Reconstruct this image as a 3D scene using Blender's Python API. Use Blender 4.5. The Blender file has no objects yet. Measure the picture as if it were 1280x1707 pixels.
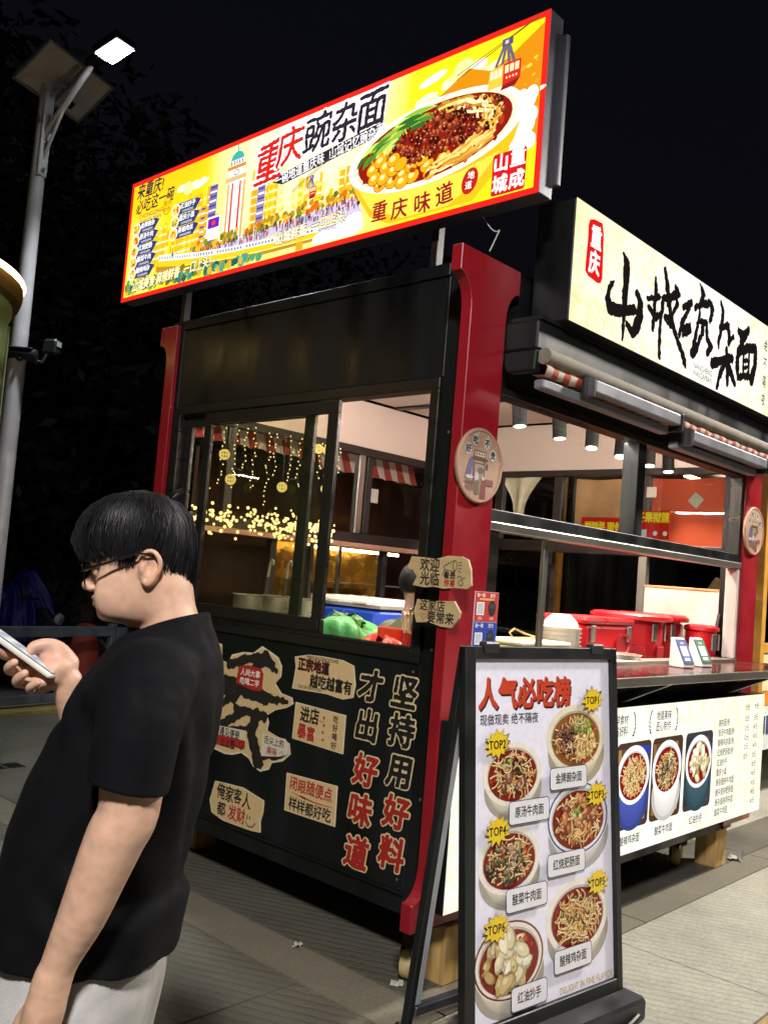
import bpy, bmesh, math, random
import numpy as np
from mathutils import Vector, Matrix
R = math.radians
rng = random.Random(7)
SC = bpy.context.scene
COL = SC.collection

# ------------------------------------------------------------------ camera
cam_d = bpy.data.cameras.new('camera')
cam_d.sensor_fit = 'HORIZONTAL'
cam_d.sensor_width = 36.0
cam_d.lens = 1536.9 / 1280 * 36.0
cam_d.clip_start = 0.05
cam_d.clip_end = 400
cam = bpy.data.objects.new('camera', cam_d)
COL.objects.link(cam)
SC.camera = cam
YAW, PITCH, ROLL = R(43.077), R(4.030), R(4.681)
KEY_W = 2250.0
SIDE_W = 3000.0
SPOT_W = 60.0
_f = Vector((math.cos(PITCH) * math.cos(YAW), math.cos(PITCH) * math.sin(YAW), math.sin(PITCH)))
_r0 = Vector((math.sin(YAW), -math.cos(YAW), 0))
_u0 = _r0.cross(_f)
_r = math.cos(ROLL) * _r0 + math.sin(ROLL) * _u0
_u = -math.sin(ROLL) * _r0 + math.cos(ROLL) * _u0
M = Matrix((_r, _u, -_f)).transposed().to_4x4()
M.translation = Vector((-2.93, -2.27, 1.58))
cam.matrix_world = M

# ------------------------------------------------------------------ night sky, moonlight, exposure
world = bpy.data.worlds.new('World')
SC.world = world
world.use_nodes = True
wn = world.node_tree
bg = wn.nodes['Background']
sky = wn.nodes.new('ShaderNodeTexSky')
sky.sky_type = 'NISHITA'
sky.sun_disc = False
sky.sun_elevation = R(-3.6)
sky.sun_rotation = R(200)
sky.ozone_density = 1.5
sky.dust_density = 0.2
wn.links.new(sky.outputs[0], bg.inputs[0])
bg.inputs[1].default_value = 0.15
moon_d = bpy.data.lights.new('moonlight', 'SUN')
moon_d.energy = 0.03
moon_d.angle = R(12)
moon_d.color = (0.75, 0.83, 1.0)
moon = bpy.data.objects.new('moonlight', moon_d)
moon.rotation_euler = (R(50), 0, R(-30))
COL.objects.link(moon)
SC.view_settings.view_transform = 'Standard'
SC.view_settings.look = 'None'
SC.view_settings.exposure = 0.0
SC.view_settings.gamma = 1.0
SC.view_settings.use_curve_mapping = False
SC.render.engine = 'CYCLES'
SC.cycles.use_denoising = True
SC.cycles.max_bounces = 8
SC.cycles.transparent_max_bounces = 16
SC.cycles.sample_clamp_indirect = 4.0
SC.cycles.caustics_reflective = False
SC.cycles.caustics_refractive = False

# ------------------------------------------------------------------ colours and materials
def lin(c):
    return c / 12.92 if c <= 0.04045 else ((c + 0.055) / 1.055) ** 2.4
def hx(h):
    h = h.lstrip('#')
    return tuple(lin(int(h[i:i + 2], 16) / 255) for i in (0, 2, 4))

MATS = {}
def mat(name, col, rough=0.5, metal=0.0, var=0.12, scale=8.0, bump=0.0, bscale=60.0, rvar=0.1, spec=0.5, sss=0.0, coat=0.0, stretch=None, sheen=0.0):
    """Principled surface with noise in colour, roughness and relief."""
    if name in MATS:
        return MATS[name]
    m = bpy.data.materials.new(name)
    m.use_nodes = True
    nt = m.node_tree
    b = nt.nodes['Principled BSDF']
    tc = nt.nodes.new('ShaderNodeTexCoord')
    src = tc.outputs['Object']
    if stretch:
        mp = nt.nodes.new('ShaderNodeMapping')
        mp.inputs['Scale'].default_value = stretch
        nt.links.new(src, mp.inputs[0])
        src = mp.outputs[0]
    nz = nt.nodes.new('ShaderNodeTexNoise')
    nz.inputs['Scale'].default_value = scale
    nz.inputs['Detail'].default_value = 6
    nt.links.new(src, nz.inputs['Vector'])
    mx = nt.nodes.new('ShaderNodeMix')
    mx.data_type = 'RGBA'
    mx.inputs[6].default_value = (*[max(0, c * (1 - var)) for c in col], 1)
    mx.inputs[7].default_value = (*[min(1, c * (1 + var)) for c in col], 1)
    rp = nt.nodes.new('ShaderNodeMapRange')
    rp.inputs[1].default_value = 0.3
    rp.inputs[2].default_value = 0.7
    nt.links.new(nz.outputs[0], rp.inputs[0])
    nt.links.new(rp.outputs[0], mx.inputs[0])
    nt.links.new(mx.outputs[2], b.inputs['Base Color'])
    rr = nt.nodes.new('ShaderNodeMapRange')
    rr.inputs[1].default_value = 0.3
    rr.inputs[2].default_value = 0.7
    rr.inputs[3].default_value = max(0.02, rough - rvar)
    rr.inputs[4].default_value = min(1, rough + rvar)
    nt.links.new(nz.outputs[0], rr.inputs[0])
    nt.links.new(rr.outputs[0], b.inputs['Roughness'])
    b.inputs['Metallic'].default_value = metal
    b.inputs['Specular IOR Level'].default_value = spec
    if sss:
        b.inputs['Subsurface Weight'].default_value = sss
        b.inputs['Subsurface Radius'].default_value = (0.012, 0.005, 0.003)
        b.inputs['Subsurface Scale'].default_value = 0.5
    if coat:
        b.inputs['Coat Weight'].default_value = coat
        b.inputs['Coat Roughness'].default_value = 0.15
    if sheen:
        b.inputs['Sheen Weight'].default_value = sheen
    if bump:
        n2 = nt.nodes.new('ShaderNodeTexNoise')
        n2.inputs['Scale'].default_value = bscale
        n2.inputs['Detail'].default_value = 5
        nt.links.new(src, n2.inputs['Vector'])
        bp = nt.nodes.new('ShaderNodeBump')
        bp.inputs['Strength'].default_value = bump
        bp.inputs['Distance'].default_value = 0.01
        nt.links.new(n2.outputs[0], bp.inputs['Height'])
        nt.links.new(bp.outputs[0], b.inputs['Normal'])
    MATS[name] = m
    return m

def glow(name, col, strength, sample=True):
    """A lit lamp, tube or backlit face."""
    if name in MATS:
        return MATS[name]
    m = bpy.data.materials.new(name)
    m.use_nodes = True
    nt = m.node_tree
    nt.nodes.clear()
    e = nt.nodes.new('ShaderNodeEmission')
    e.inputs[0].default_value = (*col, 1)
    e.inputs[1].default_value = strength
    o = nt.nodes.new('ShaderNodeOutputMaterial')
    nt.links.new(e.outputs[0], o.inputs[0])
    if not sample:
        m.cycles.emission_sampling = 'NONE'
    MATS[name] = m
    return m

def printed(name, rough=0.5):
    """Flat print: ink colours kept per face."""
    if name in MATS:
        return MATS[name]
    m = bpy.data.materials.new(name)
    m.use_nodes = True
    nt = m.node_tree
    b = nt.nodes['Principled BSDF']
    a = nt.nodes.new('ShaderNodeAttribute')
    a.attribute_name = 'ink'
    tc = nt.nodes.new('ShaderNodeTexCoord')
    nz = nt.nodes.new('ShaderNodeTexNoise')
    nz.inputs['Scale'].default_value = 40
    nz.inputs['Detail'].default_value = 6
    nt.links.new(tc.outputs['Object'], nz.inputs['Vector'])
    mr = nt.nodes.new('ShaderNodeMapRange')
    mr.inputs[3].default_value = 0.86
    mr.inputs[4].default_value = 1.1
    nt.links.new(nz.outputs[0], mr.inputs[0])
    mx = nt.nodes.new('ShaderNodeMix')
    mx.data_type = 'RGBA'
    mx.blend_type = 'MULTIPLY'
    mx.inputs[0].default_value = 1
    nt.links.new(a.outputs['Color'], mx.inputs[6])
    nt.links.new(mr.outputs[0], mx.inputs[7])
    nt.links.new(mx.outputs[2], b.inputs['Base Color'])
    b.inputs['Roughness'].default_value = rough
    MATS[name] = m
    return m

def backlit(name, strength, mottled=0.0):
    """Backlit print of a light box: ink colours glow, some unevenly."""
    if name in MATS:
        return MATS[name]
    m = bpy.data.materials.new(name)
    m.use_nodes = True
    nt = m.node_tree
    nt.nodes.clear()
    a = nt.nodes.new('ShaderNodeAttribute')
    a.attribute_name = 'ink'
    e = nt.nodes.new('ShaderNodeEmission')
    e.inputs[1].default_value = strength
    o = nt.nodes.new('ShaderNodeOutputMaterial')
    nt.links.new(a.outputs['Color'], e.inputs[0])
    if mottled:
        tc = nt.nodes.new('ShaderNodeTexCoord')
        nz = nt.nodes.new('ShaderNodeTexNoise')
        nz.inputs['Scale'].default_value = 13
        nz.inputs['Detail'].default_value = 10
        nz.inputs['Roughness'].default_value = 0.66
        nz.inputs['Distortion'].default_value = 1.2
        nt.links.new(tc.outputs['Object'], nz.inputs['Vector'])
        cr = nt.nodes.new('ShaderNodeValToRGB')
        cr.color_ramp.elements[0].position = 0.34
        cr.color_ramp.elements[0].color = (0.78, 0.58, 0.20, 1)
        cr.color_ramp.elements[1].position = 0.60
        cr.color_ramp.elements[1].color = (1, 1, 1, 1)
        nt.links.new(nz.outputs[0], cr.inputs[0])
        mx = nt.nodes.new('ShaderNodeMix')
        mx.data_type = 'RGBA'
        mx.blend_type = 'MULTIPLY'
        mx.inputs[0].default_value = mottled
        nt.links.new(a.outputs['Color'], mx.inputs[6])
        nt.links.new(cr.outputs[0], mx.inputs[7])
        nt.links.new(mx.outputs[2], e.inputs[0])
    nt.links.new(e.outputs[0], o.inputs[0])
    MATS[name] = m
    return m

def glassy(name, tint=(0.9, 0.93, 0.92), refl=1.0, ior=1.45):
    if name in MATS:
        return MATS[name]
    m = bpy.data.materials.new(name)
    m.use_nodes = True
    nt = m.node_tree
    nt.nodes.clear()
    t = nt.nodes.new('ShaderNodeBsdfTransparent')
    t.inputs[0].default_value = (*tint, 1)
    g = nt.nodes.new('ShaderNodeBsdfGlossy')
    g.inputs['Roughness'].default_value = 0.02
    fr = nt.nodes.new('ShaderNodeFresnel')
    ge = nt.nodes.new('ShaderNodeNewGeometry')
    io = nt.nodes.new('ShaderNodeMath')
    io.operation = 'MULTIPLY_ADD'
    io.inputs[1].default_value = 1.0 - ior
    io.inputs[2].default_value = ior
    nt.links.new(ge.outputs['Backfacing'], io.inputs[0])
    nt.links.new(io.outputs[0], fr.inputs[0])
    tc = nt.nodes.new('ShaderNodeTexCoord')
    nz = nt.nodes.new('ShaderNodeTexNoise')
    nz.inputs['Scale'].default_value = 3
    nt.links.new(tc.outputs['Object'], nz.inputs['Vector'])
    ml = nt.nodes.new('ShaderNodeMath')
    ml.operation = 'MULTIPLY'
    mr = nt.nodes.new('ShaderNodeMapRange')
    mr.inputs[3].default_value = 0.7 * refl
    mr.inputs[4].default_value = 1.2 * refl
    nt.links.new(nz.outputs[0], mr.inputs[0])
    nt.links.new(fr.outputs[0], ml.inputs[0])
    nt.links.new(mr.outputs[0], ml.inputs[1])
    mx = nt.nodes.new('ShaderNodeMixShader')
    o = nt.nodes.new('ShaderNodeOutputMaterial')
    nt.links.new(ml.outputs[0], mx.inputs[0])
    nt.links.new(t.outputs[0], mx.inputs[1])
    nt.links.new(g.outputs[0], mx.inputs[2])
    nt.links.new(mx.outputs[0], o.inputs[0])
    MATS[name] = m
    return m

def striped(name, c1, c2, period, axis=0, rough=0.8):
    if name in MATS:
        return MATS[name]
    m = bpy.data.materials.new(name)
    m.use_nodes = True
    nt = m.node_tree
    b = nt.nodes['Principled BSDF']
    tc = nt.nodes.new('ShaderNodeTexCoord')
    sp = nt.nodes.new('ShaderNodeSeparateXYZ')
    nt.links.new(tc.outputs['Object'], sp.inputs[0])
    a = nt.nodes.new('ShaderNodeMath'); a.operation = 'DIVIDE'; a.inputs[1].default_value = period
    fr = nt.nodes.new('ShaderNodeMath'); fr.operation = 'FRACT'
    gt = nt.nodes.new('ShaderNodeMath'); gt.operation = 'GREATER_THAN'; gt.inputs[1].default_value = 0.5
    nt.links.new(sp.outputs[axis], a.inputs[0]); nt.links.new(a.outputs[0], fr.inputs[0]); nt.links.new(fr.outputs[0], gt.inputs[0])
    mx = nt.nodes.new('ShaderNodeMix'); mx.data_type = 'RGBA'
    mx.inputs[6].default_value = (*c1, 1); mx.inputs[7].default_value = (*c2, 1)
    nt.links.new(gt.outputs[0], mx.inputs[0])
    nt.links.new(mx.outputs[2], b.inputs['Base Color'])
    b.inputs['Roughness'].default_value = rough
    MATS[name] = m
    return m

# ------------------------------------------------------------------ naming helpers
def tag(o, label, cat, group=None, kind=None):
    o['label'] = label
    o['category'] = cat
    if group: o['group'] = group
    if kind: o['kind'] = kind
    return o

def thing(name, label, cat, loc=(0, 0, 0), rz=0.0, group=None):
    o = bpy.data.objects.new(name, None)
    o.empty_display_size = 0.1
    o.location = loc
    o.rotation_euler = (0, 0, rz)
    COL.objects.link(o)
    return tag(o, label, cat, group)

def copy_thing(src, label, loc=None, rz=None):
    def rec(o, par):
        c = o.copy()
        COL.objects.link(c)
        c.parent = par
        for ch in list(o.children):
            rec(ch, c)
        return c
    c = rec(src, None)
    c['label'] = label
    if loc is not None: c.location = loc
    if rz is not None: c.rotation_euler = (0, 0, rz)
    return c

def from_data(name, V, F, m, parent=None, smooth=False):
    me = bpy.data.meshes.new(name)
    me.from_pydata([tuple(v) for v in V], [], [tuple(f) for f in F])
    me.update()
    if smooth:
        me.shade_smooth()
    o = bpy.data.objects.new(name, me)
    for k in (m if isinstance(m, (list, tuple)) else [m]):
        me.materials.append(k)
    COL.objects.link(o)
    if parent is not None:
        o.parent = parent
    return o

class MB:
    """Collects solids, then becomes ONE mesh."""
    def __init__(s):
        s.V = []; s.F = []
    def add(s, V, F):
        n = len(s.V)
        s.V += [tuple(v) for v in V]
        s.F += [tuple(i + n for i in f) for f in F]
        return s
    def box(s, x0, y0, z0, x1, y1, z1, bev=0.0):
        x0, x1 = min(x0, x1), max(x0, x1); y0, y1 = min(y0, y1), max(y0, y1); z0, z1 = min(z0, z1), max(z0, z1)
        if bev <= 0:
            V = [(x, y, z) for z in (z0, z1) for (x, y) in ((x0, y0), (x1, y0), (x1, y1), (x0, y1))]
            F = [(3, 2, 1, 0), (4, 5, 6, 7), (0, 1, 5, 4), (1, 2, 6, 5), (2, 3, 7, 6), (3, 0, 4, 7)]
            return s.add(V, F)
        b = min(bev, (x1 - x0) * .45, (y1 - y0) * .45, (z1 - z0) * .45)
        def ring(i, z):
            return [(x0 + i + b, y0 + i, z), (x1 - i - b, y0 + i, z), (x1 - i, y0 + i + b, z), (x1 - i, y1 - i - b, z),
                    (x1 - i - b, y1 - i, z), (x0 + i + b, y1 - i, z), (x0 + i, y1 - i - b, z), (x0 + i, y0 + i + b, z)]
        V = ring(b * .6, z0) + ring(0, z0 + b) + ring(0, z1 - b) + ring(b * .6, z1)
        F = [tuple(range(7, -1, -1)), tuple(range(24, 32))]
        for k in range(3):
            for i in range(8):
                j = (i + 1) % 8
                F.append((k * 8 + i, k * 8 + j, k * 8 + 8 + j, k * 8 + 8 + i))
        return s.add(V, F)
    def tube(s, pts, rad, n=8, cap=True, flat=1.0):
        pts = [Vector(p) for p in pts]
        rad = rad if isinstance(rad, (list, tuple)) else [rad] * len(pts)
        V = []; F = []
        up = None
        for i, p in enumerate(pts):
            t = (pts[min(i + 1, len(pts) - 1)] - pts[max(i - 1, 0)])
            t = t.normalized() if t.length > 1e-9 else Vector((0, 0, 1))
            if up is None:
                up = Vector((0, 0, 1)) if abs(t.z) < .9 else Vector((1, 0, 0))
            a = t.cross(up).normalized()
            b = a.cross(t).normalized()
            up = b
            for k in range(n):
                th = 2 * math.pi * k / n
                V.append(p + a * math.cos(th) * rad[i] + b * math.sin(th) * rad[i] * flat)
        for i in range(len(pts) - 1):
            for k in range(n):
                j = (k + 1) % n
                F.append((i * n + k, i * n + j, i * n + n + j, i * n + n + k))
        if cap:
            F.append(tuple(range(n - 1, -1, -1)))
            F.append(tuple(range((len(pts) - 1) * n, len(pts) * n)))
        return s.add(V, F)
    def lathe(s, prof, c=(0, 0, 0), n=24, close=True):
        V = []; F = []
        for (r, z) in prof:
            for k in range(n):
                th = 2 * math.pi * k / n
                V.append((c[0] + r * math.cos(th), c[1] + r * math.sin(th), c[2] + z))
        for i in range(len(prof) - 1):
            for k in range(n):
                j = (k + 1) % n
                F.append((i * n + k, i * n + j, i * n + n + j, i * n + n + k))
        if close:
            F.append(tuple(range(n - 1, -1, -1)))
            F.append(tuple(range((len(prof) - 1) * n, len(prof) * n)))
        return s.add(V, F)
    def prism(s, poly, O, X, Y, N, d0, d1):
        """2-D outline (counter-clockwise) on the frame O,X,Y pushed from d0 to d1 along N."""
        O, X, Y, N = Vector(O), Vector(X), Vector(Y), Vector(N)
        n = len(poly)
        V = [O + X * u + Y * v + N * d for d in (d0, d1) for (u, v) in poly]
        F = [tuple(range(n - 1, -1, -1)), tuple(range(n, 2 * n))]
        for i in range(n):
            j = (i + 1) % n
            F.append((i, j, n + j, n + i))
        return s.add(V, F)
    def ball(s, c, r, n=8, m=5, sz=1.0):
        prof = [(max(1e-4, r * math.sin(math.pi * i / m)), -r * sz * math.cos(math.pi * i / m)) for i in range(m + 1)]
        return s.lathe(prof, c, n, close=False)
    def build(s, name, m, parent=None, smooth=False, bevel=0.0):
        o = from_data(name, s.V, s.F, m, parent, smooth)
        me = o.data
        if smooth:
            try:
                me.set_sharp_from_angle(angle=R(40))
            except Exception:
                pass
        if bevel:
            bm = bmesh.new(); bm.from_mesh(me)
            bmesh.ops.bevel(bm, geom=[e for e in bm.edges if len(e.link_faces) == 2 and e.calc_face_angle(0) > .6],
                            offset=bevel, segments=1, affect='EDGES', profile=0.5)
            bm.to_mesh(me); bm.free()
        return o

def box(name, m, parent, *a, bev=0.0):
    return MB().box(*a, bev=bev).build(name, m, parent)
# ------------------------------------------------------------------ flat print: glyphs, brush strokes, pictures
_fc = bpy.data.curves.new('glyph_source', 'FONT')
_fc.resolution_u = 3
_fo = bpy.data.objects.new('glyph_source', _fc)
COL.objects.link(_fo)
_GS = {}; _GF = {}; _GB = {}

def _eval(body, mode):
    _fc.body = body
    _fc.fill_mode = mode
    bpy.context.view_layer.update()
    ob = _fo.evaluated_get(bpy.context.evaluated_depsgraph_get())
    me = ob.to_mesh()
    V = np.array([v.co[:2] for v in me.vertices], dtype=float).reshape(-1, 2)
    if mode == 'NONE':
        out = (V, np.array([e.vertices[:] for e in me.edges], dtype=int).reshape(-1, 2))
    else:
        out = (V, [tuple(p.vertices) for p in me.polygons])
    ob.to_mesh_clear()
    return out

def glyph_fill(s):
    if s not in _GF:
        _GF[s] = _eval(s, 'FRONT')
    return _GF[s]

def glyph_sdf(ch, N=64):
    """Signed distance of a glyph on an N x N grid over [-.2,1.2] x [-.35,1.05]."""
    if ch in _GS:
        return _GS[ch]
    V, E = _eval(ch, 'NONE')
    ax = np.linspace(-.2, 1.2, N); ay = np.linspace(-.35, 1.05, N)
    gx, gy = np.meshgrid(ax, ay)
    P = np.stack([gx.ravel(), gy.ravel()], 1)
    A = V[E[:, 0]]; B = V[E[:, 1]]
    d = np.full(len(P), 9.0)
    cross = np.zeros(len(P), int)
    for a, b in zip(A, B):
        ab = b - a
        l2 = ab @ ab
        if l2 < 1e-14: continue
        t = np.clip(((P - a) @ ab) / l2, 0, 1)
        q = P - a - t[:, None] * ab
        d = np.minimum(d, q[:, 0] ** 2 + q[:, 1] ** 2)
        c = (a[1] > P[:, 1]) != (b[1] > P[:, 1])
        xi = a[0] + (P[:, 1] - a[1]) / (b[1] - a[1] + 1e-15) * ab[0]
        cross += (c & (P[:, 0] < xi)).astype(int)
    sd = np.sqrt(d) * np.where(cross % 2 == 1, -1, 1)
    _GS[ch] = (ax, ay, sd.reshape(N, N))
    return _GS[ch]

_NZ = np.random.RandomState(3).rand(64, 64)
def _noise(n, m, s=3):
    a = _NZ[:n // s + 3, :m // s + 3]
    a = np.repeat(np.repeat(a, s, 0), s, 1)[:n, :m]
    return (a + np.roll(a, 1, 0) + np.roll(a, 1, 1) + np.roll(np.roll(a, 1, 0), 1, 1)) / 4 - .5

def march(ax, ay, S):
    """Filled polygons of the region S < 0."""
    V = []; F = []
    ny, nx = S.shape
    inside = S < 0
    for j in range(ny - 1):
        run = None
        for i in range(nx):
            full = i < nx - 1 and inside[j, i] and inside[j, i + 1] and inside[j + 1, i] and inside[j + 1, i + 1]
            if full:
                if run is None: run = i
                continue
            if run is not None:
                n = len(V)
                V += [(ax[run], ay[j]), (ax[i], ay[j]), (ax[i], ay[j + 1]), (ax[run], ay[j + 1])]
                F.append((n, n + 1, n + 2, n + 3)); run = None
            if i == nx - 1: continue
            c = ((i, j), (i + 1, j), (i + 1, j + 1), (i, j + 1))
            s = [S[q[1], q[0]] for q in c]
            if not any(x < 0 for x in s): continue
            pts = []
            for k in range(4):
                a, b = c[k], c[(k + 1) % 4]; sa, sb = s[k], s[(k + 1) % 4]
                if sa < 0: pts.append((ax[a[0]], ay[a[1]]))
                if (sa < 0) != (sb < 0):
                    t = sa / (sa - sb)
                    pts.append((ax[a[0]] + t * (ax[b[0]] - ax[a[0]]), ay[a[1]] + t * (ay[b[1]] - ay[a[1]])))
            if len(pts) >= 3:
                n = len(V); V += pts; F.append(tuple(range(n, n + len(pts))))
    return np.array(V).reshape(-1, 2), F

def glyph_bold(ch, b, rough=0.0):
    k = (ch, b, rough)
    if k not in _GB:
        ax, ay, S = glyph_sdf(ch)
        S = S - b
        if rough:
            S = S + _noise(*S.shape) * rough
        _GB[k] = march(ax, ay, S)
    return _GB[k]

def stroke_field(strokes, rough=0.0, N=110, grow=0.0):
    """Union of brush strokes [(x, y, width), ...] as filled polygons with dry edges."""
    pts = np.array([p for s in strokes for p in s])
    w = pts[:, 2].max()
    x0, y0 = pts[:, 0].min() - w, pts[:, 1].min() - w
    x1, y1 = pts[:, 0].max() + w, pts[:, 1].max() + w
    n = max(24, int(N * (x1 - x0) / max(x1 - x0, y1 - y0))); m = max(24, int(N * (y1 - y0) / max(x1 - x0, y1 - y0)))
    ax = np.linspace(x0, x1, n); ay = np.linspace(y0, y1, m)
    gx, gy = np.meshgrid(ax, ay)
    D = np.full(gx.shape, 9.0)
    for s in strokes:
        # smooth the stroke a little
        q = [np.array(s[0], float)]
        for a, b, c in zip(s[:-2], s[1:-1], s[2:]):
            a, b, c = map(np.array, (a, b, c))
            q += [a * .15 + b * .7 + c * .15 if len(s) > 3 else b]
        q.append(np.array(s[-1], float))
        for a, b in zip(q[:-1], q[1:]):
            ab = (b - a)[:2]; l2 = ab @ ab + 1e-12
            t = np.clip(((gx - a[0]) * ab[0] + (gy - a[1]) * ab[1]) / l2, 0, 1)
            d = np.hypot(gx - a[0] - t * ab[0], gy - a[1] - t * ab[1]) - (a[2] + t * (b[2] - a[2])) / 2
            D = np.minimum(D, d)
    if rough:
        D = D + np.kron(_noise(D.shape[0] // 2 + 1, D.shape[1] // 2 + 1, 2), np.ones((2, 2)))[:D.shape[0], :D.shape[1]] * rough
    return march(ax, ay, D - grow)

class Frame:
    def __init__(s, O, X, Y):
        s.O, s.X, s.Y = Vector(O), Vector(X), Vector(Y)
        s.N = s.X.cross(s.Y)
    def at(s, u, v, d=0.0):
        return s.O + s.X * u + s.Y * v + s.N * d

class Canvas:
    """Ink shapes laid on a frame, each a hair above the last."""
    STEP = 5e-5
    def __init__(s, fr, d0=0.0):
        s.fr = fr; s.V = []; s.F = []; s.C = []; s.d = d0
    def raw(s, P, F, col, step=True):
        n = len(s.V)
        fr = s.fr
        s.V += [fr.at(float(p[0]), float(p[1]), s.d) for p in P]
        s.F += [tuple(i + n for i in f) for f in F]
        s.C += [(*col, 1.0)] * sum(len(f) for f in F)
        if step: s.d += s.STEP
        return s
    def poly(s, P, col):
        return s.raw(P, [tuple(range(len(P)))], col)
    def rect(s, u0, v0, u1, v1, col):
        return s.poly([(u0, v0), (u1, v0), (u1, v1), (u0, v1)], col)
    def rrect(s, u0, v0, u1, v1, r, col):
        P = []
        for (cx, cy, a0) in ((u1 - r, v1 - r, 0), (u0 + r, v1 - r, 90), (u0 + r, v0 + r, 180), (u1 - r, v0 + r, 270)):
            for k in range(5):
                a = R(a0 + 22.5 * k)
                P.append((cx + r * math.cos(a), cy + r * math.sin(a)))
        return s.poly(P, col)
    def ell(s, cu, cv, ru, rv, col, n=28, rot=0.0, a0=0, a1=360):
        P = []
        full = (a1 - a0) >= 360
        for k in range(n + (0 if full else 1)):
            a = R(a0 + (a1 - a0) * k / n)
            x, y = ru * math.cos(a), rv * math.sin(a)
            P.append((cu + x * math.cos(rot) - y * math.sin(rot), cv + x * math.sin(rot) + y * math.cos(rot)))
        return s.poly(P, col)
    def blob(s, cu, cv, r, col, rg, n=8, asp=1.0, rot=None):
        rot = rg.uniform(0, 6.3) if rot is None else rot
        P = []
        for k in range(n):
            a = 2 * math.pi * k / n
            q = r * rg.uniform(.82, 1.10)
            x, y = q * math.cos(a), q * asp * math.sin(a)
            P.append((cu + x * math.cos(rot) - y * math.sin(rot), cv + x * math.sin(rot) + y * math.cos(rot)))
        return s.poly(P, col)
    def star(s, cu, cv, r0, r1, n, col, sq=1.0, rot=0.0, rg=None):
        P = []
        for k in range(2 * n):
            a = math.pi * k / n
            q = r0 if k % 2 else r1 * (rg.uniform(.85, 1.1) if rg else 1)
            x, y = q * math.cos(a), q * sq * math.sin(a)
            P.append((cu + x * math.cos(rot) - y * math.sin(rot), cv + x * math.sin(rot) + y * math.cos(rot)))
        return s.poly(P, col)
    def line(s, P, w, col):
        """A ribbon along a polyline."""
        P = [Vector((p[0], p[1])) for p in P]
        L = []; Rr = []
        for i, p in enumerate(P):
            t = P[min(i + 1, len(P) - 1)] - P[max(0, i - 1)]
            t = t.normalized() if t.length else Vector((1, 0))
            ww = w[i] if isinstance(w, (list, tuple)) else w
            n = Vector((-t.y, t.x)) * ww / 2
            L.append(p + n); Rr.append(p - n)
        k = len(P)
        return s.raw(Rr + L, [(i, i + 1, k + i + 1, k + i) for i in range(k - 1)], col)
    def grid(s, u0, v0, u1, v1, nu, nv, fn):
        n = len(s.V)
        for j in range(nv + 1):
            for i in range(nu + 1):
                s.V.append(s.fr.at(u0 + (u1 - u0) * i / nu, v0 + (v1 - v0) * j / nv, s.d))
        for j in range(nv):
            for i in range(nu):
                q = (j * (nu + 1) + i, j * (nu + 1) + i + 1, (j + 1) * (nu + 1) + i + 1, (j + 1) * (nu + 1) + i)
                s.F.append(tuple(n + k for k in q))
                for k in q:
                    a, b = k % (nu + 1), k // (nu + 1)
                    s.C.append((*fn(a / nu, b / nv), 1.0))
        s.d += s.STEP
        return s
    def text(s, t, u, v, size, col, anchor='c', bold=0.0, sx=1.0, rot=0.0, shear=0.0, rough=0.0, sp=1.0, col2=None, out=0.0, vertical=False, jit=0.0):
        """One line of writing. u, v: centre (or left end) of the line, v at mid height."""
        cr, sr = math.cos(rot), math.sin(rot)
        if out and col2 is not None:
            d = s.d
            s.text(t, u, v, size, col2, anchor, out, sx, rot, shear, 0, sp, vertical=vertical, jit=jit)
        if bold == 0 and not vertical and not jit:
            V, F = glyph_fill(t)
            if not len(V): return s
            w = V[:, 0].max() + .03
            off = -w * sx / 2 if anchor == 'c' else (-w * sx if anchor == 'r' else 0)
            X = (V[:, 0] * sx + (V[:, 1] - .35) * shear + off) * size; Y = (V[:, 1] - .36) * size
            return s.raw(np.stack([u + X * cr - Y * sr, v + X * sr + Y * cr], 1), F, col)
        adv = []
        for ch in t:
            if ord(ch) > 0x2e00: adv.append(1.0)
            elif ch == ' ': adv.append(.3)
            else:
                V, _ = glyph_fill(ch); adv.append(float(V[:, 0].max()) + .06)
        if vertical:
            tot = len(t) * sp
            y = tot / 2
            for i, ch in enumerate(t):
                V, F = glyph_bold(ch, bold, rough) if bold else glyph_fill(ch)
                if len(V):
                    X = (V[:, 0] * sx - .47 * sx) * size; Y = (V[:, 1] - .36 + y - sp * .5) * size
                    s.raw(np.stack([u + X * cr - Y * sr, v + X * sr + Y * cr], 1), F, col, step=False)
                y -= sp
            s.d += s.STEP
            return s
        tot = sum(adv) * sp * sx
        x = -tot / 2 if anchor == 'c' else (-tot if anchor == 'r' else 0)
        jr = random.Random(len(t) * 7 + ord(t[0]))
        for ch, a in zip(t, adv):
            if ch != ' ':
                V, F = glyph_bold(ch, bold, rough) if bold else glyph_fill(ch)
                jy = jr.uniform(-jit, jit); js = 1 + jr.uniform(-jit, jit)
                X = (x + (V[:, 0] * sx + (V[:, 1] - .35) * shear) * js) * size; Y = ((V[:, 1] - .36) * js + jy) * size
                if len(V):
                    s.raw(np.stack([u + X * cr - Y * sr, v + X * sr + Y * cr], 1), F, col, step=False)
            x += a * sp * sx
        s.d += s.STEP
        return s
    def strokes(s, st, col, rough=0.0, grow=0.0, N=110):
        V, F = stroke_field(st, rough, N, grow)
        return s.raw(V, F, col)
    def build(s, name, m, parent=None, label=None):
        o = from_data(name, s.V, s.F, m, parent)
        a = o.data.color_attributes.new('ink', 'FLOAT_COLOR', 'CORNER')
        a.data.foreach_set('color', np.array(s.C, dtype=np.float32).ravel())
        if label: o['label'] = label
        return o

def dark(c, f): return tuple(x * f for x in c)
def mix(a, b, t): return tuple(x + (y - x) * t for x, y in zip(a, b))

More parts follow.
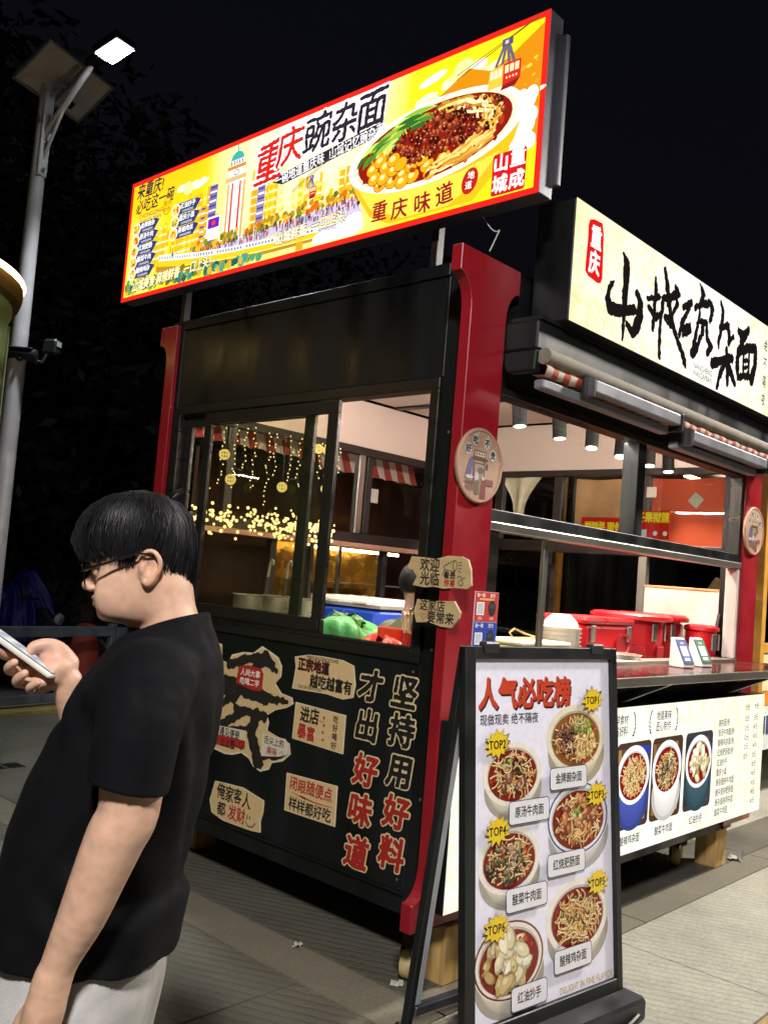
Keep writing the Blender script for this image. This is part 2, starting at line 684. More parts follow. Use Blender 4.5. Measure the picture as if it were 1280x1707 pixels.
BROTH = hx('#9a2314'); NOOD = hx('#e6c98a'); GREEN = hx('#6f9a34'); MEAT = hx('#5f2c1c'); CREAM = hx('#efe4cc')
def bowl(c, cu, cv, ru, rv, rg, kind, rim=hx('#f1ece0'), side=hx('#e3dccd'), trim=None, low=0.55):
    """Photo of a noodle bowl, seen obliquely from above."""
    base = c.d
    c.ell(cu + ru * .02, cv - rv * (low + .08), ru * .98, rv * .98, dark(side, .55), 30)
    for k in range(4):
        t = 1 - k / 4
        c.ell(cu, cv - rv * low * t, ru * (1 - .20 * t), rv * (1 - .1 * t), mix(side, dark(side, .72), t), 30)
    c.ell(cu, cv, ru, rv, rim, 36)
    if trim: 
        c.ell(cu, cv, ru * .975, rv * .975, trim, 36); c.ell(cu, cv, ru * .93, rv * .93, rim, 36)
    c.ell(cu, cv - rv * .02, ru * .86, rv * .84, dark(rim, .62), 34)
    c.ell(cu, cv - rv * .05, ru * .83, rv * .80, hx('#7d1a10') if kind != 'dry' else hx('#8a5a2a'), 34)
    iu, iv, oc, ov = ru * .76, rv * .72, cu, cv - rv * .06
    def rp(q=1.0):
        a = rg.uniform(0, 6.283); r = math.sqrt(rg.random()) * q
        return oc + iu * r * math.cos(a), ov + iv * r * math.sin(a)
    d = c.d
    def lay(i):  # reuse a thin stack of layers
        c.d = d + (i % 90) * c.STEP
    i = 0
    nood = {'noodle': 130, 'beef': 110, 'pork': 110, 'chicken': 150, 'veg': 90, 'dry': 90, 'wonton': 0}[kind]
    for k in range(40):
        lay(i); i += 1
        u, v = rp(1.0); c.blob(u, v, ru * .05, mix(hx('#7a160c'), hx('#c2481c'), rg.random()), rg, 6)
    for k in range(nood):
        lay(i); i += 1
        u, v = rp(.92); a = rg.uniform(0, 6.28); L = ru * rg.uniform(.16, .42); cv_ = rg.uniform(-1.6, 1.6)
        P = [(u + L * (t - .5) * math.cos(a + cv_ * t), v + rv / ru * L * (t - .5) * math.sin(a + cv_ * t)) for t in (0, .2, .4, .6, .8, 1)]
        c.line(P, ru * .040, mix(hx('#8a5a24'), hx('#b9803c'), rg.random())); c.d += c.STEP * .5; c.line([(p[0] - ru * .006, p[1] + ru * .008) for p in P], ru * .026, mix(hx('#cf9f5a'), hx('#f8e6b8'), rg.random())); c.d -= c.STEP * .5
    spec = {
        'noodle': [((.0, .1), .6, 50, [hx('#7b8b2c'), hx('#c9d07a'), hx('#3f2a1a'), hx('#d9b050')], .07, .5)],
        'beef': [((-.05, -.02), .62, 24, [hx('#5a2b1c'), hx('#7a4230'), hx('#8f5a45'), hx('#43201a')], .13, .75), ((-.3, .45), .25, 8, [hx('#88a94a'), hx('#cfe0a0')], .10, .4), ((.45, .35), .22, 12, [hx('#e9d89a'), hx('#b7c060')], .04, .8)],
        'pork': [((0, 0), .80, 60, [hx('#c8803e'), hx('#a85a2c'), hx('#e0a55a'), hx('#8a3f20')], .12, .65), ((-.02, .2), .2, 8, [hx('#7fa03c'), hx('#c8d680')], .05, .8), ((.5, -.5), .25, 6, [hx('#c22a1a')], .05, .6)],
        'chicken': [((0, .1), .72, 46, [hx('#6c6a2a'), hx('#3b3220'), hx('#a9a648'), hx('#d8c27a')], .10, .35), ((.1, -.4), .3, 6, [hx('#e8c860')], .12, .22), ((-.1, .2), .4, 10, [hx('#b02a1c')], .06, .5)],
        'veg': [((-.2, -.1), .75, 60, [hx('#2f2a14'), hx('#4a4420'), hx('#1c1a10'), hx('#6a6830')], .11, .35), ((.2, .1), .55, 26, [hx('#9a7a5a'), hx('#7d5c42'), hx('#b59a78')], .13, .35), ((.35, .5), .2, 4, [hx('#b8cc60'), hx('#dbe39a')], .14, .35)],
        'dry': [((-.40, .05), .56, 120, [hx('#5c2c26'), hx('#8a4a38'), hx('#3e1c18'), hx('#a86a50')], .055, .8), ((.36, -.18), .52, 90, [hx('#e3c070'), hx('#f0d890'), hx('#c99a48')], .07, .8), ((.25, .52), .42, 70, [hx('#8fae3e'), hx('#b9cf68'), hx('#5f7f2a')], .055, .8)],
        'wonton': [((0, .0), .86, 44, [hx('#e9dcb4'), hx('#d3bd82'), hx('#f6efd4'), hx('#c2a664')], .19, .6), ((0, .1), .6, 26, [hx('#5f7f2a'), hx('#8aa040'), hx('#b03a1c')], .035, .6)],
    }[kind]
    for (ce, sp, n, cols, sz, asp) in spec:
        for k in range(n):
            lay(i); i += 1
            a = rg.uniform(0, 6.283); r = math.sqrt(rg.random()) * sp
            u, v = oc + iu * (ce[0] + r * math.cos(a)), ov + iv * (ce[1] + r * math.sin(a))
            q = sz * rg.uniform(.7, 1.25) * ru; co = cols[rg.randrange(len(cols))]; rot = rg.uniform(0, 6.28)
            c.blob(u, v, q * 1.15, dark(co, .5), rg, 10, asp, rot); lay(i); i += 1
            c.blob(u - q * .08, v + q * .12, q * .98, mix(co, dark(co, .7), rg.random() * .5), rg, 10, asp, rot); lay(i); i += 1
            c.blob(u - q * .2, v + q * .25, q * .42, mix(co, (1, .97, .9), .28), rg, 8, asp, rot)
    c.d = d + 91 * c.STEP
    return c
# ------------------------------------------------------------------ ground
def concrete(name, c, groove, gdir=0.0, stain=0.35, rough=0.8):
    m = bpy.data.materials.new(name)
    m.use_nodes = True
    nt = m.node_tree
    N = nt.nodes.new; Lk = nt.links.new
    b = nt.nodes['Principled BSDF']
    tc = N('ShaderNodeTexCoord')
    n1 = N('ShaderNodeTexNoise'); n1.inputs['Scale'].default_value = 1.3; n1.inputs['Detail'].default_value = 8; n1.inputs['Roughness'].default_value = .65
    n2 = N('ShaderNodeTexNoise'); n2.inputs['Scale'].default_value = 55; n2.inputs['Detail'].default_value = 6
    n3 = N('ShaderNodeTexNoise'); n3.inputs['Scale'].default_value = 6; n3.inputs['Detail'].default_value = 8; n3.inputs['Roughness'].default_value = .7
    for n in (n1, n2, n3): Lk(tc.outputs['Object'], n.inputs['Vector'])
    mp = N('ShaderNodeMapping'); mp.inputs['Rotation'].default_value = (0, 0, gdir)
    Lk(tc.outputs['Object'], mp.inputs[0])
    wv = N('ShaderNodeTexWave'); wv.wave_type = 'BANDS'; wv.bands_direction = 'X'
    wv.inputs['Scale'].default_value = 6.2
    wv.inputs['Distortion'].default_value = 1.2; wv.inputs['Detail'].default_value = 3; wv.inputs['Detail Scale'].default_value = 2.5
    Lk(mp.outputs[0], wv.inputs['Vector'])
    cr = N('ShaderNodeValToRGB')
    cr.color_ramp.elements[0].position = .30; cr.color_ramp.elements[0].color = (*dark(c, 1 - stain), 1)
    cr.color_ramp.elements[1].position = .66; cr.color_ramp.elements[1].color = (*c, 1)
    mx0 = N('ShaderNodeMix'); mx0.data_type = 'FLOAT'; mx0.inputs[0].default_value = .45
    Lk(n1.outputs[0], mx0.inputs[2]); Lk(n3.outputs[0], mx0.inputs[3]); Lk(mx0.outputs[0], cr.inputs[0])
    fine = N('ShaderNodeMapRange'); fine.inputs[1].default_value = .3; fine.inputs[2].default_value = .7; fine.inputs[3].default_value = .82; fine.inputs[4].default_value = 1.12
    Lk(n2.outputs[0], fine.inputs[0])
    mu = N('ShaderNodeMix'); mu.data_type = 'RGBA'; mu.blend_type = 'MULTIPLY'; mu.inputs[0].default_value = 1
    Lk(cr.outputs[0], mu.inputs[6]); Lk(fine.outputs[0], mu.inputs[7])
    gr = N('ShaderNodeMapRange'); gr.inputs[1].default_value = .0; gr.inputs[2].default_value = .34; gr.inputs[3].default_value = 1 - .26 * groove; gr.inputs[4].default_value = 1
    Lk(wv.outputs['Fac'], gr.inputs[0])
    mu2 = N('ShaderNodeMix'); mu2.data_type = 'RGBA'; mu2.blend_type = 'MULTIPLY'; mu2.inputs[0].default_value = 1
    Lk(mu.outputs[2], mu2.inputs[6]); Lk(gr.outputs[0], mu2.inputs[7])
    Lk(mu2.outputs[2], b.inputs['Base Color'])
    rr = N('ShaderNodeMapRange'); rr.inputs[3].default_value = rough - .25; rr.inputs[4].default_value = min(1, rough + .15)
    Lk(n1.outputs[0], rr.inputs[0]); Lk(rr.outputs[0], b.inputs['Roughness'])
    add = N('ShaderNodeMath'); add.operation = 'MULTIPLY_ADD'; add.inputs[1].default_value = .35
    wm = N('ShaderNodeMath'); wm.operation = 'MULTIPLY'; wm.inputs[1].default_value = groove
    wr = N('ShaderNodeMapRange'); wr.inputs[2].default_value = .4
    Lk(wv.outputs['Fac'], wr.inputs[0]); Lk(wr.outputs[0], wm.inputs[0])
    Lk(n2.outputs[0], add.inputs[0]); Lk(wm.outputs[0], add.inputs[2])
    bp = N('ShaderNodeBump'); bp.inputs['Strength'].default_value = .55; bp.inputs['Distance'].default_value = .004
    Lk(add.outputs[0], bp.inputs['Height']); Lk(bp.outputs[0], b.inputs['Normal'])
    return m

M_PALE = concrete('tined pale concrete', hx('#aeab9c'), .7, R(-25), .42)
M_DARKC = concrete('tined dark shaded concrete', hx('#6c695d'), 0.9, R(-25), .45, .7)  # darker copy of the pale slabs, with shade put into the colour
M_SMOOTH = concrete('smooth tan concrete', hx('#7b7565'), 0.12, R(-25), .35)
M_TAN = concrete('yellow tan concrete strip', hx('#a08857'), .12, R(-25), .35)
M_EARTH = mat('dark joint soil', hx('#2a2722'), .95, var=.3)

ground = from_data('ground', [(-90, -90, -.022), (110, -90, -.022), (110, 110, -.022), (-90, 110, -.022)], [(0, 1, 2, 3)], M_EARTH)
ground['kind'] = 'structure'
def slab(x0, y0, x1, y1, m, dz=0.0):
    g = .004
    o = MB().box(x0 + g, y0 + g, -.02, x1 - g, y1 - g, dz, bev=.003).build('slab', m, None)
    o.parent = ground
    return o
XS = [-7.3, -5.2, -3.1, -1.0, 1.1, 3.2, 5.3, 7.4, 9.5]
YS = [-7.2, -5.1, -3.0, -1.15, -.93, -.155]
for i in range(len(XS) - 1):
    for j in range(len(YS) - 1):
        slab(XS[i], YS[j], XS[i + 1], YS[j + 1], (M_TAN if YS[j] == -1.15 else M_PALE) if XS[i] > -1.5 else M_DARKC, rng.uniform(-.001, .001))
for x0, x1 in ((-.12, 1.45), (1.45, 3.2), (3.2, 5.3), (5.3, 7.4), (7.4, 9.5)):
    slab(x0, -.155, x1, .03, M_SMOOTH)
for x0, x1 in ((-.12, 2.16), (2.16, 3.2), (3.2, 5.3), (5.3, 7.4), (7.4, 9.5)):
    for y0, y1 in ((.03, .36), (.36, 2.45), (2.45, 4.55), (4.55, 6.1)):
        slab(x0, y0, x1, y1, M_DARKC if y0 < .3 or x0 < 3 else M_PALE)
for y0, y1 in ((-.155, .95), (.95, 2.05), (2.05, 3.1), (3.1, 4.15)):
    slab(-.37, y0, -.12, y1, M_SMOOTH)
for x0, x1 in ((-2.45, -.37), (-4.5, -2.45), (-6.6, -4.5)):
    for y0, y1 in ((-.155, .37), (.37, 2.42), (2.42, 2.6), (2.6, 4.15)):
        slab(x0, y0, x1, y1, M_SMOOTH if y1 == 2.6 else M_DARKC)
road = from_data('road', [(-30, 4.32, -.012), (-.12, 4.32, -.012), (-.12, 30, -.012), (-30, 30, -.012)], [(0, 1, 2, 3)], concrete('grey asphalt', hx('#83837e'), .05, 0, .2))
road['kind'] = 'structure'
road2 = from_data('road', [(-.12, 6.12, -.012), (40, 6.12, -.012), (40, 30, -.012), (-.12, 30, -.012)], [(0, 1, 2, 3)], road.data.materials[0])
road2['kind'] = 'structure'
dr = thing('drain_channel', 'dark steel drain channel set across the paving beyond the man', 'drain', (-3.3, 4.235, 0))
box('channel', mat('dark drain iron', hx('#1d1f20'), .6, .6), dr, -3.2, -.08, -.02, 3.15, .08, -.006)
for k in range(20):
    if k == 0: bar0 = box('bar', MATS['dark drain iron'], dr, -.1, -.075, -.006, .02, .075, .003); bar0.location = (1.0, 0, 0)
    else:
        b_ = bar0.copy(); COL.objects.link(b_); b_.parent = dr; b_.location = (1.0 + k * .14, 0, 0)
kb = thing('kerb', 'low worn tan kerb running below the metal railing', 'kerb', (-.4, 5.95, 0))
kb.rotation_euler = (0, 0, R(9.4))
M_KERB = concrete('worn tan kerb stone', hx('#8f7d4a'), 0, 0, .5)
k0 = box('kerb_stone', M_KERB, kb, 0, -.12, -.02, .98, .12, .06, bev=.02)
for k in range(8):
    o = k0 if k == 0 else k0.copy()
    if k: COL.objects.link(o); o.parent = kb
    o.location = (-2.6 + k, 0, rng.uniform(-.004, .004))

# ------------------------------------------------------------------ trees
M_BARK = mat('dark bark', hx('#3b3128'), .9, var=.3, bump=.6, bscale=30)
def leafmat(name, c):
    return mat(name, c, .55, var=.45, scale=2.2)
LEAF = [leafmat('deep green leaves', (.012, .022, .009)), leafmat('olive leaves', (.020, .027, .009)), leafmat('blue green leaves', (.010, .022, .011))]
def tree(loc, h, cr, seed, label, lm, n=2600, name='broadleaf_tree'):
    rg = random.Random(seed)
    t = thing(name, label, 'tree', loc, rg.uniform(0, 6), 'dark trees behind the stall')
    mb = MB(); mb.tube([(0, 0, -.05), (.05, 0, h * .2), (-.04, .06, h * .42), (.03, .0, h * .7)], [.17, .13, .10, .04], 9)
    mb.build('trunk', M_BARK, t, True)
    tips = []
    mb = MB()
    for k in range(13):
        a = rg.uniform(0, 6.28); z0 = h * rg.uniform(.28, .62); q = cr * rg.uniform(.55, .95)
        e = Vector((q * math.cos(a), q * math.sin(a), min(h * .97, z0 + h * rg.uniform(.12, .32))))
        mb.tube([(0, 0, z0), (e.x * .5, e.y * .5, z0 + (e.z - z0) * .35), e], [.055, .035, .01], 5)
        tips += [e, e * .62 + Vector((0, 0, z0 * .38))]
    mb.build('limb', M_BARK, t, True)
    tips += [Vector((rg.uniform(-.3, .3) * cr, rg.uniform(-.3, .3) * cr, h * rg.uniform(.8, 1.0))) for _ in range(5)]
    V = []; F = []
    for k in range(n):
        c = tips[rg.randrange(len(tips))]
        r = cr * .34 * (rg.random() ** .5)
        d = Vector((rg.gauss(0, 1), rg.gauss(0, 1), rg.gauss(0, .8))).normalized()
        p = c + d * r
        s = rg.uniform(.07, .15)
        a = Vector((rg.gauss(0, 1), rg.gauss(0, 1), rg.gauss(0, .6))).normalized()
        b = a.cross(Vector((rg.gauss(0, 1), rg.gauss(0, 1), rg.gauss(0, 1)))).normalized()
        i = len(V)
        V += [p - a * s, p + b * s * .42, p + a * s, p - b * s * .42]
        F.append((i, i + 1, i + 2, i + 3))
    o = from_data('crown', V, F, lm, t)
    return t
tree((1.9, 9.4, 0), 7.8, 2.5, 1, 'tall dark tree standing directly behind the solar street lamp', LEAF[0], 5200)
tree((-1.6, 11.5, 0), 8.6, 2.7, 2, 'dark tree at the left edge beyond the road', LEAF[2], 3600)
tree((4.9, 9.7, 0), 7.2, 2.4, 3, 'dark tree behind the left end of the yellow roof sign', LEAF[1], 4200)
tree((8.3, 10.8, 0), 8.4, 2.8, 4, 'dark tree hidden mostly behind the yellow roof sign', LEAF[0], 3400)
tree((.2, 12.8, 0), 6.2, 2.6, 5, 'low bushy dark tree behind the blue covered scooter', LEAF[1], 3800)
tree((3.2, 8.6, 0), 4.4, 1.7, 6, 'small dark tree between the lamp pole and the stall', LEAF[2], 3200)
hd = thing('hedge', 'long dark clipped hedge behind the scooters', 'hedge', (1.6, 10.3, 0), R(-43))
V = []; F = []
for k in range(7000):
    p = Vector((rng.uniform(-6.5, 9), rng.gauss(0, .42), abs(rng.gauss(.9, .55))))
    s = rng.uniform(.05, .11)
    a = Vector((rng.gauss(0, 1), rng.gauss(0, 1), rng.gauss(0, 1))).normalized(); b = a.orthogonal().normalized()
    i = len(V); V += [p - a * s, p + b * s * .5, p + a * s, p - b * s * .5]; F.append((i, i + 1, i + 2, i + 3))
from_data('foliage', V, F, LEAF[0], hd)['kind'] = 'stuff'

# ------------------------------------------------------------------ solar street lamps
M_POLE = mat('grey painted pole', hx('#c9c4c8'), .42, .1, var=.08, bump=.05)
M_ALU = mat('brushed aluminium', hx('#b9babb'), .35, .85, var=.08, stretch=(1, 1, 30))
M_BLK = mat('black powder coat', hx('#1a1b1c'), .42, .1, var=.25, scale=5)
M_LED = glow('white led array', (0.86, 1.0, 1.0), 60)
lamp = thing('street_lamp', 'tall grey solar street lamp with lit head and panel above the dark trees', 'street lamp', (.42, 5.12, 0), R(-81), 'solar street lamps')
mb = MB()
mb.tube([(0, 0, 0), (0, 0, .02)], .19, 20); mb.tube([(0, 0, .02), (0, 0, 3.0), (0, 0, 5.46)], [.085, .072, .052], 20)
mb.build('pole', M_POLE, lamp, True)
mb = MB(); mb.tube([(.03, 0, 5.02), (.30, 0, 5.26), (.56, 0, 5.50)], [.030, .028, .027], 12); mb.build('arm', M_POLE, lamp, True)
mb = MB(); mb.tube([(.045, 0, 4.80), (.26, 0, 5.21)], .014, 8); mb.build('brace', M_POLE, lamp, True)
mb = MB(); mb.box(.035, -.045, 4.66, .065, .045, 5.40, .008)
mb.build('bracket_plate', M_POLE, lamp)
for z in (4.72, 4.95, 5.18, 5.36):
    MB().tube([(.064, 0, z), (.082, 0, z)], .015, 6).build('bolt', M_ALU, lamp)
mb = MB(); mb.tube([(0, 0, 5.12), (0, 0, 5.16)], .066, 16); mb.build('collar', M_ALU, lamp, True)
# head, tilted along the arm
hx_ = bpy.data.objects.new('lamp_head', None)
mb = MB()
mb.box(-.05, -.05, -.035, .12, .05, .035, .012); mb.box(.10, -.105, -.03, .40, .105, .03, .012)
for k in range(7): mb.box(.13 + k * .038, -.095, .03, .14 + k * .038, .095, .052)
head = mb.build('lamp_head', M_BLK, lamp)
head.location = (.58, 0, 5.52); head.rotation_euler = (0, R(-12), 0)
led = MB().box(.13, -.085, -.036, .378, .085, -.0305).build('led_panel', M_LED, head)
# solar panel
pb = mat('white panel back sheet', hx('#e6e2e4'), .5, var=.06)
pv = mat('dark solar cells', hx('#10131f'), .15, .1)
pan = MB().box(-.38, -.22, -.003, .38, .22, .003).build('solar_panel', [pb], lamp)
MB().box(-.375, -.215, .0035, .375, .215, .008).build('cell_sheet', pv, pan)
for (a, b, c, d) in ((-.40, -.24, .40, -.22), (-.40, .22, .40, .24), (-.40, -.22, -.38, .22), (.38, -.22, .40, .22)):
    MB().box(a, b, -.02, c, d, .014).build('frame_bar', M_ALU, pan)
for x in (-.035, .035):
    MB().box(x - .012, -.2, -.035, x + .012, .2, -.0035).build('mount_rail', M_ALU, pan)
MB().box(.12, .10, -.03, .22, .17, -.0035, .005).build('junction_box', M_BLK, pan)
# panel pose measured in the lamp frame
def place_panel(p):
    A = Vector((.351, 5.056, 5.788)); B = Vector((1.077, 5.304, 5.788)); D = Vector((.247, 5.358, 5.554))
    ex = (B - A).normalized(); ey = (D - A); ey = (ey - ex * ey.dot(ex)).normalized()
    ez = ex.cross(ey)
    if ez.z < 0: ex, ey = -ex, ey; ez = ex.cross(ey)
    c = A + (B - A) * .5 + (D - A) * .5
    W = Matrix((ex, ey, ez)).transposed().to_4x4(); W.translation = c
    return W
bpy.context.view_layer.update()
lw = Matrix.Translation(lamp.location) @ Matrix.Rotation(R(-81), 4, 'Z')
pm = lw.inverted() @ place_panel(pan)
pan.matrix_local = pm
MB().tube([(0, 0, 5.44), tuple(pm.translation * .5 + Vector((0, 0, 5.46)) * .5), tuple(pm.translation - Vector((0, 0, .03)))], .028, 10).build('panel_stub', M_POLE, lamp, True)
def lamp_light(par, energy, size, col):
    d = bpy.data.lights.new('lamp_light', 'SPOT')
    d.energy = energy; d.spot_size = R(165); d.spot_blend = .6; d.shadow_soft_size = size; d.color = col
    o = bpy.data.objects.new('lamp_light', d)
    COL.objects.link(o); o.parent = par
    return o
ll = lamp_light(lamp, 420, .12, (.88, .97, 1.0)); ll.data.spot_size = R(96); ll.data.spot_blend = .5; ll.location = (.88, 0, 5.49); ll.rotation_euler = (0, R(-12), 0)
# lamp copies added out of view, as key light and side light
added_key_lamp = copy_thing(lamp, 'added unseen copy of the solar street lamp, key light before the stall', (-5.6, -4.6, 0), R(40))
for o in added_key_lamp.children:
    if o.type == 'LIGHT':
        o.data = o.data.copy(); o.data.energy = KEY_W; o.data.shadow_soft_size = .35; o.data.color = (1.0, .955, .92); o.data.spot_size = R(78); o.data.spot_blend = .55; o.rotation_euler = (0, R(-40), 0)

added_side_lamp = copy_thing(lamp, 'added unseen copy of the solar street lamp, side light from the right', (6.6, -2.5, 0), R(165))  # another unseen copy, added to brighten the paving at the right
for o in added_side_lamp.children:
    if o.type == 'LIGHT':
        o.data = o.data.copy(); o.data.energy = SIDE_W; o.data.shadow_soft_size = .3; o.data.color = (1.0, .93, .83); o.rotation_euler = (0, R(-30), 0)

# cctv pair on the lamp pole
M_DG = mat('dark grey plastic', hx('#2a2b2e'), .4, var=.15)
cc = thing('security_camera', 'black bullet camera clamped to the lamp pole, aimed left', 'security camera', (.42, 5.05, 3.15), R(133), 'cameras on the lamp pole')
MB().tube([(-.13, 0, 0), (-.12, 0, 0), (.12, 0, .01), (.13, 0, .01)], [.03, .05, .05, .045], 14).build('housing', M_DG, cc, True)
MB().box(-.10, -.055, .04, .17, .055, .055, .01).build('sun_hood', M_DG, cc)
MB().tube([(.131, 0, .01), (.137, 0, .01)], .03, 12).build('lens', mat('camera glass', hx('#0a0a10'), .05), cc)
MB().tube([(0, .01, -.04), (0, .06, -.05)], .018, 8).build('clamp_arm', M_DG, cc)
cd = thing('security_camera', 'boxy black camera on a short arm right of the lamp pole, aimed right', 'security camera', (.56, 4.84, 3.22), R(-60), 'cameras on the lamp pole')
MB().box(-.05, -.045, -.06, .07, .045, .06, .015).build('housing', M_DG, cd)
MB().box(.071, -.03, .005, .075, .03, .045).build('lens_window', glow('camera window glow', (.7, .75, .8), .35, False), cd)  # lens window given a faint even glow
MB().tube([(-.03, 0, -.05), (-.10, .05, -.11), (-.20, .10, -.10)], .014, 8).build('arm', M_ALU, cd)
MB().tube([(-.195, .10, -.10), (-.33, .17, -.06)], .02, 8).build('clamp', M_DG, cd)
# pole collar strap carrying them
MB().tube([(0, 0, 3.12), (0, 0, 3.2)], .082, 18).build('camera_strap', M_DG, lamp, True)

# ------------------------------------------------------------------ green round booth at the left edge
bt = thing('round_booth', 'round green booth with a glowing gold rim at the left edge', 'booth', (-1.57, 2.93, 0))
M_GRN = mat('sage green paint', hx('#8fa878'), .45, var=.1)
mb = MB(); mb.lathe([(.86, .02), (.86, .12), (.845, .12), (.845, 2.78), (.86, 2.80), (.86, 2.84)], n=48); mb.build('body', M_GRN, bt, True)
for k in range(16):
    a = 2 * math.pi * k / 16
    MB().box(-.008, .84, .14, .008, .858, 2.76).build('rib', M_GRN, bt).rotation_euler = (0, 0, a)
mb = MB(); mb.lathe([(.86, 2.84), (.895, 2.86), (.905, 2.90), (.905, 2.94), (.60, 3.10), (.02, 3.18)], n=48); mb.build('roof', mat('gold painted roof', hx('#8a6f35'), .35, .4), bt, True)
V = []
mb = MB(); mb.tube([(.90 * math.cos(a * math.pi / 32), .90 * math.sin(a * math.pi / 32), 2.962) for a in range(65)], .016, 6, cap=False); mb.build('light_strip', glow('warm rim light', (1.0, .66, .22), 9), bt)

# ------------------------------------------------------------------ railing, scooters behind it
rl = thing('metal_railing', 'dark grey square bar railing along the road behind the man', 'railing', (2.36, 6.42, 0), R(9.4))
M_RAIL = mat('grey galvanised rail', hx('#5c6268'), .5, .35, var=.2)
MB().box(-3.6, -.035, .73, .02, .035, .83, .006).build('top_rail', M_RAIL, rl)
MB().box(-3.6, -.03, .09, .02, .03, .17, .006).build('bottom_rail', M_RAIL, rl)
for k, x in enumerate((-3.55, -1.78, -.02)):
    MB().box(x - .035, -.036, -.02, x + .035, .036, .86, .006).build('post', M_RAIL, rl)
MB().box(.04, -.02, .10, .17, .02, .82, .005).build('end_panel', M_RAIL, rl)

def scooter(loc, rz, label, body, cover=None):
    s = thing('scooter', label, 'scooter', loc, rz, 'scooters parked behind the railing')
    bm = mat('scooter paint ' + body, hx(body), .3, var=.15, coat=.4)
    for x in (-.55, .58):
        w = MB().lathe([(.13, -.045), (.21, -.05), (.235, 0), (.21, .05), (.13, .045)], n=20).build('wheel', mat('rubber', hx('#0d0d0e'), .8), s, True)
        w.rotation_euler = (R(90), 0, 0); w.location = (x, 0, .235)
        MB().lathe([(.02, -.04), (.128, -.03), (.128, .03), (.02, .04)], n=14).build('rim', M_ALU, w, True)
    MB().prism([(-.75, .45), (-.35, .28), (.05, .26), (.12, .34), (-.2, .62), (-.7, .68)], (0, .14, 0), (1, 0, 0), (0, 0, 1), (0, -1, 0), 0, .28).build('rear_body', bm, s, bevel=.03)
    MB().prism([(.32, .30), (.42, .28), (.60, .80), (.48, .95), (.40, .92)], (0, .16, 0), (1, 0, 0), (0, 0, 1), (0, -1, 0), 0, .32).build('front_shield', bm, s, bevel=.03)
    MB().box(-.05, -.13, .24, .38, .13, .32, .02).build('foot_board', M_DG, s)
    MB().box(-.68, -.13, .67, .02, .13, .77, .04).build('seat', mat('black vinyl', hx('#141416'), .5), s)
    MB().tube([(.44, 0, .92), (.40, 0, 1.02)], .03, 8).build('stem', M_DG, s)
    MB().tube([(.32, -.34, 1.05), (.40, 0, 1.02), (.32, .34, 1.05)], .016, 8).build('handlebar', M_DG, s)
    MB().tube([(.58, 0, .82), (.63, 0, .80)], [.075, .06], 14).build('headlight', mat('headlight glass', hx('#aab0b4'), .1), s, True)
    MB().tube([(.58, 0, .25), (.52, 0, .6)], .03, 8).build('fork', M_ALU, s)
    for sy in (-1, 1):
        MB().tube([(.34, sy * .3, 1.05), (.36, sy * .36, 1.2)], .006, 6).build('mirror_stem', M_DG, s)
        MB().box(.35, sy * .36 - .05, 1.18, .37, sy * .36 + .05, 1.26, .008).build('mirror', M_DG, s)
    return s
scooter((1.90, 7.88, 0), R(-55), 'scooter under a blue rain cover behind the railing', '#22262c')
scooter((2.95, 7.2, 0), R(-60), 'dark brown scooter right of the blue covered one', '#261816')
scooter((.55, 9.2, 0), R(-50), 'black scooter parked left of the blue covered one', '#15171a')
# blue rain cover: draped sheet with folds
M_TARP = mat('blue rain cover', hx('#1c2680'), .45, var=.25, scale=4)
V = []; F = []
nu, nv = 140, 40
for j in range(nv + 1):
    for i in range(nu + 1):
        a = 2 * math.pi * i / nu; t = j / nv
        r = (.05 + .95 * t ** .7)
        fold = 1 + .14 * math.sin(a * 7 + 3 * t + math.sin(a * 3)) * t + .08 * math.sin(a * 13 + 1.3 + 4 * t) * t + .04 * math.sin(a * 29 + 6 * t)
        x = .62 * r * math.cos(a) * fold; y = .36 * r * math.sin(a) * fold
        z = 1.10 + .08 * math.cos(a) * (1 - t) - .62 * t ** 2.2 + .06 * math.sin(a * 5 + 5 * t) * t + .03 * math.sin(a * 17 - 7 * t) + .10 * math.exp(-((x - .25) ** 2 + y * y) / .03)
        V.append((x, y, z))
for j in range(nv):
    for i in range(nu):
        F.append((j * (nu + 1) + i, (j + 1) * (nu + 1) + i, (j + 1) * (nu + 1) + i + 1, j * (nu + 1) + i + 1))
tp = from_data('rain_cover', V, F, M_TARP, None, True)
tp.location = (1.90, 7.88, .05); tp.rotation_euler = (0, 0, R(-55))
tag(tp, 'crumpled bright blue rain cover draped over a scooter', 'rain cover')
rb = thing('red_sack', 'tall dull red cloth sack standing behind the railing', 'sack', (2.33, 6.93, 0), .4)
mb = MB(); mb.lathe([(.13, 0), (.17, .05), (.18, .3), (.16, .55), (.13, .66), (.07, .72), (.10, .80), (.03, .82)], n=16)
mb.build('bag', mat('dull red cloth', hx('#7d2418'), .8, var=.3), rb, True)
MB().tube([(.078 * math.cos(a), .078 * math.sin(a), .72) for a in [k * .45 for k in range(15)]], .012, 6).build('tie', mat('tan cord', hx('#b08a55'), .8), rb)

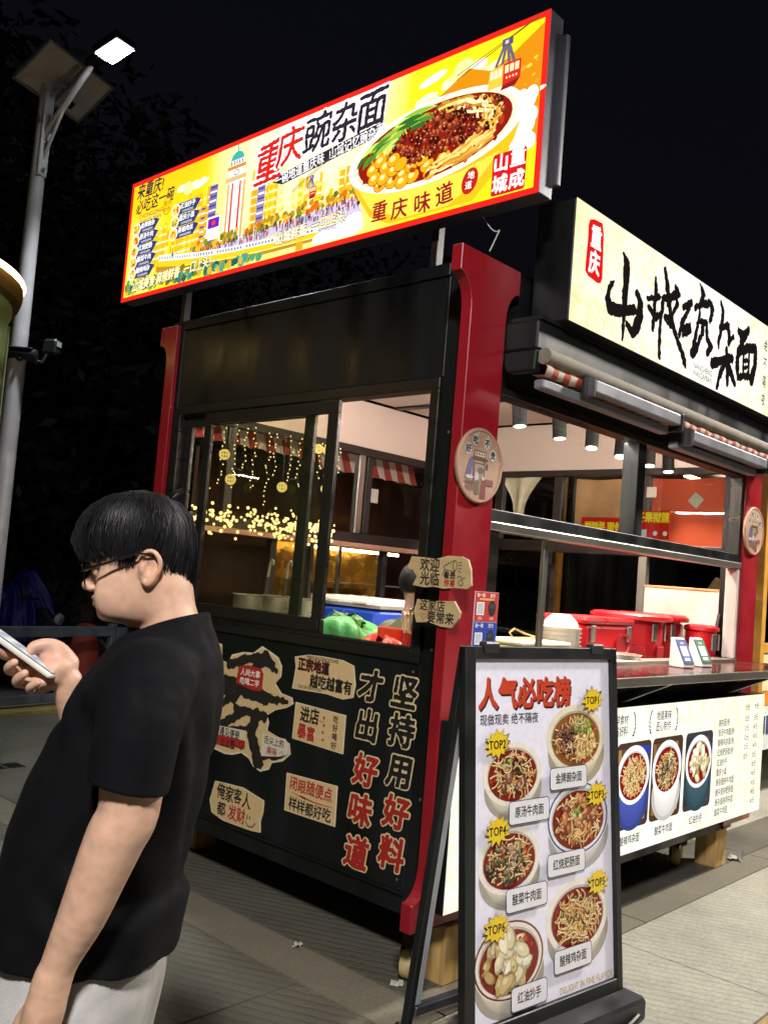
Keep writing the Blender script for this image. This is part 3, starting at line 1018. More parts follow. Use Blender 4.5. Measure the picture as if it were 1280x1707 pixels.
# ------------------------------------------------------------------ litter
M_PAPER = mat('crumpled white paper', hx('#b0aca0'), .8)
def scrap(x, y, s, label, seed):
    rg = random.Random(seed)
    n = 4
    V = [(s * (i / n - .5) + rg.uniform(-.1, .1) * s, s * .7 * (j / n - .5) + rg.uniform(-.1, .1) * s, .002 + abs(rg.gauss(0, .2)) * s) for j in range(n + 1) for i in range(n + 1)]
    F = [(j * (n + 1) + i, j * (n + 1) + i + 1, (j + 1) * (n + 1) + i + 1, (j + 1) * (n + 1) + i) for j in range(n) for i in range(n)]
    o = from_data('paper_scrap', V, F, M_PAPER)
    o.location = (x, y, 0); o.rotation_euler = (0, 0, rg.uniform(0, 6))
    return tag(o, label, 'litter', 'bits of litter on the paving')
scrap(2.35, .42, .13, 'white paper scrap on the dark paving under the menu box', 1)
scrap(2.98, .02, .09, 'small white scrap on the paving right of the wooden block', 2)
scrap(-.15, .62, .05, 'grey paper bit on the dark slab by the black panel', 3)
scrap(-.08, .12, .05, 'white paper bit on the tan strip near the caster', 4)
# ------------------------------------------------------------------ the noodle stall
LX, LY = 2.83, 2.30
M_K = mat('black stall paint', hx('#121416'), .42, .0, var=.5, scale=5, rvar=.18, bump=.05, bscale=14, spec=.3, stretch=(1, 1, .25))
M_KF = mat('dark window aluminium', hx('#2e2a27'), .33, .55, var=.2, scale=2, stretch=(1, 1, 8))
M_RED = mat('dark red lacquer', hx('#8e1420'), .36, .0, var=.1, scale=4, coat=.25, bump=.03, bscale=20)
M_WHT = mat('white inner board', hx('#e3d2c6'), .6, var=.04, scale=2)
M_SS = mat('stainless steel', hx('#b4b0a8'), .32, .9, var=.05, scale=4, rvar=.04)
M_GL = glassy('window glass', (.93, .95, .93), .8)
M_GLD = glassy('tinted sash glass', (.90, .90, .84), 1.2)
ks = thing('food_stall', 'black noodle stall with red corner pillars, glass windows and lit signs', 'food stall', (0, 0, 0))
def kbox(name, m, *a, bev=.003): return box(name, m, ks, *a, bev=bev)
# structure
for (x0, y0, x1, y1) in ((.0, .022, .11, .195), (.0, 2.12, .11, 2.23), (LX - .11, .0, LX, .11), (LX - .11, LY - .11, LX, LY)):
    kbox('post', M_K, x0, y0, .23, x1, y1, 2.93)
kbox('base_beam', M_K, .012, .195, .225, .09, 2.12, .312)
kbox('base_beam', M_K, .11, .015, .23, LX - .11, .09, .36)
kbox('base_beam', M_K, .11, LY - .09, .23, LX - .11, LY - .015, .36)
kbox('base_beam', M_K, LX - .09, .11, .23, LX - .012, LY - .11, .36)
kbox('floor_deck', mat('steel tread deck', hx('#4a4a48'), .5, .5), .095, .095, .33, LX - .095, LY - .095, .40)
kbox('side_panel', M_K, .0, .195, .316, .028, 2.12, 1.232)
kbox('panel_lip', M_K, -.006, .195, .306, .01, 2.12, .316, bev=.002)
kbox('upper_side_panel', M_K, .004, .197, 2.44, .03, 2.118, 2.875)
kbox('panel_trim', M_K, -.008, .195, 2.876, .05, 2.12, 2.93)
kbox('front_panel', M_K, .112, .0, .363, LX - .112, .028, 1.225)
kbox('front_fascia', M_K, .112, .0, 2.405, LX - .112, .03, 2.925)
kbox('roof', M_K, .015, .035, 2.82, LX - .015, LY - .035, 2.928)
kbox('ceiling_board', M_WHT, .112, .112, 2.80, LX - .112, LY - .112, 2.818)
# inner white bands
kbox('wall_band', M_WHT, .12, LY - .05, 2.475, LX - .12, LY - .02, 2.798)
kbox('wall_band', M_WHT, LX - .05, .12, 2.455, LX - .02, LY - .12, 2.798)
kbox('wall_band', M_WHT, .12, .035, 2.47, LX - .12, .05, 2.798)
kbox('wall_band', M_WHT, .034, .2, 2.47, .05, LY - .2, 2.798)
kbox('ceiling_strip', M_K, 1.86, .12, 2.785, 1.93, LY - .12, 2.80)
# lower inner/back walls
kbox('rear_panel', M_K, .112, LY - .03, .363, LX - .112, LY, 1.25)
kbox('end_panel', M_K, LX - .03, .112, .363, LX, LY - .112, 1.24)
# rear wall frames
M_INF = mat('brown black inner frame', hx('#241d1b'), .45, .2, var=.2)
for (x0, x1, z0, z1) in ((.11, LX - .11, 1.80, 1.87), (.11, LX - .11, 2.42, 2.475), (.11, LX - .11, 1.25, 1.29)):
    kbox('rear_rail', M_INF, x0, LY - .06, z0, x1, LY - .005, z1)
kbox('rear_ledge', mat('pinkish timber ledge', hx('#a8806c'), .6), .115, LY - .13, 1.765, LX - .115, LY - .061, 1.798)
for x in (.50, 1.64, 1.72, 2.5):
    kbox('rear_mullion', M_INF if x != 1.64 else M_SS, x - .03, LY - .058, 1.872, x + .03, LY - .008, 2.418)
for x in (.9, 1.95):
    kbox('rear_mullion', M_INF, x - .025, LY - .058, 1.292, x + .025, LY - .008, 1.764)
for (x0, x1) in ((.53, 1.61), (1.75, 2.47)):
    kbox('rear_pane', M_GL, x0 + .002, LY - .034, 1.873, x1 - .002, LY - .028, 2.417, bev=0)
# end wall frames
for (z0, z1) in ((1.86, 1.94), (2.41, 2.455), (1.24, 1.275)):
    kbox('end_rail', M_INF, LX - .06, .11, z0, LX - .005, LY - .11, z1)
for y in (.68, 1.36, 1.88): kbox('end_mullion', M_INF, LX - .058, y - .035, 1.943, LX - .008, y + .035, 2.408)
for y in (.665, 1.40): kbox('end_mullion', M_SS if y < 1 else M_KF, LX - .06, y - .03, 1.277, LX - .008, y + .03, 1.858)
for (y0, y1) in ((.115, .643), (.717, 1.323), (1.397, 1.843)):
    kbox('end_pane', M_GL, LX - .034, y0, 1.944, LX - .028, y1, 2.407, bev=0)
kbox('end_pane', M_GLD, LX - .034, 1.435, 1.28, LX - .028, 2.15, 1.855, bev=0)
kbox('white_board', mat('pinkish white board', hx('#d9c2b6'), .5), LX - .075, .115, 1.278, LX - .061, .63, 1.655)
kbox('board_edge', mat('tan timber edge', hx('#b98a5a'), .6), LX - .078, .115, 1.656, LX - .058, .63, 1.672)
# inner work tops
kbox('work_top', M_SS, .03, .2, 1.05, .29, 1.198, 1.09)
kbox('work_top', M_SS, .03, 1.2, 1.05, .50, LY - .14, 1.09)
kbox('appliance_stand', M_SS, .78, 1.15, .41, 1.12, 1.74, 1.072)
kbox('work_top', M_SS, .64, .03, 1.18, LX - .08, .66, 1.215)
kbox('cabinet', M_SS, .80, .06, .41, LX - .10, .62, 1.178)
kbox('cabinet', M_SS, .05, .25, .41, .27, LY - .2, 1.048)

# side window: outer frame, two sashes slid to the left, right part open
def bars(name, m, par, y0, y1, z0, z1, w, x0, x1):
    for a in ((x0, y0, z1 - w, x1, y1, z1), (x0, y0, z0, x1, y1, z0 + w), (x0, y0, z0 + w, x1, y0 + w, z1 - w), (x0, y1 - w, z0 + w, x1, y1, z1 - w)):
        box(name, m, par, *a, bev=.003)
wf = kbox('side_window', M_KF, -.004, .199, 1.233, .07, 2.113, 1.237)
bars('frame_bar', M_KF, wf, .199, 2.113, 1.238, 2.436, .048, -.014, .07)
for x in (-.017, .012, .036): box('sill_track', M_KF, wf, x, .25, 1.286, x + .006, 2.06, 1.298, bev=0)
def sash(y0, y1, x0, glass):
    s = kbox('sash', M_KF, x0, y0, 1.300, x0 + .022, y1, 1.3035, bev=0)
    bars('sash_bar', M_KF, s, y0, y1, 1.304, 2.384, .062, x0, x0 + .022)
    box('glass', glass, s, x0 + .008, y0 + .06, 1.366, x0 + .013, y1 - .06, 2.322)
    box('seal', M_INF, s, x0 - .002, y0 + .058, 1.362, x0 + .004, y0 + .066, 2.326)
    return s
s1 = sash(.80, 1.835, -.008, M_GLD)
box('latch', M_BLK, s1, -.016, .815, 1.315, -.0085, .835, 1.36, bev=.003)
sash(1.0, 2.062, .030, M_GLD)

# front window: transom, mullion, upper panes, open hatch below, sill
kbox('front_transom', M_K, .112, -.02, 1.845, LX - .112, .055, 1.895)
kbox('transom_rail', M_SS, .112, -.028, 1.808, LX - .112, .055, 1.843)
kbox('front_head', M_KF, .112, -.022, 2.372, LX - .112, .06, 2.403)
kbox('front_mullion', M_K, 1.345, -.015, 1.897, 1.425, .075, 2.370)
for (x0, x1) in ((.116, 1.343), (1.427, LX - .16)):
    kbox('front_pane', M_GL, x0, .018, 1.898, x1, .024, 2.369, bev=0)
kbox('front_stile', M_KF, .112, -.02, 1.262, .19, .055, 1.806)
kbox('front_stile', M_KF, LX - .158, -.02, 1.897, LX - .112, .055, 2.370)
kbox('front_stile', mat('white plastic jamb', hx('#cfc4bd'), .4, var=.05), LX - .158, -.02, 1.262, LX - .112, .055, 1.806)
kbox('front_sill', M_SS, .112, -.03, 1.226, LX - .112, .06, 1.26)
kbox('half_open_shutter', M_GLD, .195, .03, 1.262, .60, .036, 1.806, bev=0)
kbox('shutter_stile', M_SS, .60, .024, 1.262, .635, .045, 1.806)
# shelf with brackets
M_CT = mat('glossy brown counter top', hx('#4a2420'), .12, .1, var=.3, scale=3)
kbox('counter', M_CT, .52, -.40, 1.222, LX + .06, -.032, 1.244, bev=.004)
kbox('counter_edge', M_SS, .518, -.412, 1.205, LX + .062, -.401, 1.246, bev=.003)
for x in (.62, 1.16, 2.42):
    mb = MB(); mb.prism([(-.37, 1.203), (-.31, 1.203), (-.02, 1.085), (-.02, 1.03)], (x - .02, 0, 0), (0, 1, 0), (0, 0, 1), (1, 0, 0), 0, .04)
    mb.build('counter_bracket', M_K, ks, bevel=.003)

# red pillars: post with flared head and foot, front and rear corners
def pillar(cx, y0, y1, par):
    w, f = .118, .200
    z0, z1 = .268, 2.905
    P = [(-f, z0), (f, z0), (f, z0 + .105)]
    for k in range(7):
        a = R(90 * k / 6); P.append((w + (f - w) * (1 - math.sin(a)), z0 + .105 + .13 * (1 - math.cos(a))))
    P += [(w + (f - w) * (1 - math.cos(R(90 * k / 6))), z1 - .235 + .13 * math.sin(R(90 * k / 6))) for k in range(7)]
    P += [(f, z1 - .105), (f, z1), (-f, z1), (-f, z1 - .105)]
    P += [(-w - (f - w) * (1 - math.sin(R(90 * k / 6))), z1 - .105 - .13 * (1 - math.cos(R(90 * k / 6)))) for k in range(7)]
    P += [(-w - (f - w) * (1 - math.cos(R(90 * k / 6))), z0 + .235 - .13 * math.sin(R(90 * k / 6))) for k in range(7)]
    P += [(-f, z0 + .105)]
    Q = []
    for p in P:
        if not Q or (abs(p[0] - Q[-1][0]) + abs(p[1] - Q[-1][1])) > 1e-5: Q.append(p)
    return MB().prism(Q, (cx, y1, 0), (1, 0, 0), (0, 0, 1), (0, -1, 0), 0, y1 - y0).build('red_pillar', M_RED, par, bevel=.003)
pillar(-.015, -.035, .018, ks)
pillar(LX - .005, -.035, -.002, ks)
P = [(2.31, 2.80), (2.31, 2.905), (2.15, 2.905), (2.15, .268), (2.31, .268), (2.31, .373)]
for k in range(7): P.append((2.235 + .075 * (1 - math.sin(R(15 * k))), .373 + .10 * (1 - math.cos(R(15 * k)))))
for k in range(7): P.append((2.235 + .075 * (1 - math.cos(R(15 * k))), 2.70 + .10 * math.sin(R(15 * k))))
MB().prism(P, (-.03, 0, 0), (0, 1, 0), (0, 0, 1), (1, 0, 0), 0, .028).build('red_pillar', M_RED, ks, bevel=.003)
pillar(LX, LY + .002, LY + .05, ks)

# awning cassette, rolled fabric and folded arms under the front sign
kbox('awning_housing', M_K, (.108), -.192, 2.545, 2.98, -.002, 2.665, bev=.008)
mb = MB(); mb.prism([(-.185, 2.455), (-.05, 2.455), (-.002, 2.543), (-.190, 2.543)], (.108, 0, 0), (0, 1, 0), (0, 0, 1), (1, 0, 0), 0, .05)
mb.build('housing_end', M_K, ks, bevel=.006)
mb = MB(); mb.tube([(.135, -.215, 2.515), (.13, -.215, 2.515), (2.94, -.215, 2.515)], [.028, .034, .034], 14); mb.build('awning_roll', mat('dirty cream canvas', hx('#7d7468'), .85, var=.35), ks, True)
M_STR = striped('red and white stripes', hx('#a03a2a'), hx('#b8aa98'), .09)
V = []; F = []
n = 120
for i in range(n + 1):
    x = .13 + 2.8 * i / n
    for k, (y, z) in enumerate(((-.215, 2.490), (-.232, 2.468), (-.220, 2.436), (-.16, 2.442))):
        V.append((x, y + .003 * math.sin(x * 30), z + .002 * math.sin(x * 47 + k)))
for i in range(n):
    for k in range(3): F.append((i * 4 + k, i * 4 + k + 1, i * 4 + 5 + k, i * 4 + 4 + k))
from_data('striped_valance', V, F, M_STR, ks, True)
for (x0, x1) in ((.14, 1.27), (1.35, 2.40)):
    dz = 0 if x0 < 1 else -.052
    a = MB().box(x0 + (.31 if x0 < 1 else .06), -.272, 2.428 + dz, x1, -.222, 2.482 + dz, .006).build('awning_arm', mat('white painted arm', hx('#74767e'), .45, .2), ks)
    MB().box(x0, -.215, 2.388 + dz, x1 - .02, -.165, 2.424 + dz, .006).build('lower_arm', MATS['white painted arm'], a)
    MB().tube([(x0 + (.29 if x0 < 1 else .04), -.245, 2.405 + dz), (x0 + (.29 if x0 < 1 else .04), -.245, 2.486 + dz)], .032, 12).build('elbow', M_DG, a)
    MB().box(x1 - .012, -.278, 2.40 + dz, x1 + .012, -.205, 2.488 + dz, .004).build('arm_cap', M_BLK, a)

# track spotlights inside
M_SP = mat('black spotlight body', hx('#08090a'), .6, .0, spec=.2)
M_LENS = glow('warm spot lens', (1.0, .86, .70), 9, False)
kbox('spot_track', M_SP, .6, .435, 2.765, LX - .15, .465, 2.783)
spot_xs = [(.93, 0), (1.31, 0), (1.66, 10), (2.0, 14), (2.36, 8), (2.62, 4)]
for i, (x, tl) in enumerate(spot_xs):
    sp = MB().tube([(0, 0, .085), (0, 0, -.085)], .038, 18).build('spotlight', M_SP, ks, True)
    sp.location = (x, .45, 2.49); sp.rotation_euler = (R(-6), R(tl), 0)
    MB().tube([(0, 0, .084), (0, 0, .19)], .009, 8).build('stem', M_SP, sp)
    MB().tube([(0, 0, -.0855), (0, 0, -.088)], .031, 16).build('lens', M_LENS, sp)
    d = bpy.data.lights.new('spot_beam', 'SPOT'); d.energy = SPOT_W; d.spot_size = R(120); d.spot_blend = .6; d.shadow_soft_size = .022; d.color = (1.0, .84, .68)
    o = bpy.data.objects.new('spot_beam', d); COL.objects.link(o); o.parent = sp; o.location = (0, 0, -.10)
# unseen led strips added behind the head rails to brighten the cabin
kbox('added_strip_channel', M_ALU, .3, .0605, 2.385, LX - .3, .066, 2.42)
MB().tube([(.32, .082, 2.40), (LX - .32, .082, 2.40)], .009, 8).build('added_led_strip', glow('added cabin led strip', (1.0, .88, .79), 240), ks)
MB().tube([(.083, .32, 2.430), (.083, 2.02, 2.430)], .009, 8).build('added_led_strip', MATS['added cabin led strip'], ks)
# feet: wooden blocks and casters
M_WOOD = mat('pale timber', hx('#bf9c60'), .7, var=.28, scale=5, stretch=(6, 6, .7), bump=.25, bscale=18)
blocks = [((.05, .0), 'pale timber block under the corner beside the A-frame board'), ((2.676, .02), 'pale timber block under the right end of the menu box'),
          ((.26, 1.93), 'pale timber block under the far left corner of the stall'), ((2.66, 2.0), 'pale timber block under the rear right corner')]
for (x, y), lb in blocks:
    b = MB().box(-.0, 0, 0, .145, .135, .225, .006).build('timber_block', M_WOOD, None)
    b.location = (x, y, .0); tag(b, lb, 'timber block', 'blocks propping the stall')
for (x, y) in ((-.02, .135), (2.5, .2), (.2, 2.1)):
    c = MB().box(-.04, -.035, .115, .05, .035, .232, .006).build('caster', M_K, ks); c.location = (x + .05, y, 0)
    w = MB().lathe([(.012, -.024), (.052, -.026), (.058, -.01), (.058, .01), (.052, .026), (.012, .024)], n=20).build('wheel', mat('cream nylon wheel', hx('#b9a878'), .5), c, True)
    w.rotation_euler = (R(90), 0, R(25)); w.location = (-.03, 0, .059)
    MB().box(-.055, -.034, .045, -.01, -.028, .13, .004).build('fork', M_SS, c); MB().box(-.055, .028, .045, -.01, .034, .13, .004).build('fork', M_SS, c)
# screws and seams of the black sheets
scr = None
for (y, z) in [(.23, .36), (.23, 1.2), (2.08, .36), (2.08, 1.2), (.14, 1.3), (.14, 2.2), (.14, .7)]:
    q = MB().tube([(0, 0, 0), (-.003, 0, 0)], .006, 8).build('screw', M_SS, ks, True) if scr is None else scr.copy()
    if scr is None: scr = q
    else: COL.objects.link(q); q.parent = ks
    q.location = (.0037 if z > 2.4 else -.0003, y, z)
# sign posts on the roof
for y in (.30, 2.16): kbox('sign_post', M_INF, -.002, y - .02, 2.931, .04, y + .02, 3.72)
for x in (.5, 1.5, 2.5): kbox('sign_post', M_INF, x - .02, -.02, 2.931, x + .02, .02, 3.2)
# a loose white cable under the sign
mb = MB(); mb.tube([(-.02, .03 - .09 * math.sin(q * 2.6), 3.09 - .155 * q - .03 * math.sin(q * 6.3)) for q in [k / 14 for k in range(15)]], .0025, 5); mb.build('loose_cable', mat('white cable', hx('#c8c4c0'), .5), ks, True)
# outlines of the brush lettering and the torn cardboard, in metres on their boards
CAL=[[(0.57,2.947,0.007),(0.533,2.909,0.025),(0.524,2.859,0.034),(0.545,2.818,0.053),(0.63,2.829,0.047),(0.763,2.871,0.038)],[(0.644,3.091,0.015),(0.68,3.066,0.044),(0.68,3.001,0.049),(0.677,2.935,0.044),(0.677,2.862,0.041),(0.677,2.789,0.016),(0.677,2.713,0.003)],[(0.777,2.957,0.018),(0.824,2.927,0.042),(0.824,2.861,0.054),(0.798,2.797,0.055),(0.771,2.749,0.037),(0.708,2.789,0.019)],[(0.951,3.069,0.011),(0.968,3.036,0.021),(0.953,2.947,0.027),(0.953,2.836,0.018)],[(0.889,2.958,0.018),(0.991,2.996,0.023)],[(0.903,2.92,0.029),(0.978,2.894,0.034),(1.028,2.929,0.013)],[(1.036,3.143,0.019),(1.066,3.091,0.038),(1.095,2.986,0.035),(1.142,2.911,0.028),(1.199,2.847,0.019),(1.276,2.786,0.04),(1.305,2.744,0.027)],[(1.037,3.0,0.022),(1.135,3.037,0.036),(1.171,3.06,0.026)],[(1.038,2.988,0.025),(1.023,2.897,0.021),(1.021,2.811,0.019),(1.033,2.724,0.021)],[(1.066,2.917,0.022),(1.147,2.948,0.036),(1.146,2.886,0.033),(1.097,2.9,0.014)],[(1.161,3.092,0.02),(1.19,3.065,0.036)],[(1.186,3.02,0.02),(1.138,2.945,0.017)],[(1.255,3.017,0.032),(1.34,3.063,0.023)],[(1.32,3.03,0.02),(1.254,2.95,0.029),(1.225,2.871,0.023)],[(1.259,2.915,0.02),(1.344,2.955,0.027),(1.358,2.923,0.024),(1.263,2.881,0.02)],[(1.428,3.179,0.012),(1.465,3.144,0.039),(1.449,3.102,0.027)],[(1.382,3.052,0.024),(1.441,3.082,0.021),(1.563,3.134,0.035),(1.594,3.105,0.041),(1.566,3.032,0.022)],[(1.437,3.035,0.021),(1.416,2.956,0.02),(1.382,2.82,0.044)],[(1.431,2.996,0.019),(1.512,3.027,0.028),(1.472,2.933,0.021),(1.412,2.832,0.029)],[(1.525,3.012,0.022),(1.525,2.937,0.024),(1.574,2.893,0.04),(1.614,2.922,0.017),(1.556,2.861,0.035)],[(1.467,2.969,0.015),(1.491,2.947,0.017)],[(1.683,3.163,0.016),(1.723,3.121,0.032),(1.712,3.032,0.026),(1.668,2.935,0.026),(1.681,2.924,0.017)],[(1.69,3.026,0.022),(1.798,3.083,0.036),(1.811,3.019,0.027),(1.791,2.96,0.036),(1.866,3.023,0.016)],[(1.617,2.819,0.046),(1.735,2.865,0.035),(1.858,2.903,0.043)],[(1.783,2.934,0.023),(1.806,2.853,0.043),(1.819,2.759,0.027)],[(1.771,2.854,0.026),(1.713,2.774,0.032),(1.688,2.707,0.018)],[(1.816,2.865,0.023),(1.871,2.809,0.043),(1.912,2.774,0.03)],[(1.932,3.069,0.031),(1.996,3.055,0.058),(2.059,3.106,0.038)],[(1.994,3.065,0.042),(1.966,2.998,0.035),(1.938,2.932,0.032)],[(1.935,2.961,0.038),(1.934,2.872,0.044),(1.954,2.817,0.026)],[(1.936,2.946,0.031),(2.053,3.004,0.046),(2.165,3.031,0.047)],[(2.174,3.018,0.048),(2.178,2.937,0.043),(2.139,2.842,0.054)],[(1.954,2.822,0.027),(2.049,2.848,0.032),(2.137,2.857,0.028)],[(2.008,2.968,0.021),(2.023,2.852,0.021)],[(2.084,2.996,0.021),(2.093,2.862,0.022)],[(2.018,2.926,0.014),(2.086,2.946,0.014)],[(2.019,2.886,0.014),(2.087,2.906,0.014)]]
FA_OUT=[(-1.753,1.108),(-1.57,1.181),(-1.514,1.173),(-1.507,1.127),(-1.526,1.096),(-1.447,1.087),(-1.424,1.132),(-1.337,1.155),(-1.258,1.16),(-1.199,1.198),(-1.133,1.179),(-1.075,1.159),(-1.043,1.119),(-1.043,1.07),(-1.079,1.035),(-1.033,0.997),(-0.952,0.987),(-0.942,0.959),(-0.984,0.935),(-1.062,0.912),(-1.119,0.878),(-1.101,0.846),(-1.109,0.809),(-1.018,0.79),(-0.944,0.778),(-0.931,0.729),(-0.978,0.69),(-1.055,0.666),(-1.071,0.633),(-1.13,0.612),(-1.188,0.627),(-1.221,0.656),(-1.281,0.672),(-1.351,0.649),(-1.41,0.643),(-1.488,0.651),(-1.644,0.632)]
FA=[[(-1.432,1.084,0.062),(-1.22,1.146,0.057)],[(-1.266,1.063,0.035),(-1.164,1.148,0.091),(-1.08,1.096,0.033)],[(-1.509,0.985,0.075),(-1.378,0.929,0.072)],[(-1.48,0.998,0.073),(-1.327,0.982,0.095),(-1.15,0.953,0.089),(-0.988,0.964,0.025)],[(-1.477,0.877,0.056),(-1.352,0.951,0.054),(-1.269,0.99,0.034)],[(-1.295,0.868,0.058),(-1.433,0.791,0.061),(-1.542,0.698,0.05)],[(-1.355,0.877,0.047),(-1.182,0.877,0.046),(-1.131,0.868,0.056)],[(-1.196,0.875,0.069),(-1.215,0.764,0.079),(-1.15,0.656,0.089)],[(-1.165,0.862,0.033),(-1.255,0.793,0.035),(-1.414,0.766,0.028)],[(-1.125,0.675,0.033),(-0.981,0.715,0.021)]]
# ------------------------------------------------------------------ yellow roof sign on the side
def ring_boxes(name, m, par, fr, u0, v0, u1, v1, w, d0, d1):
    for (a, b, c, d) in ((u0, v0, u1, v0 + w), (u0, v1 - w, u1, v1), (u0, v0 + w, u0 + w, v1 - w), (u1 - w, v0 + w, u1, v1 - w)):
        MB().prism([(a, b), (c, b), (c, d), (a, d)], fr.O, fr.X, fr.Y, fr.N, d0, d1).build(name, m, par)
M_FRM = mat('grey sign profile', hx('#53525c'), .45, .4, var=.12)
M_INK = backlit('backlit sign print', 1.4)
sg = thing('roof_sign', 'long yellow lit roof sign with noodle bowl, red border and clock tower', 'lit sign', (0, 0, 0))
U0, U1, V0, V1 = -2.675, .29, 3.09, 3.825
MB().box(-.098, -U1, V0, -.006, -U0, V1, .004).build('sign_box', M_FRM, sg)
MB().box(-.004, -U1 - .02, V0 + .06, .02, -U1 + .3, V1 - .06, .004).build('mount_plate', M_FRM, sg)
F0 = Frame((-.0985, 0, 0), (0, -1, 0), (0, 0, 1))
c = Canvas(F0, .0006); c.STEP = 6e-6
RG = random.Random(11)
Y1, Y2, OR, WH = hx('#ffe81e'), hx('#ffcc08'), hx('#f7a014'), (1.0, .99, .94)
c.rect(U0, V0, U1, V1, hx('#e0251c'))
bw = .026
def skyc(a, b):
    u = U0 + a * (U1 - U0)
    w = max(0, 1 - ((u + 1.0) / .60) ** 2) * (.25 + .75 * b) + max(0, 1 - ((u + 1.64) / .26) ** 2) * (.45 if b > .3 else .15) + max(0, 1 - ((u + 2.5) / .2) ** 2) * .12 * (b < .7)
    t = mix(Y1, OR, (.42 * b if a < .22 else .42 * b * max(0, 1 - (a - .22) / .12)) + .16 * b * b)
    return mix(t, (1.05, 1.02, .86), min(1, w))
c.grid(U0 + bw, V0 + bw, U1 - bw, V1 - bw, 60, 14, skyc)
# ray bursts and clouds
for k in range(26):
    a = RG.uniform(.1, 3.0); L = RG.uniform(.16, .4)
    o = (-1.0, 3.60); 
    P = [(o[0] + .12 * math.cos(a + .03), o[1] + .05 * math.sin(a + .03)), (o[0] + L * 1.4 * math.cos(a), min(V1 - .03, o[1] + L * .55 * math.sin(a))), (o[0] + .12 * math.cos(a - .06), o[1] + .05 * math.sin(a - .06))]
    c.poly(P, WH)
for (u, v, s) in ((-2.05, 3.66, .16), (-.2, 3.70, .2), (-.05, 3.66, .13), (.12, 3.56, .12), (-.32, 3.63, .14), (.2, 3.5, .1)):
    for k in range(7):
        c.ell(u + s * RG.uniform(-.7, .7), v + s * RG.uniform(-.12, .16), s * RG.uniform(.2, .45), s * RG.uniform(.08, .16), mix(WH, Y1, .15 + RG.random() * .6), 14, .2)
# hills behind, right
c.poly([(-.62, 3.44), (-.36, 3.58), (-.1, 3.71), (.02, 3.66), (.12, 3.70), (U1 - bw, 3.78), (U1 - bw, 3.30), (-.6, 3.3)], hx('#d98a12'))
for k in range(260):
    u = RG.uniform(-.6, .25); v = RG.uniform(3.3, 3.43 + .27 * (u + .6)); c.blob(u, v, RG.uniform(.006, .016), mix(hx('#b9670c'), hx('#ffd94a'), RG.random()), RG, 6, .6, .35)
# skyline
d_ = c.d
for k in range(120):
    c.d = d_ + (k % 60) * c.STEP
    u = RG.uniform(-2.62, -.75)
    if -1.74 < u < -1.5: continue
    h = RG.uniform(.06, .26) * (1.35 if -2.1 < u < -1.2 else .8); w = RG.uniform(.018, .045)
    v = 3.30 - .05 * (u + 2.6) * .2
    col = mix(RG.choice([hx('#f0a012'), hx('#d8700f'), hx('#f7c63a'), hx('#c9581a'), hx('#fff0a0'), hx('#e88a20')]), Y1, .42)
    c.rect(u, v - .05, u + w, v + h, col); c.d += 60 * c.STEP
    for q in range(int(h / .022)):
        c.rect(u + w * .2, v + q * .022, u + w * .8, v + q * .022 + .008, mix(col, (.55, .2, .03), .4) if q % 2 else (1, .96, .7))
c.d = d_ + 125 * c.STEP
for (u, h, w, col) in ((-1.86, .34, .07, hx('#7a6aa8')), (-1.44, .40, .06, hx('#8a7fb0')), (-1.93, .24, .05, hx('#d9a52a'))):
    c.rect(u, 3.28, u + w, 3.28 + h, col)
    for q in range(int(h / .026)): c.rect(u + .006, 3.29 + q * .026, u + w - .006, 3.30 + q * .026, WH if q % 2 else hx('#4a3f80'))
# clock tower (generic pale tower with red pilasters)
c.poly([(-1.72, 3.27), (-1.535, 3.27), (-1.565, 3.60), (-1.70, 3.60)], WH)
for u in (-1.70, -1.665, -1.60, -1.565): c.poly([(u, 3.28), (u + .018, 3.28), (u + .012, 3.59), (u - .002, 3.59)], hx('#c8341a') if u in (-1.665, -1.60) else hx('#e0a03a'))
c.rect(-1.725, 3.60, -1.55, 3.625, hx('#d8b070')); c.rect(-1.705, 3.625, -1.568, 3.665, WH); c.rect(-1.715, 3.665, -1.56, 3.685, hx('#c98a3a'))
c.ell(-1.636, 3.645, .022, .018, hx('#6b5a7a'), 16); c.ell(-1.636, 3.645, .016, .013, WH, 16)
c.rect(-1.695, 3.685, -1.58, 3.715, WH)
for k in range(5): c.rect(-1.69 + k * .023, 3.688, -1.68 + k * .023, 3.712, hx('#7a5a3a'))
c.ell(-1.637, 3.715, .055, .045, hx('#3fa8a4'), 18, 0, 0, 180); c.rect(-1.641, 3.755, -1.633, 3.80, hx('#3f8a84'))
# billboard in the picture
c.rect(-1.86, 3.31, -1.74, 3.44, WH); c.rect(-1.85, 3.375, -1.75, 3.43, hx('#6a1fb0')); c.ell(-1.80, 3.403, .018, .014, hx('#e0402a'), 12)
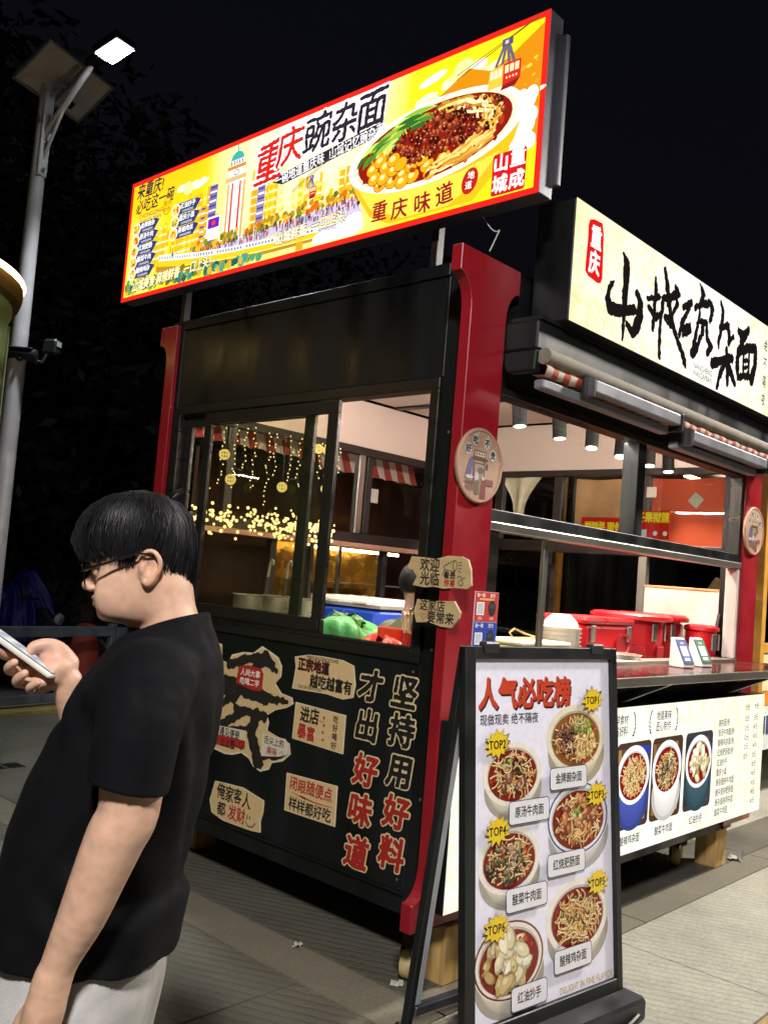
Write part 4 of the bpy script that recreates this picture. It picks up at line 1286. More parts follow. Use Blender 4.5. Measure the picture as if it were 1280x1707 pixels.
# trees, square and crowd
d_ = c.d
for k in range(150):
    c.d = d_ + (k % 50) * c.STEP
    u = RG.uniform(-2.0, -.62); v = 3.27 + RG.uniform(-.02, .04) + .035 * (u + 2)
    c.blob(u, v, RG.uniform(.010, .022), RG.choice([hx('#7f8a2a'), hx('#b98a1a'), hx('#5f6f2a'), hx('#d8661a'), hx('#e8b030')]), RG, 6)
c.d = d_ + 52 * c.STEP
c.poly([(-1.98, 3.25), (-.72, 3.30), (-.66, 3.22), (-.82, 3.17), (-1.9, 3.19)], hx('#c9bfd8'))
for k in range(16): c.ell(RG.uniform(-1.8, -.8), RG.uniform(3.195, 3.24), .08, .008, hx('#efe08a'), 10)
d_ = c.d
for k in range(230):
    c.d = d_ + (k % 40) * c.STEP
    u = RG.uniform(-2.0, -.68); v = RG.uniform(3.215, 3.262) + .02 * (u + 2)
    c.rect(u, v, u + .007, v + .024, RG.choice([hx('#2a2440'), hx('#4a3a58'), hx('#b03020'), hx('#6a5a70'), hx('#1c1c30'), hx('#d0602a')]))
c.d = d_ + 42 * c.STEP
# monorail on its beam
c.poly([(-2.32, 3.25), (-1.95, 3.195), (-1.5, 3.165), (-.9, 3.155), (-.9, 3.14), (-1.5, 3.145), (-1.95, 3.17), (-2.32, 3.215)], hx('#b8862a'))
top = [(-2.30, 3.315), (-2.1, 3.285), (-1.9, 3.262), (-1.6, 3.235), (-1.3, 3.22), (-.95, 3.205)]
bot = [(-2.30, 3.245), (-2.1, 3.222), (-1.9, 3.200), (-1.6, 3.178), (-1.3, 3.168), (-.95, 3.160)]
def lerp_path(P, t):
    q = t * (len(P) - 1); i = min(int(q), len(P) - 2); f = q - i
    return (P[i][0] + (P[i + 1][0] - P[i][0]) * f, P[i][1] + (P[i + 1][1] - P[i][1]) * f)
c.raw(bot + top, [(i, i + 1, len(top) + i + 1, len(top) + i) for i in range(len(top) - 1)], hx('#f6c520'))
mid = [((a[0] + b[0]) / 2, b[1] + (a[1] - b[1]) * .48) for a, b in zip(top, bot)]
c.raw(mid + top, [(i, i + 1, len(top) + i + 1, len(top) + i) for i in range(len(top) - 1)], WH)
for k in range(60):
    t = (k + .3) / 60; a, b = lerp_path(mid, t), lerp_path(top, t); t2 = (k + .78) / 60; a2, b2 = lerp_path(mid, t2), lerp_path(top, t2)
    if k % 10 == 9: continue
    c.poly([(a[0], a[1] + (b[1] - a[1]) * .25), (a2[0], a2[1] + (b2[1] - a2[1]) * .25), (a2[0], a2[1] + (b2[1] - a2[1]) * .75), (a[0], a[1] + (b[1] - a[1]) * .75)], hx('#5a5f78'))
for u in (-2.0, -1.55, -1.1): c.rect(u, V0 + bw, u + .05, 3.16, hx('#d8a020'))
# shrubs in the lower left corner
d_ = c.d
for k in range(150):
    c.d = d_ + (k % 50) * c.STEP
    u = RG.uniform(U0 + bw + .03, -1.35); v = V0 + bw + .02 + abs(RG.gauss(0, .035)) * (1 if u < -1.9 else .5)
    c.blob(u, v, RG.uniform(.012, .03), RG.choice([hx('#2f7a6a'), hx('#1f5a58'), hx('#6a9a3a'), hx('#c9b030'), hx('#3f9a8a'), hx('#8a6a20')]), RG, 7)
c.d = d_ + 52 * c.STEP
# steam clouds by the bowl
for k in range(26):
    u = RG.uniform(-.96, -.68); v = 3.13 + RG.uniform(0, .07) * (1 if u > -.8 else .3)
    c.ell(u, max(v, 3.145), .04, .028, mix(WH, hx('#ffe9a0'), RG.random() * .4), 14)
for k in range(16):
    c.ell(RG.uniform(.16, .235), RG.uniform(3.30, 3.50), .03, .035, mix(WH, hx('#bfe0e0'), RG.random() * .6), 14)
c.build('picture', M_INK, sg)

# the big bowl
c = Canvas(F0, .014)
ang = -.02
def BP(a, q, cu=-.275, cv=3.437, ru=.485, rv=.185):
    return (cu + q * ru * math.cos(a), cv + q * rv * math.sin(a) + .02 * q * math.cos(a))
body = [BP(R(180 + 180 * k / 24), 1) for k in range(25)]
low = [(-.275 + .40 * math.cos(R(k)), 3.125 + .0 * math.sin(R(k)) + (.02 if k in (0, 180) else 0)) for k in range(360, 179, -12)]
P = [BP(R(180), 1), (-.70, 3.30), (-.60, 3.175), (-.48, V0 + bw + .004), (-.02, V0 + bw + .004), (.07, 3.20), (.165, 3.33), BP(0, 1)]
c.poly(P + [BP(R(-180 * k / 20), .99) for k in range(1, 20)], hx('#f3b81e'))
c.poly([(-.72, 3.36), (-.60, 3.21), (-.40, 3.13), (-.15, 3.13), (-.0, 3.2), (.1, 3.30), (-.1, 3.26), (-.4, 3.25), (-.62, 3.32)], hx('#ffd84a'))
c.poly([BP(R(9 * k), 1) for k in range(40)], (1.0, .98, .92))
c.poly([BP(R(9 * k), .925) for k in range(40)], hx('#f3e6c0'))
c.poly([BP(R(9 * k), .875) for k in range(40)], hx('#8a1a10'))
d_ = c.d
i = 0
def lay():
    global i
    c.d = d_ + (i % 160) * c.STEP * .7; i += 1
def inb(q=.84):
    a = RG.uniform(0, 6.283); r = math.sqrt(RG.random()) * q
    return BP(a, r)
for k in range(70):
    lay(); u, v = inb(.86); c.blob(u, v, .022, RG.choice([hx('#b03a18'), hx('#8a1c0c'), hx('#d0561c')]), RG, 6, .6)
for k in range(70):   # noodles round the right rim and front
    lay(); a = R(RG.uniform(-75, 70)); q = RG.uniform(.55, .84)
    P = [BP(a + .13 * t, q + .03 * math.sin(t * 2 + k)) for t in range(-2, 3)]
    c.line(P, .012, RG.choice([hx('#f2d27a'), hx('#e0ae48'), hx('#fff0b8'), hx('#c98a2c')]))
for k in range(34):   # greens, upper left
    lay(); a = R(RG.uniform(95, 178)); q = RG.uniform(.5, .86)
    P = [BP(a + .10 * t, q + .02 * t) for t in range(-2, 3)]
    c.line(P, [.004, .018, .024, .018, .004], RG.choice([hx('#4f8a2a'), hx('#8fb83a'), hx('#2f6a2a'), hx('#c8dc6a')]))
for k in range(46):   # spring onion
    lay(); a = R(RG.uniform(35, 85)); u, v = BP(a, RG.uniform(.45, .82)); c.blob(u, v, .014, RG.choice([hx('#7fb02a'), hx('#a8cc4a'), hx('#4f8a1f'), hx('#d8ea8a')]), RG, 7, .7)
for k in range(290):  # minced meat
    lay(); a = RG.uniform(0, 6.283); r = math.sqrt(RG.random()); u, v = -.20 + .32 * r * math.cos(a), 3.462 + .098 * r * math.sin(a) + .02 * r * math.cos(a)
    co = RG.choice([hx('#7a2418'), hx('#5a1a14'), hx('#9a3a22'), hx('#b8552e'), hx('#45140f')]); q = RG.uniform(.010, .019)
    c.blob(u, v, q * 1.15, dark(co, .5), RG, 7, .8); lay(); c.blob(u - q * .15, v + q * .2, q * .85, co, RG, 6, .8); lay(); c.blob(u - q * .2, v + q * .4, q * .3, hx('#e0925a'), RG, 5)
for (u, v) in [(-.60, 3.39), (-.555, 3.42), (-.52, 3.385), (-.585, 3.345), (-.53, 3.335), (-.47, 3.36), (-.475, 3.405), (-.43, 3.375), (-.42, 3.33), (-.37, 3.355), (-.48, 3.31), (-.36, 3.305), (-.42, 3.295), (-.28, 3.335), (-.26, 3.30), (-.31, 3.37), (-.19, 3.345), (-.55, 3.31), (-.53, 3.45), (-.58, 3.44)]:
    lay(); c.ell(u, v, .040, .031, hx('#9a4a08'), 16, .3); lay(); c.ell(u, v + .001, .037, .0285, hx('#f2a81a'), 16, .3); lay(); c.ell(u - .006, v + .007, .018, .012, hx('#ffe07a'), 12, .3); lay(); c.ell(u - .01, v + .011, .006, .004, WH, 8)
c.d = d_ + 122 * c.STEP
DR = hx('#8e1a22')
for (t, u, v, r) in (('重', -.535, 3.185, -.02), ('庆', -.415, 3.172, 0), ('味', -.285, 3.168, .05), ('道', -.165, 3.18, .1)):
    c.text(t, u, v, .098, DR, 'c', .018, rot=r, rough=.02)
c.ell(-.035, 3.205, .04, .056, hx('#b8231c'), 20, -.3); c.text('地', -.03, 3.228, .036, WH, 'c', .012); c.text('道', -.04, 3.188, .036, WH, 'c', .012)
c.build('bowl_picture', M_INK, sg)

# lettering
c = Canvas(F0, .024)
INKB = hx('#2c2634')
def brush(t, u, v, s, col, r=.05):
    c.text(t, u + .005, v - .005, s, mix(col, (0, 0, 0), .5), 'c', .006, rot=r, shear=.12, rough=.025)
    c.text(t, u, v, s, col, 'c', .004, rot=r, shear=.12, rough=.035)
c.d += .0
for (t, u, v, s) in (('重', -1.345, 3.615, .235), ('庆', -1.19, 3.66, .205)):
    c.text(t, u, v, s, WH, 'c', .06, rot=.04, shear=.12); brush(t, u, v, s, hx('#d4231c'))
for (t, u, v, s) in (('豌', -.995, 3.675, .20), ('杂', -.80, 3.675, .20), ('面', -.635, 3.685, .20)):
    c.text(t, u, v, s, WH, 'c', .06, rot=.04, shear=.12); brush(t, u, v, s, INKB)
c.poly([(-1.30, 3.498), (-1.22, 3.470), (-.62, 3.535), (-.54, 3.60), (-.62, 3.598), (-1.20, 3.532)], INKB)
c.text('一碗地道重庆味  山城记忆豌杂面!', -.905, 3.535, .062, (1, 1, 1), 'c', .012, sx=.82, rot=.10)
c.text('来重庆!', -2.43, 3.735, .100, INKB, 'c', .022, sx=.85, rot=.0, shear=.1, rough=.03)
c.text('必吃这一碗', -2.37, 3.645, .092, INKB, 'c', .018, sx=.85, rot=.03, shear=.1, rough=.03)
c.text('CHONGQING', -2.40, 3.578, .036, hx('#3a3030'), 'c', 0, 1.1); c.text('WANZA MIAN', -2.40, 3.545, .034, hx('#3a3030'), 'c', 0, 1.0)
c.ell(-2.235, 3.585, .042, .052, hx('#7a4a10'), 20); c.ell(-2.235, 3.585, .038, .048, hx('#f8cf20'), 20)
c.text('重庆', -2.235, 3.602, .034, hx('#7a3a10'), 'c'); c.text('特色', -2.235, 3.566, .034, hx('#7a3a10'), 'c')
IT1 = ['金牌豌杂', '原汤牛肉', '红烧肥肠', '酸菜牛肉', '酸辣鸡杂']; IT2 = ['红油抄手', '重庆小面', '青椒肉丝']
def dish(u, v, t, col):
    c.poly([(u + .02, v - .032), (u + .19, v - .032), (u + .235, v + .02), (u + .19, v + .034), (u + .02, v + .034)], hx('#2f3a6a'))
    c.ell(u, v, .042, .036, WH, 18); c.ell(u, v, .036, .030, hx('#f0d060'), 18)
    for k in range(9): c.blob(u + RG.uniform(-.022, .022), v + RG.uniform(-.018, .018), .009, RG.choice([col, hx('#d0502a'), hx('#c8a03a')]), RG, 6)
    c.text(t, u + .115, v + .013, .036, (1, 1, 1), 'c', .02); c.text('CHONGQING', u + .115, v - .018, .018, (1, 1, 1), 'c', 0, .95)
for k, t in enumerate(IT1): dish(-2.535, 3.505 - k * .068, t, (hx('#d8962a'), hx('#c8402a'), hx('#5f9a3a'), hx('#c8a02a'), hx('#e8e0c0'))[k])
for k, t in enumerate(IT2): dish(-2.135, 3.535 - k * .070, t, (hx('#c8962a'), hx('#5f9a3a'), hx('#d8b02a'))[k])
c.text('山城美食·麻辣鲜香  一口上头!', -2.13, 3.165, .072, hx('#fff2b0'), 'c', .03, sx=.80, rot=.035, shear=.15, col2=hx('#4a3a10'), out=.07)
c.text('山城鲜香  一口上头!', -.98, 3.20, .068, hx('#fff6d0'), 'c', .03, sx=.82, rot=.05, shear=.15, col2=hx('#4a3a20'), out=.08)
# stamp
c.rrect(.085, 3.105, .245, 3.275, .012, hx('#b3131b')); c.rrect(.089, 3.109, .241, 3.271, .01, hx('#d01a20'))
for (t, u, v) in (('山', .125, 3.235), ('城', .125, 3.15), ('重', .205, 3.238), ('成', .205, 3.152)): c.text(t, u, v, .076, (1, .98, .95), 'c', .03, rough=.03)
c.build('lettering', M_INK, sg)
# cable cars
def cable_car(u, v, s):
    for (a, b) in (((-1.6, -.5), (2.4, 1.5)), ((-1.6, -.62), (2.4, 1.38))): c.line([(max(U0 + bw, u + a[0] * s), v + (a[1] + .98) * s), (min(U1 - bw, u + b[0] * s), min(V1 - bw, v + (b[1] + .62) * s))], .004, hx('#5a4a20'))
    for (a, b) in ((-.3, -.05), (.28, .06), (-.1, 0), (.12, .04)): c.line([(u + a * s, v + .28 * s), (u + b * s, v + .85 * s)], .012 * s / .13, hx('#6a6070'))
    c.rect(u - .14 * s, v + .78 * s, u + .2 * s, v + .98 * s, hx('#5a5064')); c.rect(u - .05 * s, v + .83 * s, u + .06 * s, v + .93 * s, hx('#c8c0d0'))
    c.poly([(u - .52 * s, v - .28 * s), (u - .05 * s, v - .28 * s), (u - .05 * s, v + .3 * s), (u - .48 * s, v + .22 * s)], hx('#f0c040'))
    c.poly([(u - .05 * s, v - .28 * s), (u + .5 * s, v - .2 * s), (u + .5 * s, v + .3 * s), (u - .05 * s, v + .3 * s)], hx('#d02a20'))
    c.poly([(u - .05 * s, v - .28 * s), (u + .5 * s, v - .2 * s), (u + .35 * s, v - .38 * s), (u - .1 * s, v - .4 * s)], hx('#8a1a20'))
    for k in range(3): c.rect(u + (.0 + .16 * k) * s, v + .03 * s, u + (.12 + .16 * k) * s, v + .24 * s, hx('#f8e8b0'))
    for k in range(3): c.rect(u + (-.45 + .13 * k) * s, v - .02 * s, u + (-.36 + .13 * k) * s, v + .2 * s, hx('#fff6d0'))
    for k in range(4): c.rect(u + (.05 + .1 * k) * s, v - .13 * s, u + (.1 + .1 * k) * s, v - .07 * s, hx('#ffe0a0'))
for args in ((.105, 3.605, .155), (-1.005, 3.38, .085)):
    c = Canvas(F0, .025); cable_car(*args); c.build('cable_car_picture', M_INK, sg)

# ------------------------------------------------------------------ front sign
M_INK2 = backlit('backlit parchment print', 1.35, .55)
M_INK3 = backlit('backlit ink', 1.3)
fs = thing('front_sign', 'long cream lit sign with black brush characters over the counter', 'lit sign', (0, 0, 0))
MB().box(.235, -.248, 2.685, 3.32, -.06, 3.205, .006).build('sign_box', M_K, fs)
MB().box(.12, -.20, 2.668, 3.2, -.03, 2.684).build('mount_shelf', M_K, fs)
F1 = Frame((0, -.2485, 0), (1, 0, 0), (0, 0, 1))
c = Canvas(F1, .0006); c.grid(.237, 2.687, 3.318, 3.203, 24, 6, lambda a, b: mix((.97, .99, 1.0), (.98, .82, .45), min(1, max(0, abs(a - .42) * 2.1 - .18) + .35 * abs(b - .5)))); c.build('parchment_face', M_INK2, fs)  # uneven tube glow put into the ink: whitish centre, yellower edges
c = Canvas(F1, .003)
BK = hx('#1a1414')
groups = [CAL[0:3], CAL[3:12], CAL[12:21], CAL[21:27], CAL[27:37]]
for g in groups: c.strokes(g, BK, .013, .006, 130)
c.build('brush_lettering', M_INK3, fs)
c = Canvas(F1, .003)
seal = [(.345, 3.145), (.378, 3.158), (.446, 3.163), (.462, 3.124), (.468, 3.03), (.474, 2.93), (.462, 2.905), (.435, 2.898), (.36, 2.906), (.332, 2.922), (.334, 2.99), (.338, 3.06), (.336, 3.12)]
c.poly(seal[::-1], hx('#d4181c'))
c.text('重', .405, 3.085, .105, (1, .96, .92), 'c', .04, sx=.85, rough=.05); c.text('庆', .402, 2.975, .105, (1, .96, .92), 'c', .04, sx=.85, rough=.05)
c.build('red_seal', M_INK3, fs)
c = Canvas(F1, .003)
c.text('NANCHENG', 1.51, 2.765, .042, BK, 'c', 0, .95); c.text('WANZAMIAN', 1.51, 2.728, .042, BK, 'c', 0, .86)
for k, t in enumerate('绝不隔夜'): c.text(t, 2.322, 3.085 - k * .106, .074, BK, 'c', .012, sx=.7, rough=.03)
for k, t in enumerate('现做现卖'): c.text(t, 2.45, 3.085 - k * .106, .074, BK, 'c', .012, sx=.7, rough=.03)
c.build('small_lettering', M_INK3, fs)

# ------------------------------------------------------------------ menu light box
M_INK4 = backlit('backlit menu print', 1.25, .5)
mbx = thing('menu_light_box', 'long cream lit menu box with dish photos and price list under the counter', 'menu sign', (0, 0, 0))
MB().box(-.135, -.118, .345, 2.95, -.04, 1.056, .005).build('sign_box', M_K, mbx)
F2 = Frame((0, -.1185, 0), (1, 0, 0), (0, 0, 1))
c = Canvas(F2, .0006); c.grid(-.132, .348, 2.947, 1.053, 24, 6, lambda a, b: mix((.93, 1.0, .98), (1.0, .93, .68), min(1, abs(a - .45) * 1.1 + .6 * abs(b - .55) * b))); c.build('parchment_face', M_INK4, mbx)
RG = random.Random(5)
photos = [(-.03, 'noodle', '原汤牛肉面', '#3f4a9a'), (.36, 'beef', '豌杂面', '#e8e4dc'), (.74, 'pork', '红烧肥肠面', '#e0dcd4'), (1.115, 'chicken', '酸辣鸡杂面', '#4a58a8'), (1.475, 'veg', '酸菜牛肉面', '#f0ece4'), (1.855, 'wonton', '红油抄手', '#3f5a62')]
for (u, kind, cap, sidec) in photos:
    c = Canvas(F2, .003)
    w, v0, v1 = .345, .468, .882
    dk = kind == 'wonton'
    c.rrect(u, v0, u + w, v1, .03, hx('#4a3428') if not dk else hx('#3a3a3c'))
    for k in range(7):
        q = k / 7
        c.poly([(u + .012 + q * (w - .06), v1 - .03), (u + .012 + q * (w - .06) + .03, v1 - .03), (u + .012 + q * (w - .06) + .055, v0 + .03), (u + .02 + q * (w - .06), v0 + .03)], RG.choice([hx('#8a5f3c'), hx('#a87a4c'), hx('#6a4630')]) if not dk else RG.choice([hx('#55504c'), hx('#302e2e')]))
    if kind == 'chicken': c.poly([(u + .2, v1 - .02), (u + .33, v1 - .03), (u + .3, v1 - .13)], hx('#2a3fb0'))
    c.ell(u + w * .5, v0 + .15, .16, .13, hx('#3a2a22'), 24)
    bowl(c, u + w * .5, v0 + .255, .163, .142, RG, kind, hx('#f2f6fa'), hx(sidec), None, .82)
    c.build('dish_photo', M_INK3, mbx)
    c = Canvas(F2, .003)
    c.text(cap, u + w * .5, .414, .048, hx('#2a2420'), 'c', .012, sx=.85)
    c.build('caption', M_INK3, mbx)
c = Canvas(F2, .003)
INK = hx('#2f2a2a')
for (u, a, b) in ((1.12, '新鲜食材', '每日好料'), (1.58, '地道美味', '匠心制作'), (.66, '现做现卖', '绝不隔夜')):
    c.text(a, u, .995, .052, INK, 'c', .01, sx=.8); c.text(b, u, .940, .052, INK, 'c', .01, sx=.8)
    for s in (-1, 1):
        for k in range(7):
            t = R(-60 + 20 * k); c.ell(u + s * (.125 + .03 * math.cos(t)), .967 + .06 * math.sin(t), .012, .005, INK, 8, s * (t + 1.2))
rows = [('豌杂面/粉', '12元', '13元'), ('原汤牛肉面/粉', '12元', '14元'), ('酸辣鸡杂面/粉', '12元', '14元'), ('红烧肥肠面/粉', '12元', '14元'), ('红油抄手', '12元', '13元'), ('重庆小面', '', '10元'), ('豌杂面拼牛肉面', '', '14元'), ('豌杂面拼肥肠面', '', '14元'), ('豌杂面拼鸡杂面', '', '14元'), ('酸菜牛肉面', '', '14元')]
c.text('小份', 2.672, .985, .044, INK, 'c', .008, sx=.85); c.text('大份', 2.812, .985, .044, INK, 'c', .008, sx=.85)
for k, (a, p, q) in enumerate(rows):
    v = .912 - k * .0553
    c.text(a, 2.262, v, .044, INK, 'l', .008, sx=.82)
    if p: c.text(p, 2.672, v + .006, .042, INK, 'c', .006, sx=.9)
    c.text(q, 2.806, v + .006, .042, INK, 'c', .006, sx=.9)
c.build('menu_lettering', M_INK3, mbx)

# ------------------------------------------------------------------ stickers on the black side panel
M_PRT = printed('matt sticker print', .6)
FS = Frame((-.0008, 0, 0), (0, -1, 0), (0, 0, 1))
CARD = hx('#dcbd8a'); CARD2 = hx('#b8935c'); INKC = hx('#1d1714'); REDC = hx('#b02a22'); CRM = hx('#e2cfa6')
def sticker(name, label, cat, outline, group, back=CARD, edge=hx('#e6d6b4'), th=.004):
    t = thing(name, label, cat, (0, 0, 0), 0, group)
    cx = sum(p[0] for p in outline) / len(outline); cy = sum(p[1] for p in outline) / len(outline)
    P = outline if sum(a[0] * b[1] - b[0] * a[1] for a, b in zip(outline, outline[1:] + outline[:1])) > 0 else outline[::-1]
    MB().prism(P, FS.O, FS.X, FS.Y, FS.N, 0, th).build('backing', mat('pale cut edge', edge, .7), t)
    c = Canvas(FS, th + .0002)
    c.poly([(cx + (p[0] - cx) * .975, cy + (p[1] - cy) * .965) for p in P], back)
    rg = random.Random(int(abs(cx) * 1000))
    xs = [p[0] for p in P]; ys = [p[1] for p in P]
    for k in range(7):   # corrugation lines and scuffs of the board
        v = rg.uniform(min(ys) + .25 * (max(ys) - min(ys)), max(ys) - .25 * (max(ys) - min(ys)))
        a = min(xs) + .15 * (max(xs) - min(xs)); b = max(xs) - .15 * (max(xs) - min(xs))
        u0 = rg.uniform(a, b - .3 * (b - a)); c.line([(u0, v), (u0 + rg.uniform(.1, .3) * (b - a), v + rg.uniform(-.004, .004))], rg.uniform(.002, .006), mix(back, CARD2 if k % 2 else CRM, .8))
    return t, c
S1 = [(-0.957, 1.177), (-0.863, 1.197), (-0.763, 1.2), (-0.642, 1.198), (-0.57, 1.182), (-0.551, 1.099), (-0.559, 1.045), (-0.621, 1.028), (-0.73, 1.037), (-0.842, 1.033), (-0.958, 1.03), (-0.951, 1.078), (-0.945, 1.131)]
t, c = sticker('cardboard_sticker', 'torn cardboard sticker reading 正宗地道 越吃越富有, topmost beside the slogan', 'sticker', S1, 'cardboard look stickers')
c.text('MINGXUAN DIDAO KOUWEI', -.77, 1.187, .022, INKC, 'c', .02, .7); c.text('YUE CHI YUE FU YOU', -.84, 1.048, .020, INKC, 'c', .02, .8)
c.text('正宗地道', -.825, 1.148, .062, INKC, 'c', .035, sx=.85, col2=hx('#a8332a'), out=.06); c.text('越吃越富有', -.705, 1.082, .064, INKC, 'c', .035, sx=.85)
c.build('print', M_PRT, t)
S2 = [(-0.924, 0.972), (-0.594, 0.963), (-0.593, 0.795), (-0.928, 0.805)]
t, c = sticker('cardboard_sticker', 'cardboard sticker reading 进店暴富 with small red stars, second from the top', 'sticker', S2, 'cardboard look stickers')
c.text('进店', -.822, .925, .075, INKC, 'c', .03, sx=.85, rough=.03); c.text('暴富', -.835, .848, .072, REDC, 'c', .03, sx=.85, rough=.03, jit=.06)
for k in range(4): c.star(-.728 + .004 * (k % 2), .93 - k * .032, .004, .012, 5, REDC, 1, .3 + k)
for k, ch in enumerate('吃好喝好'): c.text(ch, -.652, .935 - k * .038, .034, INKC, 'c', .02)
c.build('print', M_PRT, t)
S3 = [(-0.943, 0.645), (-0.609, 0.654), (-0.605, 0.48), (-0.938, 0.476)]
t, c = sticker('cardboard_sticker', 'cardboard sticker reading 闭眼随便点 样样都好吃, lower middle of the panel', 'sticker', S3, 'cardboard look stickers')
c.text('闭眼随便点', -.775, .605, .066, REDC, 'c', .022, sx=.86, rough=.02, jit=.05); c.text('样样都好吃', -.773, .515, .062, INKC, 'c', .022, sx=.9, rough=.02, jit=.05)
c.line([(-.90, .567), (-.80, .555), (-.84, .563), (-.75, .553), (-.63, .556)], [.002, .006, .005, .006, .002], REDC)
c.build('print', M_PRT, t)
S4 = [(-1.465, 0.5), (-1.36, 0.507), (-1.243, 0.513), (-1.155, 0.497), (-1.085, 0.486), (-1.084, 0.43), (-1.098, 0.383), (-1.091, 0.337), (-1.159, 0.329), (-1.259, 0.327), (-1.377, 0.326), (-1.471, 0.345), (-1.495, 0.4), (-1.48, 0.449)]
t, c = sticker('cardboard_sticker', 'wavy cardboard sticker reading 俺家客人都发财 with a smile, lowest beside the man', 'sticker', S4, 'cardboard look stickers')
c.text('俺家客人', -1.31, .46, .078, INKC, 'c', .02, sx=.85, rough=.02, jit=.06); c.text('都', -1.395, .378, .07, INKC, 'c', .022, rough=.02); c.text('发财', -1.275, .378, .075, REDC, 'c', .02, rough=.02, sx=.9)
c.line([(-1.205, .363), (-1.185, .345), (-1.155, .345), (-1.13, .37)], .005, INKC)
for u in (-1.195, -1.175): c.line([(u, .395), (u + .002, .378)], .006, INKC)
c.build('print', M_PRT, t)
t, c = sticker('cardboard_sticker', 'big jagged cutout sticker with a huge black 爱发 character and red tags', 'sticker', FA_OUT, 'cardboard look stickers', CARD)
c.build('board_print', M_PRT, t)
c = Canvas(FS, .006); c.strokes([[(a, b, w * .82) for a, b, w in s_] for s_ in FA], hx('#241d1b'), .016, 0, 150); c.build('black_character', M_PRT, t)
c = Canvas(FS, .0085)
c.poly([(-1.356, 1.084), (-1.366, 1.0), (-1.239, .981), (-1.166, .987), (-1.164, 1.068), (-1.184, 1.092), (-1.285, 1.097)], REDC)
c.text('人间大事', -1.263, 1.060, .036, (.9, .86, .78), 'c', .02, sx=1.05); c.text('吃喝二字', -1.263, 1.017, .036, (.9, .86, .78), 'c', .02, sx=1.05)
c.poly([(-1.491, .772), (-1.485, .728), (-1.256, .735), (-1.261, .783)], hx('#e0d4bc')); c.poly([(-1.485, .728), (-1.485, .68), (-1.253, .699), (-1.256, .735)], REDC)
c.text('遇见便是', -1.38, .75, .045, INKC, 'c', .02, sx=.9, rough=.02); c.text('上上签', -1.39, .70, .045, INKC, 'c', .02, sx=.9, rough=.02)
c.ell(-1.283, .707, .018, .018, INKC, 16); c.ell(-1.283, .707, .015, .015, REDC, 16); c.line([(-1.291, .705), (-1.283, .698), (-1.275, .705)], .003, INKC)
c.poly([(-1.127, .687), (-1.007, .706), (-.943, .726), (-.936, .771), (-.966, .795), (-1.135, .792)], hx('#ddd2bd'))
c.text('舌尖上的', -1.045, .768, .040, INKC, 'c', .016, sx=.9); c.text('美味', -1.055, .722, .040, REDC, 'c', .02, sx=.95); c.line([(-1.0, .722), (-.985, .735), (-.97, .715), (-.955, .72)], .003, INKC)
c.build('tag_print', M_PRT, t)
# slogan: ten cut-out characters
W = [('坚', -.265, 1.108, 0), ('持', -.264, .951, 0), ('用', -.257, .788, 0), ('好', -.259, .62, 1), ('料', -.267, .452, 1), ('才', -.459, 1.108, 0), ('出', -.462, .94, 0), ('好', -.449, .753, 1), ('味', -.463, .585, 1), ('道', -.465, .405, 1)]
ordn = ['topmost', 'second', 'middle', 'fourth', 'lowest']
for k, (ch, u, v, red) in enumerate(W):
    t = thing('slogan_character', '%s cut-out character %s, %s in the %s column of the slogan' % ('red' if red else 'black', ch, ordn[k % 5], 'right' if k < 5 else 'left'), 'sticker', (0, 0, 0), 0, 'slogan characters on the side panel')
    c = Canvas(FS, .0035); c.text(ch, u, v, .140, hx('#dcc798'), 'c', .082, sx=1.02, shear=.12); c.build('cream_backing', M_PRT, t)
    c = Canvas(FS, .0050); c.text(ch, u, v, .140, hx('#a8241e') if red else hx('#191514'), 'c', .036, sx=1.02, shear=.12, rough=.03); c.build('character', M_PRT, t)
# board-cut signs sticking out at the corner post
M_PLY = mat('cut plywood board', hx('#c0a678'), .65, var=.15, scale=6, stretch=(1, 1, 5))
FC = Frame((-.1345, -.113, 0), (0, -1, 0), (0, 0, 1))
def plaque(label, P, n0=.0):
    t = thing('wooden_board_sign', label, 'sign', (0, 0, 0), 0, 'wooden welcome boards on the corner')
    A = P if sum(a[0] * b[1] - b[0] * a[1] for a, b in zip(P, P[1:] + P[:1])) > 0 else P[::-1]
    MB().prism(A, FC.O, FC.X, FC.Y, FC.N, 0, .01).build('board', M_PLY, t)
    vc = sum(q[1] for q in A) / len(A); MB().prism([(-.12, vc - .03), (-.085, vc - .03), (-.085, vc + .03), (-.12, vc + .03)], FC.O, FC.X, FC.Y, FC.N, -.0012, -.0002).build('spacer', M_PLY, t)
    return t, Canvas(FC, .0104)
W1 = [(-0.276, 1.673), (-0.208, 1.671), (-0.151, 1.667), (-0.088, 1.683), (-0.024, 1.682), (0.008, 1.671), (0.024, 1.634), (0.032, 1.575), (0.014, 1.56), (-0.049, 1.561), (-0.103, 1.554), (-0.15, 1.559), (-0.196, 1.553), (-0.259, 1.558), (-0.241, 1.594), (-0.265, 1.618), (-0.295, 1.624)]
t, c = plaque('upper wavy wooden board reading 欢迎光临 with a drawn megaphone, on the corner', W1)
c.text('欢迎', -.178, 1.642, .056, INKC, 'c', .022, sx=.9); c.text('光临', -.174, 1.588, .056, INKC, 'c', .022, sx=.9)
c.line([(-.108, 1.64), (-.06, 1.665), (-.052, 1.622), (-.1, 1.628), (-.108, 1.64)], .003, INKC); c.ell(-.052, 1.645, .010, .022, INKC, 16); c.ell(-.052, 1.645, .007, .018, hx('#c0a678'), 16)
for k in range(4): c.line([(-.036, 1.65 - .01 * k + .008), (-.02, 1.662 - .014 * k)], .0025, INKC)
c.line([(-.1, 1.628), (-.112, 1.61), (-.1, 1.605), (-.09, 1.626)], .003, INKC)
